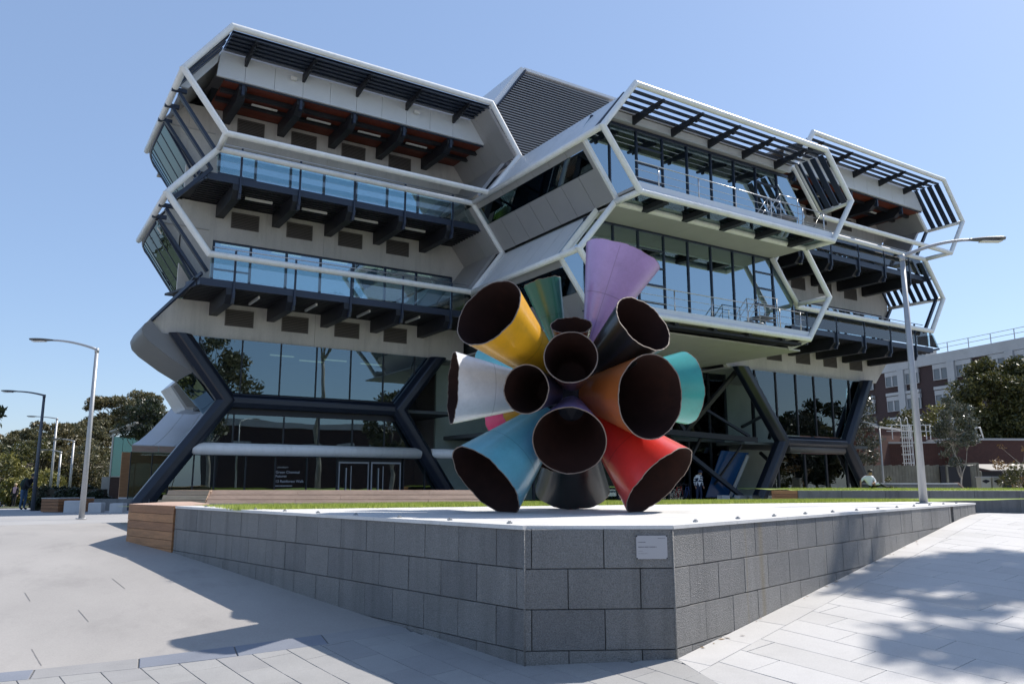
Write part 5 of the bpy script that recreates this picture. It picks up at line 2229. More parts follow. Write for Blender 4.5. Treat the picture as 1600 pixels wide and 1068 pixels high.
# ================================================================ lamp posts
def lamp(label, base, h, arm, r0, r1, head_l=0.78, steel='pole_steel', rise=0.4, group=None):
    arm = Vector((arm[0], arm[1], 0))
    t = Thing('street_lamp', label, 'street lamp', loc=base, group=group)
    b = Vector(base)
    mb = MB()
    mb.tube([b, b + V(0, 0, h * 0.5), b + V(0, 0, h)], [r0, (r0 + r1) / 2, r1], 20)
    t.part('pole', mb, steel)
    mb = MB()
    mb.cyl(b + V(0, 0, 0.0), b + V(0, 0, 0.02), r0 * 1.9, 20)
    t.part('base_plate', mb, steel)
    top = b + V(0, 0, h)
    A_ = arm.normalized()
    L = arm.length
    pts = []
    for i in range(9):
        s = i / 8
        pts.append(top + A_ * ((L - head_l * 0.9) * s) + V(0, 0, rise * (1 - (1 - s) ** 1.8) - 0.02))
    mb = MB()
    mb.tube(pts, [0.042 - 0.012 * i / 8 for i in range(9)], 10)
    mb.tube([top + V(0, 0, -0.12), top + V(0, 0, 0.02)], r1 * 1.15, 16)
    t.part('arm', mb, steel)
    e = pts[-1]
    sd = Vector((-A_.y, A_.x, 0))
    mb = MB()
    ns, nk = 14, 12
    for i in range(ns + 1):
        s = i / ns
        w = 0.05 + 0.10 * math.sin(min(s * 1.25, 1) * math.pi / 2) if s < 0.85 else 0.15 * math.sqrt(max(1 - ((s - 0.85) / 0.15) ** 2, 0.003))
        hh = 0.028 + 0.022 * math.sin(s * math.pi)
        for k in range(nk):
            a = 2 * math.pi * k / nk
            z = math.sin(a) * hh
            if z < 0:
                z *= 0.8
            mb.v.append(tuple(e + A_ * (head_l * s - 0.03) + sd * (math.cos(a) * w) + V(0, 0, z + 0.03 * s)))
    for i in range(ns):
        for k in range(nk):
            k2 = (k + 1) % nk
            mb.f.append((i * nk + k, i * nk + k2, (i + 1) * nk + k2, (i + 1) * nk + k))
    mb.f.append(tuple(range(nk)))
    mb.f.append(tuple(ns * nk + k for k in range(nk - 1, -1, -1)))
    mb.sm = True
    hd = t.part('lamp_head', mb, 'lamp_head')
    mb = MB()
    c = e + A_ * (head_l * 0.55) + V(0, 0, -0.036)
    mb.bar(c - A_ * head_l * 0.28, c + A_ * head_l * 0.28, 0.16, 0.016)
    t.part('lens', mb, 'light_case', parent=hd)
    return t
LG = 'street lamps with curved arms'
lamp('tall grey street lamp standing on the plinth edge at the right', (15.98, 9.42, 1.25), 5.22, (1.9, -1.18), 0.080, 0.050, head_l=0.8, rise=0.38)
lamp('nearest street lamp of the left side, beside the concrete blocks', (2.34, 28.15, 0.59), 5.27, (-1.80, 1.14), 0.085, 0.055, head_l=0.75, rise=0.30)
lamp('dark street lamp at the left edge behind the stooping person', (1.52, 41.75, 0.40), 5.2, (-1.62, 1.0), 0.09, 0.055, head_l=0.75, rise=0.18, steel='pole_dark')
far = [('distant street lamp just right of the dark lamp', (3.50, 69.0, -0.03), 6.0, (-1.9, 1.1)), ('short distant street lamp by the pale tree trunks', (3.95, 68.7, -0.03), 3.5, (-1.3, 0.8)), ('distant street lamp nearest the big lamp of the left side', (4.7, 68.2, -0.03), 4.3, (-1.4, 0.8))]
for lb, b_, h_, a_ in far:
    b_ = (b_[0], b_[1], zg(b_[0], b_[1]))
    lamp(lb, b_, h_ + 0.5, a_, 0.10, 0.07, head_l=0.8, rise=0.15)
q = cam_pt(1380, 745, 50)
lamp('thin street lamp in front of the low brick building', (q.x, q.y, 0.62), 4.55, (-1.5, 0.95), 0.07, 0.05, head_l=0.8, rise=0.3)

# ================================================================ trees
def leaf_cloud(name, centers, radii, per, size, m, parent, seed, squash=0.8, M=None, shell=0.5, elong=1.6):
    r_ = np.random.RandomState(seed)
    cs = np.array([tuple(c) for c in centers])
    rads = np.array(radii)
    K = len(cs)
    cnt = np.maximum((per * (rads / rads.mean()) ** 2).astype(int), 6)
    idx = np.repeat(np.arange(K), cnt)
    n = len(idx)
    d = r_.normal(size=(n, 3))
    d /= np.linalg.norm(d, axis=1)[:, None]
    rr = (shell + (1 - shell) * r_.uniform(size=n)) * (0.8 + 0.4 * r_.uniform(size=n))
    p = cs[idx] + d * (rads[idx] * rr)[:, None] * np.array([1, 1, squash])
    a = r_.normal(size=(n, 3))
    a[:, 2] -= 0.3
    a /= np.linalg.norm(a, axis=1)[:, None]
    b = np.cross(a, r_.normal(size=(n, 3)))
    b /= np.linalg.norm(b, axis=1)[:, None]
    s = size * r_.uniform(0.6, 1.3, n)[:, None]
    a = a * s * elong
    b = b * s * 0.6
    vs = np.stack([p - a * 0.5, p - b * 0.5, p + a * 0.5, p + b * 0.5], axis=1).reshape(-1, 3)
    if M is not None:
        vs = vs + np.array(M)
    me = bpy.data.meshes.new(name)
    me.vertices.add(n * 4)
    me.vertices.foreach_set('co', vs.ravel())
    me.loops.add(n * 4)
    me.loops.foreach_set('vertex_index', np.arange(n * 4))
    me.polygons.add(n)
    me.polygons.foreach_set('loop_start', np.arange(0, n * 4, 4))
    me.materials.append(MATS[m])
    me.update()
    me.validate()
    o = bpy.data.objects.new(name, me)
    link(o, parent)
    return o

def tree(name, label, base, h, cr, seed, leaf, bark='bark', group=None, trunk_h=0.35, trunk_r=0.2, blobs=30, per=90, lsize=0.3, shape='round', blob_r=0.28, squash=0.75, shell=0.45, lean=(0, 0), flat=1.0):
    rr = random.Random(seed)
    t = Thing(name, label, 'tree', loc=base, group=group)
    # local coordinates from here on
    cen = []
    radii = []
    for i in range(blobs):
        while True:
            u, v, w = (rr.uniform(-1, 1) for _ in range(3))
            d = math.sqrt(u * u + v * v + w * w)
            if 0.25 < d < 1:
                break
        k = (d ** 0.35) / d * 0.82
        hz = h * (1 - trunk_h)
        zc_ = trunk_h * h + hz * 0.5 + w * k * hz * 0.5
        f = 1.0
        s = (zc_ - trunk_h * h) / hz
        if shape == 'cone':
            f = 1.15 - 0.85 * s
        elif shape == 'umbrella':
            f = 0.5 + 0.75 * s
        elif shape == 'column':
            f = 1.0 - 0.35 * abs(s - 0.4)
        c = Vector((u * k * cr * f + lean[0] * s, v * k * cr * f * flat + lean[1] * s, zc_))
        cen.append(c)
        radii.append(cr * blob_r * rr.uniform(0.65, 1.25))
    mb = MB()
    def wig(a, b, r0, r1, n=4):
        pts = [a]
        for i in range(1, n):
            p = a + (b - a) * (i / n)
            j = (b - a).length * 0.07
            pts.append(p + Vector((rr.uniform(-j, j), rr.uniform(-j, j), rr.uniform(-j, j) * 0.4)))
        pts.append(b)
        return pts, [r0 + (r1 - r0) * i / n for i in range(n + 1)]
    fork = Vector((lean[0] * 0.2, lean[1] * 0.2, trunk_h * h * 0.9))
    p_, r_ = wig(Vector((0, 0, -0.3)), fork, trunk_r, trunk_r * 0.65)
    mb.tube(p_, r_, 10)
    mains = []
    for i in range(5):
        c = cen[i * len(cen) // 5]
        e = fork + (c - fork) * 0.6
        p_, r_ = wig(fork - V(0, 0, 0.2), e, trunk_r * 0.5, trunk_r * 0.25)
        mb.tube(p_, r_, 7)
        mains.append(e)
    for c in cen:
        e = min(mains, key=lambda q_: (q_ - c).length)
        p_, r_ = wig(e, c, trunk_r * 0.22, trunk_r * 0.06, 3)
        mb.tube(p_, r_, 5)
    t.part('trunk', mb, bark, world=False)
    leaf_cloud('crown', cen, radii, per, lsize, leaf, t.o, seed + 5, squash, shell=shell)
    return t

def at(px, depth, z=None):
    q = cam_pt(px, 755, depth)
    return (q.x, q.y, zg(q.x, q.y) if z is None else z)

# left group beyond the path
GT = 'gum trees beyond the path at the left'
specs = [
    (-30, 84, 7.6, 4.5, 'gum_leaf', 'tall gum tree cut off by the left edge of the photo'),
    (32, 90, 8.8, 3.6, 'gum_leaf', 'flat-topped gum tree above the distant walker'),
    (72, 86, 9.4, 3.8, 'gum_leaf_b', 'flat-topped gum tree behind the dark street lamp'),
    (48, 82, 8.2, 3.4, 'gum_leaf', 'gum tree right behind the stooping person'),
    (100, 97, 10.2, 3.4, 'gum_leaf', 'gum tree between the dark lamp and the nearest left lamp'),
    (142, 96, 10.6, 3.2, 'gum_leaf', 'gum tree just right of the nearest left street lamp'),
    (8, 95, 8.6, 3.4, 'gum_leaf_b', 'gum tree low at the left edge beyond the distant walker'),
    (120, 92, 9.8, 3.4, 'gum_leaf', 'gum tree behind the nearest left street lamp'),
    (163, 100, 11.6, 3.2, 'gum_leaf_b', 'tallest open gum tree with pale branches'),
    (165, 106, 14.0, 4.4, 'gum_leaf_b', 'tall open gum tree left of the green glass building'),
    (200, 104, 14.6, 4.6, 'gum_leaf', 'tall open gum tree above the green glass building'),
]
for i, (px, dp, h_, cr_, lf, lb) in enumerate(specs):
    tree('gum_tree', lb, at(px, dp), h_, cr_, 20 + i, lf, 'bark_pale', trunk_h=0.2 if i < 9 else 0.6, trunk_r=0.2, blobs=44, per=210, lsize=0.27, shape='umbrella', blob_r=0.22, squash=0.5)
lowg = [(8, 70, 4.5, 2.5, 'yellow_leaf', 'low yellowish shrub behind the distant walker'), (48, 76, 6.5, 3.2, 'olive_leaf', 'olive shrub left of the dark lamp'), (95, 78, 5.5, 3.2, 'gum_leaf_b', 'low gum scrub right of the dark lamp'), (140, 80, 6.5, 3.2, 'gum_leaf', 'gum scrub behind the clipped hedge'), (120, 84, 6.0, 3.4, 'gum_leaf_b', 'olive brown scrub seen beside the nearest left lamp'), (72, 80, 6.0, 3.4, 'gum_leaf', 'gum scrub behind the far lamp posts'), (-20, 66, 4, 2.5, 'olive_leaf', 'low shrub at the left edge'), (60, 66, 3.0, 1.8, 'yellow_leaf', 'small golden shrub beside the stooping person'), (30, 64, 2.2, 1.5, 'yellow_leaf', 'small light green shrub beside the path')]
for i, (px, dp, h_, cr_, lf, lb) in enumerate(lowg):
    t_ = tree('shrub', lb, at(px, dp), h_, cr_, 60 + i, lf, 'bark_pale', trunk_h=0.12, trunk_r=0.12, blobs=26, per=110, lsize=0.26, blob_r=0.34)
    t_.o['category'] = 'shrub'
tree('dark_tree', 'dark bushy tree standing against the building at the left', at(208, 62), 8.6, 1.75, 91, 'dark_leaf', trunk_h=0.5, trunk_r=0.08, blobs=36, per=150, lsize=0.17, blob_r=0.30, lean=(0.3, 0))
# clipped hedge
hb = cam_pt(113, 768, 37)
hg = Thing('hedge', 'clipped dark green hedge behind the concrete blocks', 'hedge', loc=(hb.x, hb.y, 0.5), rotz=rad(CAM_YAW - 90))
cs_ = []
rr = random.Random(4)
for i in range(60):
    cs_.append(Vector((-1.45 + 2.9 * i / 59, rr.uniform(-0.5, 0.5), rr.uniform(0.35, 0.86) - (0.25 if i < 4 or i > 55 else 0))))
leaf_cloud('foliage', cs_, [0.30] * 60, 320, 0.09, 'dark_leaf', hg.o, 3, 0.9)
mb = MB()
mb.box(-1.4, 1.4, -0.4, 0.4, 0.0, 0.9)
hg.part('core', mb, 'soil', world=False)

# right-hand trees
tree('evergreen_tree', 'large dense dark evergreen filling the right edge', at(1578, 66), 12.2, 4.0, 101, 'olive_leaf', trunk_h=0.08, trunk_r=0.3, blobs=110, per=420, lsize=0.21, blob_r=0.27, shell=0.6)
tree('evergreen_tree', 'dark evergreen behind the large one at the right edge', at(1640, 72), 12.8, 4.2, 102, 'dark_leaf', trunk_h=0.08, trunk_r=0.3, blobs=50, per=200, lsize=0.26, blob_r=0.27, shell=0.6)
tree('green_tree', 'light green tree between the silvery tree and the evergreen', at(1510, 74), 10.2, 3.3, 103, 'yellow_leaf', trunk_h=0.15, trunk_r=0.15, blobs=34, per=150, lsize=0.22, blob_r=0.3)
tree('green_tree', 'round olive green tree rising above the brown brick wall', at(1425, 74), 8.4, 2.9, 104, 'olive_leaf', trunk_h=0.15, trunk_r=0.15, blobs=34, per=150, lsize=0.22, blob_r=0.3)
tree('green_tree', 'dark green tree below the round olive one', at(1455, 76), 6.6, 3.2, 105, 'dark_leaf', trunk_h=0.15, trunk_r=0.15, blobs=30, per=150, lsize=0.24, blob_r=0.3)
tree('silver_tree', 'slender silvery leaved tree in front of the brown brick wall', at(1503, 47), 6.7, 1.25, 106, 'silver_leaf', 'bark_pale', trunk_h=0.24, trunk_r=0.06, blobs=44, per=90, lsize=0.13, shape='column', blob_r=0.34)
tree('silver_tree', 'silvery tree half hidden by the right column of the laboratory', at(1347, 56), 8.4, 1.5, 107, 'silver_leaf', 'bark_pale', trunk_h=0.1, trunk_r=0.08, blobs=44, per=90, lsize=0.16, shape='column', blob_r=0.34)
tree('leafless_tree', 'thin tree with a few rusty leaves near the right edge', at(1590, 46), 3.6, 1.3, 108, 'rust_leaf', 'bark_pale', trunk_h=0.2, trunk_r=0.07, blobs=16, per=22, lsize=0.12, blob_r=0.3)
t_ = tree('shrub', 'low olive shrub at the foot of the thin rusty tree', at(1595, 45), 2.1, 1.1, 109, 'olive_leaf', 'bark_pale', trunk_h=0.05, trunk_r=0.04, blobs=16, per=70, lsize=0.12, blob_r=0.4)
t_.o['category'] = 'shrub'
t_ = tree('shrub', 'small grassy shrub at the foot of the thin lamp', at(1386, 44), 1.7, 0.5, 110, 'olive_leaf', 'bark', trunk_h=0.05, trunk_r=0.03, blobs=8, per=60, lsize=0.09, blob_r=0.4)
t_.o['category'] = 'shrub'
# tall tree right of the view whose crown shades the paving
tree('gum_tree', 'gum tree beyond the right edge throwing dappled shade on the pavers', (24.2, 4.9, 0.6), 17.8, 2.5, 120, 'gum_leaf', 'bark_pale', trunk_h=0.76, trunk_r=0.24, blobs=22, per=330, lsize=0.26, blob_r=0.34, squash=0.6)
# trees and a building across the plaza, behind the camera: they show in the glass
for i in range(7):
    tree('gum_tree', ('westernmost', 'second', 'third', 'middle', 'fifth', 'sixth', 'easternmost')[i] + ' gum tree of the row west of the path mirrored in the curved end glass', (-62 + i * 9.5, 92 + (i * 37 % 23), -0.5), 13 + (i * 7) % 5, 5.5, 150 + i, 'gum_leaf' if i % 2 else 'dark_leaf', 'bark_pale', trunk_h=0.1, trunk_r=0.35, blobs=26, per=70, lsize=0.7, blob_r=0.35, squash=0.7, group='mirrored gum trees west of the path')
for i in range(8):
    tree('gum_tree', ('first', 'second', 'third', 'fourth', 'fifth', 'sixth', 'seventh', 'last')[i] + ' gum tree of the row beyond the plaza mirrored in the right-hand glass', (74 + i * 7.5, -22 - (i * 29 % 13), 0), 13 + (i * 5) % 6, 5.5, 160 + i, 'dark_leaf' if i % 2 else 'gum_leaf', 'bark_pale', trunk_h=0.12, trunk_r=0.35, blobs=28, per=120, lsize=0.75, blob_r=0.33, squash=0.7, group='mirrored gum trees beyond the plaza')
for i, (x_, y_, h_, c_) in enumerate(((10.5, -22, 19, 6.0), (23, -34, 22, 6.0), (47, -30, 15, 5.0), (66, -36, 14, 5))):
    tree('gum_tree', ['big gum tree across the plaza mirrored at the left of the ground storey glass', 'gum tree across the plaza mirrored in the first storey glass', 'gum tree across the plaza mirrored in the lobby glass', 'gum tree across the plaza mirrored in the right-hand glass'][i], (x_, y_, 0), h_, c_, 130 + i, 'gum_leaf', 'bark_pale', trunk_h=0.28, trunk_r=0.35, blobs=44, per=90, lsize=0.5, blob_r=0.25, squash=0.7)

# ================================================================ background buildings
def local_thing(name, label, cat, px, depth, yaw, z=0.5):
    q = cam_pt(px, 755, depth)
    return Thing(name, label, cat, loc=(q.x, q.y, z), rotz=yaw)

# long brick building, upper right. Its wall runs towards the camera to the right
dirw = rad(CAM_YAW) + rad(17.7)
yawb = dirw + math.pi          # local +x runs to the right and towards the camera
bb = local_thing('brick_building', 'long four-storey dark brick building with white window frames at the right', 'building', 1340, 118, yawb, 0.0)
def bp(name, m, *boxes, parent=None, label=None):
    mb = MB()
    for b in boxes:
        mb.box(*b)
    return bb.part(name, mb, m, world=False, parent=parent, label=label)
HT = 18.3
bp('wall', 'brick_dark', (-12, 70, 0.35, 14, 0, HT - 1.3))
bp('parapet', 'render_white', (-12, 70, 0.0, 14.2, HT - 1.3, HT))
bay = 8.4
k = 0
for i in range(9):
    x0 = -1.5 - bay + i * bay
    mb = MB()
    mb.box(x0 + 2.45, x0 + 3.55, -0.15, 0.35, 0, HT - 1.3)
    bb.part('pier', mb, 'render_white', world=False)
    for f in range(5):
        zt = HT - 1.35 - f * 3.4
        for (a, b) in ((x0, x0 + 2.4), (x0 + 3.6, x0 + 5.95)):
            mb = MB()
            mb.box(a, b, 0.05, 0.34, zt - 0.6, zt)
            if f:
                mb.box(a, b, -0.05, 0.34, zt + 0.1, zt + 0.5)
            wn_ = bb.part('window', mb, 'render_white', world=False)
            mb = MB()
            mb.box(a + 0.1, (a + b) / 2 - 0.12, 0.15, 0.2, zt - 1.95, zt - 0.62)
            mb.box((a + b) / 2 + 0.12, b - 0.1, 0.15, 0.2, zt - 1.95, zt - 0.62)
            bb.part('pane', mb, 'window_pale', world=False, parent=wn_) if 'window_pale' in MATS else None
            mb = MB()
            for q_ in (a, (a + b) / 2 - 0.12, b - 0.1):
                mb.box(q_, q_ + (0.24 if q_ not in (a, b - 0.1) else 0.1), 0.08, 0.24, zt - 2.0, zt - 0.61)
            mb.box(a, b, 0.06, 0.24, zt - 2.06, zt - 1.98)
            bb.part('frame', mb, 'render_white', world=False, parent=wn_)
# roof rail and plant
for i in range(24):
    mb = MB()
    mb.box(-11 + i * 3.2, -10.92 + i * 3.2, 0.2, 0.28, HT, HT + 1.25)
    bb.part('rail_post', mb, 'pole_steel', world=False)
for zz in (0.65, 1.22):
    mb = MB()
    mb.box(-11, 68, 0.21, 0.27, HT + zz, HT + zz + 0.06)
    bb.part('rail', mb, 'pole_steel', world=False)
mb = MB()
mb.box(11.2, 13.4, 1, 3, HT, HT + 1.0)
mb.box(11.1, 13.5, 0.9, 3.1, HT + 1.0, HT + 1.1)
bb.part('roof_unit', mb, 'render_white', world=False)

# low brick building in front of it
yf = rad(CAM_YAW - 90)
lb_ = local_thing('brick_building', 'low windowless brown brick building behind the raised lawn', 'building', 1440, 60, yf, 0.4)
def lp(name, m, pts, h0, h1, parent=None):
    mb = MB()
    mb.prism([(x, y, h0) for x, y in pts], (0, 0, h1 - h0))
    return lb_.part(name, mb, m, world=False, parent=parent)
# local x right, y away; metres; 1 px = 0.0475 m at this distance
lp('wall', 'brick_brown', [(-6.0, 1.5), (-3.6, -0.6), (-1.7, 1.2), (0.2, 3), (0.2, 6), (-6, 8)], 0, 5.35)
lp('coping', 'render_white', [(-6.05, 1.45), (-3.6, -0.72), (0.3, 3), (0.3, 6), (-6, 8)], 5.35, 5.5)
lp('wall', 'brick_brown', [(-2.6, 1.6), (2.2, 0.6), (2.2, 6), (-2.6, 6)], 0, 4.25)
lp('coping', 'render_white', [(-2.65, 1.5), (2.25, 0.5), (2.25, 6), (-2.65, 6)], 4.25, 4.38)
lp('wall', 'brick_brown', [(2.2, 0.0), (12, 0.9), (12, 8), (2.2, 8)], 0, 4.45)
lp('coping', 'render_white', [(2.15, -0.1), (12, 0.8), (12, 8), (2.15, 8)], 4.45, 4.6)
lp('slope_wall', 'brick_brown', [(0.2, 3), (3.4, 3), (3.4, 3.2), (0.2, 3.2)], 4.4, 4.9)

# caged ladder
lad = local_thing('ladder', 'white caged access ladder on the brown brick wall', 'ladder', 1421, 58.6, yf, 0.6)
def ladp(name, *bars, w=0.06):
    mb = MB()
    for a, b in bars:
        mb.bar(a, b, w, w)
    return lad.part(name, mb, 'white_paint', world=False)
ladp('stile', ((-0.25, 0, 1.1), (-0.25, 0, 5.4)))
ladp('stile', ((0.25, 0, 1.1), (0.25, 0, 5.4)))
for i in range(14):
    ladp('rung', ((-0.25, 0, 1.3 + i * 0.3), (0.25, 0, 1.3 + i * 0.3)), w=0.04)
for i in range(6):
    z = 1.9 + i * 0.62
    pts = [(-0.4 * math.cos(a) - 0.3 * 0, -0.5 * math.sin(a) - 0.05, z) for a in [math.pi * k / 8 for k in range(9)]]
    mb = MB()
    for p, q in zip(pts[:-1], pts[1:]):
        mb.bar(p, q, 0.03, 0.07)
    lad.part('hoop', mb, 'white_paint', world=False)
for k in range(7):
    a = math.pi * (k + 1) / 8
    ladp('cage_bar', ((-0.4 * math.cos(a), -0.5 * math.sin(a) - 0.05, 1.9), (-0.4 * math.cos(a), -0.5 * math.sin(a) - 0.05, 5.2)), w=0.03)
for x_ in (-0.8, 0.5, 1.0, 1.7, 2.0):
    ladp('rail_post', ((x_, 0.3, 4.25), (x_, 0.3, 5.35)), w=0.05)
ladp('rail', ((-1.2, 0.3, 5.3), (2.1, 0.3, 5.3)), w=0.05)
ladp('rail', ((-1.2, 0.3, 4.85), (2.1, 0.3, 4.85)), w=0.05)
for x_ in (-0.25, 0.25):
    mb = MB()
    mb.tube([(x_, 0, 5.4), (x_, 0.05, 5.75), (x_ + 0.05, 0.3, 5.85), (x_, 0.5, 5.6)], 0.035, 8)
    lad.part('grab_rail', mb, 'white_paint', world=False)
# a pair of roof ladder hoops
for i, px in enumerate((1531, 1541)):
    tt = local_thing('roof_hoop', ['left white handrail hoop on the brown brick roof', 'right white handrail hoop on the brown brick roof'][i], 'handrail', px, 60.2, yf, 4.95)
    mb = MB()
    mb.tube([(0.15, 0, 0), (-0.05, 0, 0.85), (-0.4, 0, 0.85), (-0.35, 0, 0.3), (-0.05, 0, 0.25)], 0.05, 6)
    tt.part('hoop', mb, 'white_paint', world=False)
# timber fence
fe = local_thing('fence', 'grey paling fence at the foot of the brown brick building', 'fence', 1420, 54, yf, 0.5)
for i in range(36):
    mb = MB()
    x_ = -2.9 + i * 0.21
    mb.box(x_, x_ + 0.19, 0, 0.03 + (i % 2) * 0.015, 0, 2.33 + 0.03 * ((i * 7) % 3))
    fe.part('paling', mb, 'fence_wood', world=False)
mb = MB()
mb.box(-2.9, 4.6, 0.05, 0.12, 1.9, 2.0)
fe.part('rail', mb, 'fence_wood', world=False)
# low planter wall in front of it
pw = local_thing('planter', 'low dark planter with a pale sloping end in front of the paling fence', 'planter', 1430, 44, yf, 0.9)
mb = MB()
mb.prism([(-2.4, 0, 0), (3.0, 0, 0), (2.3, 0, 0.72), (-2.4, 0, 0.72)], (0, 1.2, 0))
pw.part('box', mb, 'granite_c', world=False)
mb = MB()
mb.prism([(-2.4, -0.03, 0.72), (2.3, -0.03, 0.72), (2.3, -0.03, 0.78), (-2.4, -0.03, 0.78)], (0, 1.2, 0))
pw.part('rim', mb, 'coping', world=False)
mb = MB()
mb.prism([(2.32, -0.02, 0.75), (2.32, 1.2, 0.75), (3.05, 1.2, 0), (3.05, -0.02, 0)], (0.06, 0, 0.05))
pw.part('end_slope', mb, 'timber_grey', world=False)
# frame of an open shelter
sh = local_thing('shelter', 'dark open frame shelter beside the paling fence', 'shelter', 1505, 53, yf, 0.5)
for (a, b) in (((-1.0, 0, 0), (-1.0, 0, 2.3)), ((1.05, 0, 0), (1.05, 0, 2.5)), ((-1.0, 0, 2.3), (1.05, 0, 2.45))):
    mb = MB()
    mb.bar(a, b, 0.12, 0.12, up=(0, 1, 0))
    sh.part('post' if a[0] == b[0] else 'beam', mb, 'fence_wood', world=False)
mb = MB()
mb.box(-1.0, 1.0, 0.8, 0.9, 0, 2.3)
sh.part('back_panel', mb, 'black_steel', world=False)
# shed with iron roof
sd_ = local_thing('shed', 'low dark shed with a pale iron roof at the right edge', 'shed', 1560, 54, yf, 0.5)
mb = MB()
mb.box(-0.8, 5, 0.3, 3, 0, 1.95)
sd_.part('wall', mb, 'black_steel', world=False)
mb = MB()
mb.prism([(-1.3, 2.0, 2.42), (5, 2.0, 2.42), (5, -0.3, 1.98), (-0.6, -0.3, 1.98)], (0, 0, 0.06))
sd_.part('roof', mb, 'iron_roof', world=False)
mb = MB()
mb.prism([(-1.0, 0.2, 0.0), (-1.0, 0.2, 1.95), (-1.05, 1.9, 2.4), (-1.05, 1.9, 0)], (0.1, 0, 0))
sd_.part('gable', mb, 'fence_wood', world=False)
# two cream bins
for i, px in enumerate((1541, 1559)):
    bt = local_thing('bin', ['left one of two cream boxes with dark slots behind the raised lawn', 'right one of two cream boxes with dark slots behind the raised lawn'][i], 'bin', px, 46, yf, 0.9)
    mb = MB()
    mb.prism([(-0.27, 0, 0), (0.27, 0, 0), (0.27, 0, 1.08), (-0.27, 0, 1.08)], (0, 0.5, 0))
    bt.part('body', mb, 'bin_cream', world=False)
    mb = MB()
    mb.box(-0.3, 0.3, -0.04, 0.54, 1.08, 1.15)
    bt.part('lid', mb, 'render_white', world=False)
    mb = MB()
    mb.prism([(-0.2, -0.012, 0.86), (0.0, -0.012, 0.76), (0.2, -0.012, 0.86), (0.2, -0.012, 0.92), (0.0, -0.012, 0.98), (-0.2, -0.012, 0.92)], (0, 0.01, 0))
    bt.part('slot', mb, 'black_steel', world=False)

# green glass building, left
tg = local_thing('glass_building', 'green glass building with a brown base at the left', 'building', 183, 72, yf + rad(8), 0.2)
def tp(name, m, b, parent=None):
    mb = MB()
    mb.box(*b)
    return tg.part(name, mb, m, world=False, parent=parent)
tp('base', 'paving_base', (-1.5, -0.7, 0.5, 8, 0, 2.05))
tp('base_wall', 'brick_dark', (-0.65, 3.6, 0.05, 8, 0, 2.05))
for i in range(5):
    tp('glass_panel', 'teal_glass', (-0.6 + i * 0.82, 0.19 + i * 0.82, 0.0, 0.06, 2.1, 5.6))
for i in range(3):
    mb = MB()
    y0 = 0.05 + i * 0.8
    mb.prism([(-0.62 - i * 0.29, y0, 2.1), (-0.62 - (i + 0.96) * 0.29, y0 + 0.77, 2.1), (-0.62 - (i + 0.96) * 0.29, y0 + 0.77, 5.4), (-0.62 - i * 0.29, y0, 5.4)], (0.05, 0.02, 0))
    tg.part('glass_panel', mb, 'teal_glass', world=False)
tp('corner_post', 'render_white', (-0.72, -0.6, -0.1, 0.02, 2.05, 5.9))
tp('sill', 'render_white', (-0.65, 3.6, -0.03, 0.1, 2.02, 2.1))
mb = MB()
mb.prism([(-0.9, -0.4, 5.95), (1.0, 0.4, 6.9), (1.0, 3, 6.9), (-0.9, 3, 6.0)], (0, 0, 0.12))
tg.part('roof', mb, 'render_white', world=False)
mb = MB()
mb.box(-0.6, 3.6, 0.1, 8, 2.1, 5.6)
tg.part('interior', mb, 'room_dark', world=False)

# low pavilion with a sweeping metal roof, left of the laboratory
pv = Thing('pavilion', 'low glazed pavilion with a sloping pale metal roof beside the left navy column', 'pavilion', loc=(7, 46, 0.5))
RY = 46.0
ea = [(5.85, 3.66), (9.8, 3.55)]
def roof_pt(s, t):
    # s along the eaves, t up the slope (curved in section)
    x = 5.85 + 5.2 * s + 3.1 * t * (1 - s * 0.3)
    y = RY + 5.5 * t
    z = 3.66 - 0.1 * s + 3.1 * (t ** 1.25)
    return (x, y, z)
for i in range(5):
    mb = MB()
    n_ = 8
    a0, a1 = i / 5 + 0.003, (i + 1) / 5 - 0.003
    for j in range(n_ + 1):
        mb.v.append(roof_pt(a0, j / n_))
        mb.v.append(roof_pt(a1, j / n_))
    for j in range(n_):
        mb.f.append((2 * j, 2 * j + 1, 2 * j + 3, 2 * j + 2))
    k0 = len(mb.v)
    for j in range(n_ + 1):
        for a in (a0, a1):
            p = roof_pt(a, j / n_)
            mb.v.append((p[0], p[1], p[2] - 0.08))
    for j in range(n_):
        mb.f.append((k0 + 2 * j, k0 + 2 * j + 2, k0 + 2 * j + 3, k0 + 2 * j + 1))
        mb.f.append((2 * j, 2 * j + 2, k0 + 2 * j + 2, k0 + 2 * j))
        mb.f.append((2 * j + 1, k0 + 2 * j + 1, k0 + 2 * j + 3, 2 * j + 3))
    mb.f.append((0, k0, k0 + 1, 1))
    pv.part('roof_panel', mb, 'pale_panel')
for i in range(4):
    mb = MB()
    mb.box(5.87 + i * 1.3, 7.14 + i * 1.3, RY - 0.06, RY + 0.02, 3.28, 3.60)
    pv.part('fascia', mb, 'timber_grey')
for i in range(4):
    mb = MB()
    mb.box(5.9 + i * 1.05, 6.9 + i * 1.05, RY + 0.3, RY + 0.32, 0.9, 3.3)
    pv.part('window', mb, 'lobby_glass')
    mb = MB()
    mb.box(5.86 + i * 1.05, 5.9 + i * 1.05, RY + 0.24, RY + 0.36, 0.4, 3.3)
    pv.part('mullion', mb, 'black_steel')
mb = MB()
mb.box(5.9, 11, RY + 4.0, RY + 4.2, 0.2, 3.4)
pv.part('back_wall', mb, 'timber')
mb = MB()
mb.box(5.9, 11, RY + 0.3, RY + 4, 0.1, 0.9)
pv.part('floor', mb, 'render_white')
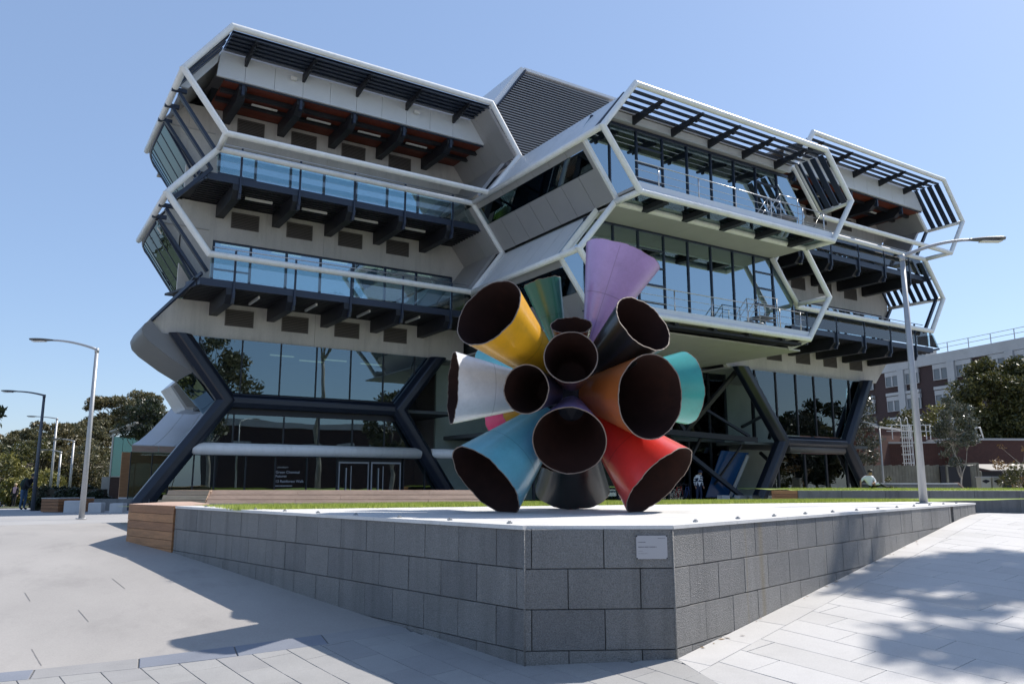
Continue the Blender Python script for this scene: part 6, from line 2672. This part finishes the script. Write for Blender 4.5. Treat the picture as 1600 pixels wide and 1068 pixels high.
# pale angular bay window above it
sn = Thing('bay_window', 'pale angular window hood jutting from the far left wall under the curved underside', 'bay window', loc=(8.4, 46, 6))
mb = MB()
mb.prism([(7.5, 46, 6.83), (8.1, 46, 7.45), (9.4, 46, 7.4), (9.4, 46, 5.6), (8.35, 46, 5.6)], (0, 3, 0))
sn.part('hood', mb, 'white_paint')
mb = MB()
mb.prism([(7.64, 45.98, 6.82), (8.1, 45.98, 7.25), (9.3, 45.98, 7.2), (9.3, 45.98, 5.75), (8.42, 45.98, 5.75)], (0, 0.02, 0))
sn.part('pane', mb, 'soffit_panel')

# ================================================================ street furniture, left
for i, (px0, px1, yt, yb, dp) in enumerate(((107, 133, 781, 805, 31.2), (144, 165, 784, 804.5, 31.2), (177, 199, 785, 806, 31.2))):
    q = cam_pt((px0 + px1) / 2, 755, dp)
    zt = 1.65 - (yt - 755) * dp / 1262
    zb = 1.65 - (yb - 755) * dp / 1262
    w_ = (px1 - px0) * dp / 1262 * 0.88
    t_ = Thing('concrete_block', ['concrete block seat touching the timber planter', 'concrete block seat in the middle of the row of three', 'concrete block seat nearest the navy column'][i], 'block seat', loc=(q.x, q.y, zb), rotz=yf + rad(8), group=None)
    mb = MB()
    e = 0.02
    a, b, h = w_ / 2, w_ / 2, zt - zb
    mb.add([(-a, -b, 0), (a, -b, 0), (a, b, 0), (-a, b, 0), (-a, -b, h - e), (a, -b, h - e), (a, b, h - e), (-a, b, h - e), (-a + e, -b + e, h), (a - e, -b + e, h), (a - e, b - e, h), (-a + e, b - e, h)],
           [(0, 3, 2, 1), (0, 1, 5, 4), (1, 2, 6, 5), (2, 3, 7, 6), (3, 0, 4, 7), (4, 5, 9, 8), (5, 6, 10, 9), (6, 7, 11, 10), (7, 4, 8, 11), (8, 9, 10, 11)])
    t_.part('body', mb, 'block_concrete', world=False)
    mb = MB()
    mb.box(-a + 0.03, a - 0.03, -b + 0.03, b - 0.03, -0.12, 0.0)
    t_.part('foot', mb, 'joint_dark', world=False)
for i, (px0, px1) in enumerate(((1122, 1137), (1149, 1164), (1168, 1184))):
    q = cam_pt((px0 + px1) / 2, 755, 40)
    w_ = 0.44
    t_ = Thing('concrete_block', ['left one of the white block seats under the lobby glass', 'middle one of the white block seats under the lobby glass', 'right one of the white block seats under the lobby glass'][i], 'block seat', loc=(q.x, q.y, 0.62), rotz=yf + rad(20))
    mb = MB()
    mb.box(-w_ / 2, w_ / 2, -w_ / 2, w_ / 2, 0.02, 0.46)
    t_.part('body', mb, 'block_concrete', world=False)
    mb = MB()
    mb.box(-w_ / 2 + 0.03, w_ / 2 - 0.03, -w_ / 2 + 0.03, w_ / 2 - 0.03, -0.1, 0.02)
    t_.part('foot', mb, 'joint_dark', world=False)
# timber planter box
q = cam_pt(83, 755, 31.6)
pb = Thing('timber_planter', 'dark slatted timber planter box beside the left street lamp', 'planter', loc=(q.x, q.y, 0.42), rotz=yf + rad(-22))
for k in range(5):
    for (x0, x1, y0, y1) in ((-0.05, 0.78, -0.35, -0.31), (-0.09, -0.05, -0.35, 1.25), (0.78, 0.82, -0.35, 1.25)):
        mb = MB()
        mb.box(x0, x1, y0, y1, 0.04 + k * 0.125, 0.15 + k * 0.125)
        pb.part('plank', mb, 'timber_b', world=False)
mb = MB()
mb.box(-0.03, 0.76, -0.3, 1.25, 0.0, 0.6)
pb.part('liner', mb, 'joint_dark', world=False)
mb = MB()
mb.box(-0.1, 0.83, -0.36, -0.28, 0.66, 0.69)
mb.box(-0.1, -0.03, -0.28, 1.25, 0.66, 0.69)
mb.box(0.76, 0.83, -0.28, 1.25, 0.66, 0.69)
pb.part('rim', mb, 'pole_steel', world=False)
# low wall behind the blocks
q = cam_pt(150, 755, 34)
lw = Thing('low_wall', 'low grey wall between the hedge and the concrete blocks', 'wall', loc=(q.x, q.y, 0.4), rotz=yf)
for i in range(4):
    mb = MB()
    mb.box(-1.7 + i * 1.0, -0.71 + i * 1.0, 0, 0.3, 0, 0.62)
    lw.part('wall_panel', mb, 'granite_b', world=False)

# ================================================================ people
def person(label, base, rotz, joints, radii, top_edges, mats_, extra=None, scale=1.0, group=None):
    # joints: name -> (x, y, z) in metres, facing -y; body is one skinned surface
    t = Thing('person', label, 'person', loc=base, rotz=rotz)
    names = list(joints)
    idx = {n_: i for i, n_ in enumerate(names)}
    me = bpy.data.meshes.new('body')
    me.from_pydata([tuple(c * scale for c in joints[n_]) for n_ in names], [(idx[a], idx[b]) for a, b in top_edges], [])
    for m_ in mats_:
        me.materials.append(MATS[m_])
    o = bpy.data.objects.new('body', me)
    link(o, t.o)
    sk = o.modifiers.new('Skin', 'SKIN')
    sk.use_smooth_shade = True
    ss = o.modifiers.new('Sub', 'SUBSURF')
    ss.levels = 1
    ss.render_levels = 1
    if not me.skin_vertices:
        bpy.context.view_layer.objects.active = o
        me.attributes
    lay = me.skin_vertices[0].data if me.skin_vertices else None
    for n_ in names:
        r_ = radii[n_]
        if not isinstance(r_, tuple):
            r_ = (r_, r_)
        lay[idx[n_]].radius = (r_[0] * scale, r_[1] * scale)
    lay[idx['pelvis']].use_root = True
    # bake, then colour the faces by where they are on the body
    dg = bpy.context.evaluated_depsgraph_get()
    bm_ = bpy.data.meshes.new_from_object(o.evaluated_get(dg))
    o.modifiers.clear()
    o.data = bm_
    bm_.materials.clear()
    for m_ in mats_:
        bm_.materials.append(MATS[m_])
    for p in bm_.polygons:
        p.use_smooth = True
        p.material_index = extra(p.center / scale) if extra else 0
    return t

def hair_cap(t, c, r, m, scale=1.0, squash=1.0, cover=0.55):
    mb = MB()
    n, m_ = 14, 8
    for i in range(m_ + 1):
        a = math.pi * cover * i / m_
        for k in range(n):
            b = 2 * math.pi * k / n
            rr_ = r * (1 + 0.04 * math.sin(5 * b + i))
            mb.v.append((c[0] + rr_ * math.sin(a) * math.cos(b), c[1] + rr_ * 1.1 * math.sin(a) * math.sin(b) + 0.015, c[2] + rr_ * squash * math.cos(a)))
    for i in range(m_):
        for k in range(n):
            k2 = (k + 1) % n
            mb.f.append((i * n + k, (i + 1) * n + k, (i + 1) * n + k2, i * n + k2))
    mb.f.append(tuple((m_) * n + k for k in range(n)))
    mb.sm = True
    return t.part('hair', mb, m, world=False)

mat('skin', (0.42, 0.24, 0.16), 0.6)
mat('skin_dark', (0.20, 0.11, 0.07), 0.6)
mat('cloth_black', (0.012, 0.013, 0.017), 0.9)
mat('cloth_navy', (0.02, 0.03, 0.07), 0.9)
mat('cloth_white', (0.78, 0.78, 0.80), 0.9)
mat('cloth_pink', (0.55, 0.36, 0.40), 0.9)
mat('denim', (0.06, 0.11, 0.18), 0.9, var=0.15, scale=8)
mat('hair_dark', (0.015, 0.012, 0.01), 0.6)
mat('hair_fair', (0.40, 0.30, 0.18), 0.7)
mat('cloth_green', (0.02, 0.04, 0.03), 0.85)

ED = [('pelvis', 'waist'), ('waist', 'chest'), ('chest', 'neck'), ('neck', 'head'), ('head', 'crown'),
      ('chest', 'shl'), ('shl', 'ell'), ('ell', 'wrl'), ('wrl', 'hal'), ('hal', 'fil'), ('chest', 'shr'), ('shr', 'elr'), ('elr', 'wrr'), ('wrr', 'har'), ('har', 'fir'),
      ('pelvis', 'hil'), ('hil', 'knl'), ('knl', 'anl'), ('anl', 'tol'), ('pelvis', 'hir'), ('hir', 'knr'), ('knr', 'anr'), ('anr', 'tor')]
RD = dict(pelvis=(0.15, 0.12), waist=(0.14, 0.11), chest=(0.17, 0.13), neck=0.055, head=(0.085, 0.10), crown=0.07, shl=0.075, shr=0.075, ell=0.05, elr=0.05, wrl=0.034, wrr=0.034, hal=(0.042, 0.024), har=(0.042, 0.024), fil=(0.03, 0.016), fir=(0.03, 0.016),
          hil=0.10, hir=0.10, knl=0.068, knr=0.068, anl=0.045, anr=0.045, tol=(0.045, 0.035), tor=(0.045, 0.035))
stand = dict(pelvis=(0, 0, 0.95), waist=(0, -0.01, 1.12), chest=(0, 0, 1.34), neck=(0, -0.01, 1.50), head=(0, -0.03, 1.60), crown=(0, -0.03, 1.69),
             shl=(-0.19, 0, 1.41), ell=(-0.25, 0.02, 1.14), wrl=(-0.26, -0.08, 0.90), hal=(-0.26, -0.12, 0.83), fil=(-0.255, -0.14, 0.76),
             shr=(0.19, 0, 1.41), elr=(0.25, 0.02, 1.14), wrr=(0.26, -0.08, 0.90), har=(0.26, -0.12, 0.83), fir=(0.255, -0.14, 0.76),
             hil=(-0.10, 0, 0.90), knl=(-0.11, -0.03, 0.50), anl=(-0.12, 0.03, 0.09), tol=(-0.13, -0.14, 0.04),
             hir=(0.10, 0, 0.90), knr=(0.12, -0.12, 0.51), anr=(0.12, -0.12, 0.09), tor=(0.13, -0.28, 0.04))

# stooping person in black with jeans, left
P1 = dict(stand)
P1.update(waist=(0, -0.10, 1.12), chest=(0, -0.28, 1.30), neck=(0, -0.40, 1.43), head=(0, -0.50, 1.50), crown=(0, -0.53, 1.60), shl=(-0.19, -0.32, 1.36), shr=(0.19, -0.32, 1.36),
          ell=(-0.22, -0.42, 1.10), wrl=(-0.18, -0.62, 1.05), hal=(-0.15, -0.68, 1.04), fil=(-0.13, -0.74, 1.02), elr=(0.22, -0.42, 1.10), wrr=(0.18, -0.62, 1.02), har=(0.15, -0.68, 1.0), fir=(0.13, -0.74, 0.98), hir=(0.1, 0.02, 0.9), knr=(0.11, -0.02, 0.5), anr=(0.12, 0.05, 0.09), tor=(0.13, -0.12, 0.04))
q = at(39, 38.5)
t1 = person('stooping person in a black jacket and blue jeans by the timber planter', q, rad(CAM_YAW - 90 + 75), P1, RD, ED, ['cloth_black', 'denim', 'skin'],
            lambda c: 1 if c.z < 0.93 and c.z > 0.10 else (2 if (c.z > 1.46 and c.y < -0.42) or (c.y < -0.64) else 0))
hair_cap(t1, (0, -0.5, 1.58), 0.125, 'hair_dark')
mb = MB()
mb.tube([(0, 0.10, 1.02), (0, 0.06, 1.14), (0, -0.02, 1.32), (0, -0.12, 1.44)], [0.10, 0.17, 0.17, 0.08], 12)
t1.part('backpack', mb, 'cloth_green', world=False)
# walker far off
q = at(25, 62)
t2 = person('distant walker in dark clothes with a pink top on the path', q, rad(CAM_YAW - 90), stand, RD, ED, ['cloth_black', 'cloth_pink', 'skin'],
            lambda c: 2 if c.z > 1.50 or (abs(c.x) > 0.2 and c.z < 0.88 and c.z > 0.7) else (1 if c.z > 1.0 and abs(c.x) < 0.09 and c.y < 0 else 0))
hair_cap(t2, (0, -0.03, 1.66), 0.12, 'hair_fair')
q = at(11, 64)
P4 = dict(stand)
P4.update(pelvis=(0, 0, 0.5), waist=(0, -0.02, 0.68), chest=(0, -0.06, 0.9), neck=(0, -0.08, 1.05), head=(0, -0.1, 1.14), crown=(0, -0.1, 1.24), shl=(-0.18, -0.05, 0.96), shr=(0.18, -0.05, 0.96), ell=(-0.22, -0.1, 0.72), elr=(0.22, -0.1, 0.72), wrl=(-0.15, -0.3, 0.62), wrr=(0.15, -0.3, 0.62), hal=(-0.12, -0.36, 0.6), har=(0.12, -0.36, 0.6), fil=(-0.1, -0.42, 0.58), fir=(0.1, -0.42, 0.58), hil=(-0.1, -0.02, 0.48), hir=(0.1, -0.02, 0.48), knl=(-0.12, -0.42, 0.48), knr=(0.12, -0.42, 0.48), anl=(-0.12, -0.42, 0.09), anr=(0.12, -0.42, 0.09), tol=(-0.12, -0.58, 0.04), tor=(0.12, -0.58, 0.04))
t3 = person('small seated person in dark top and pale trousers at the far left', q, rad(CAM_YAW - 90), P4, RD, ED, ['cloth_black', 'cloth_white', 'skin'], lambda c: 2 if c.z > 1.03 else (1 if c.z < 0.56 else 0))
hair_cap(t3, (0, -0.1, 1.2), 0.12, 'hair_dark')
mb = MB()
mb.box(-0.5, 0.5, -0.15, 0.3, 0.36, 0.42)
mb.box(-0.45, -0.38, -0.1, 0.25, 0, 0.36)
mb.box(0.38, 0.45, -0.1, 0.25, 0, 0.36)
sb_ = Thing('stool_bench', 'small bench under the seated person at the far left', 'bench', loc=q, rotz=rad(CAM_YAW - 90))
sb_.part('seat', mb, 'timber_b', world=False)
# person in striped top
P3 = dict(stand)
P3.update(neck=(0.04, -0.06, 1.49), head=(0.07, -0.12, 1.56), crown=(0.09, -0.15, 1.65), chest=(0.01, -0.02, 1.33), shr=(0.20, -0.05, 1.40), shl=(-0.18, 0.0, 1.38))
P3['knr'] = (0.12, -0.05, 0.5)
P3['anr'] = (0.12, 0.0, 0.09)
P3['tor'] = (0.14, -0.17, 0.04)
q = cam_pt(1091, 755, 43)
t4 = person('person in a blue and white striped top and navy trousers before the lobby', (q.x, q.y, 0.62), rad(CAM_YAW - 90 + 25), P3, RD, ED, ['cloth_white', 'cloth_navy', 'skin'],
            lambda c: 2 if c.z > 1.5 or (abs(c.x) > 0.2 and c.z < 0.9 and c.z > 0.7) else (1 if c.z < 0.96 or ((c.z * 8) % 1) < 0.5 else 0), scale=1.0)
hair_cap(t4, (0.07, -0.12, 1.62), 0.12, 'cloth_navy')
# person lounging on the raised lawn
P5 = dict(stand)
P5.update(pelvis=(0.1, 0, 0.14), waist=(0.06, 0, 0.30), chest=(0.0, -0.04, 0.50), neck=(0.04, -0.08, 0.66), head=(0.08, -0.12, 0.74), crown=(0.09, -0.13, 0.83), shl=(-0.20, 0, 0.55), ell=(-0.36, 0.02, 0.36), wrl=(-0.40, -0.06, 0.12), hal=(-0.42, -0.1, 0.06), fil=(-0.44, -0.14, 0.04),
          shr=(0.20, -0.04, 0.56), elr=(0.26, -0.2, 0.36), wrr=(0.10, -0.32, 0.28), har=(0.05, -0.34, 0.27), fir=(0.0, -0.36, 0.27), hil=(0.05, -0.1, 0.12), knl=(0.3, -0.4, 0.28), anl=(0.7, -0.35, 0.08), tol=(0.82, -0.38, 0.1), hir=(0.2, -0.05, 0.12), knr=(0.5, -0.1, 0.22), anr=(0.9, -0.05, 0.08), tor=(1.02, -0.06, 0.12))
q = cam_pt(1357, 755, 38.5)
t5 = person('person in a white T-shirt reclining on the raised lawn at the right', (q.x, q.y, 1.38), rad(CAM_YAW - 90), P5, RD, ED, ['cloth_white', 'cloth_black', 'skin'],
            lambda c: 2 if c.z > 0.64 or (c.x < -0.33) or (c.y < -0.24 and c.z > 0.2 and c.x < 0.2) else (1 if (c.z < 0.2 or c.x > 0.32) else 0))
hair_cap(t5, (0.085, -0.12, 0.82), 0.115, 'hair_dark')
# bicycles parked in the shade by the lobby
def bicycle(label, base, rotz, m):
    t = Thing('bicycle', label, 'bicycle', loc=base, rotz=rotz, group='bicycles parked before the lobby')
    for x_ in (-0.52, 0.52):
        mb = MB()
        mb.tube([(x_ + 0.33 * math.cos(a), 0, 0.34 + 0.33 * math.sin(a)) for a in [2 * math.pi * k / 20 for k in range(20)]], 0.018, 6, closed=True)
        for k in range(8):
            a = math.pi * k / 8
            mb.bar((x_ - 0.32 * math.cos(a), 0, 0.34 - 0.32 * math.sin(a)), (x_ + 0.32 * math.cos(a), 0, 0.34 + 0.32 * math.sin(a)), 0.004, 0.004)
        t.part('wheel', mb, 'black_steel', world=False)
    mb = MB()
    J = dict(a=(-0.52, 0, 0.34), b=(-0.08, 0, 0.30), c=(-0.22, 0, 0.82), d=(0.34, 0, 0.86), e=(0.52, 0, 0.34))
    for p, q_ in (('a', 'b'), ('a', 'c'), ('b', 'c'), ('b', 'd'), ('c', 'd'), ('d', 'e')):
        mb.cyl(J[p], J[q_], 0.017, 6)
    t.part('frame', mb, m, world=False)
    mb = MB()
    mb.cyl((0.34, 0, 0.86), (0.30, 0, 1.0), 0.014, 6)
    mb.cyl((0.30, -0.26, 1.02), (0.30, 0.26, 1.02), 0.014, 6)
    t.part('handlebar', mb, 'black_steel', world=False)
    mb = MB()
    mb.cyl((-0.22, 0, 0.82), (-0.25, 0, 0.95), 0.013, 6)
    mb.bar((-0.38, 0, 0.97), (-0.12, 0, 0.97), 0.12, 0.05)
    t.part('saddle', mb, 'black_steel', world=False)
    return t
mat('bike_red', (0.35, 0.02, 0.02), 0.4)
mat('bike_blue', (0.03, 0.06, 0.2), 0.4)
for i, px in enumerate((948, 962, 1060, 1073)):
    q = cam_pt(px, 755, 44 + (i % 2) * 0.8)
    bicycle(['red bicycle left of the red cone foot, half hidden by the glossy black cone', 'blue bicycle left of the red cone foot, nearer the red cone', 'red bicycle right of the red cone foot', 'blue bicycle beside the person in the striped top'][i], (q.x, q.y, 0.62), rad(CAM_YAW - 90 + 35 + 9 * i), 'bike_red' if i % 2 == 0 else 'bike_blue')
# brick hall behind the camera, seen only as a reflection
hl = Thing('hall', 'brick hall across the plaza seen mirrored in the ground storey glass', 'building', loc=(60, -60, 0))
mb = MB()
mb.box(-30, 70, 0, -14, 0, 11)
hl.part('wall', mb, 'brick_dark', world=False)
for i in range(16):
    mb = MB()
    mb.box(-28 + i * 6, -25 + i * 6, 0.01, 0.15, 6.5, 8.5)
    hl.part('window', mb, 'render_white', world=False)
mb = MB()
mb.box(-31, 71, 0.3, -14.3, 11, 12)
hl.part('parapet', mb, 'render_white', world=False)
print('objects', len(bpy.data.objects))
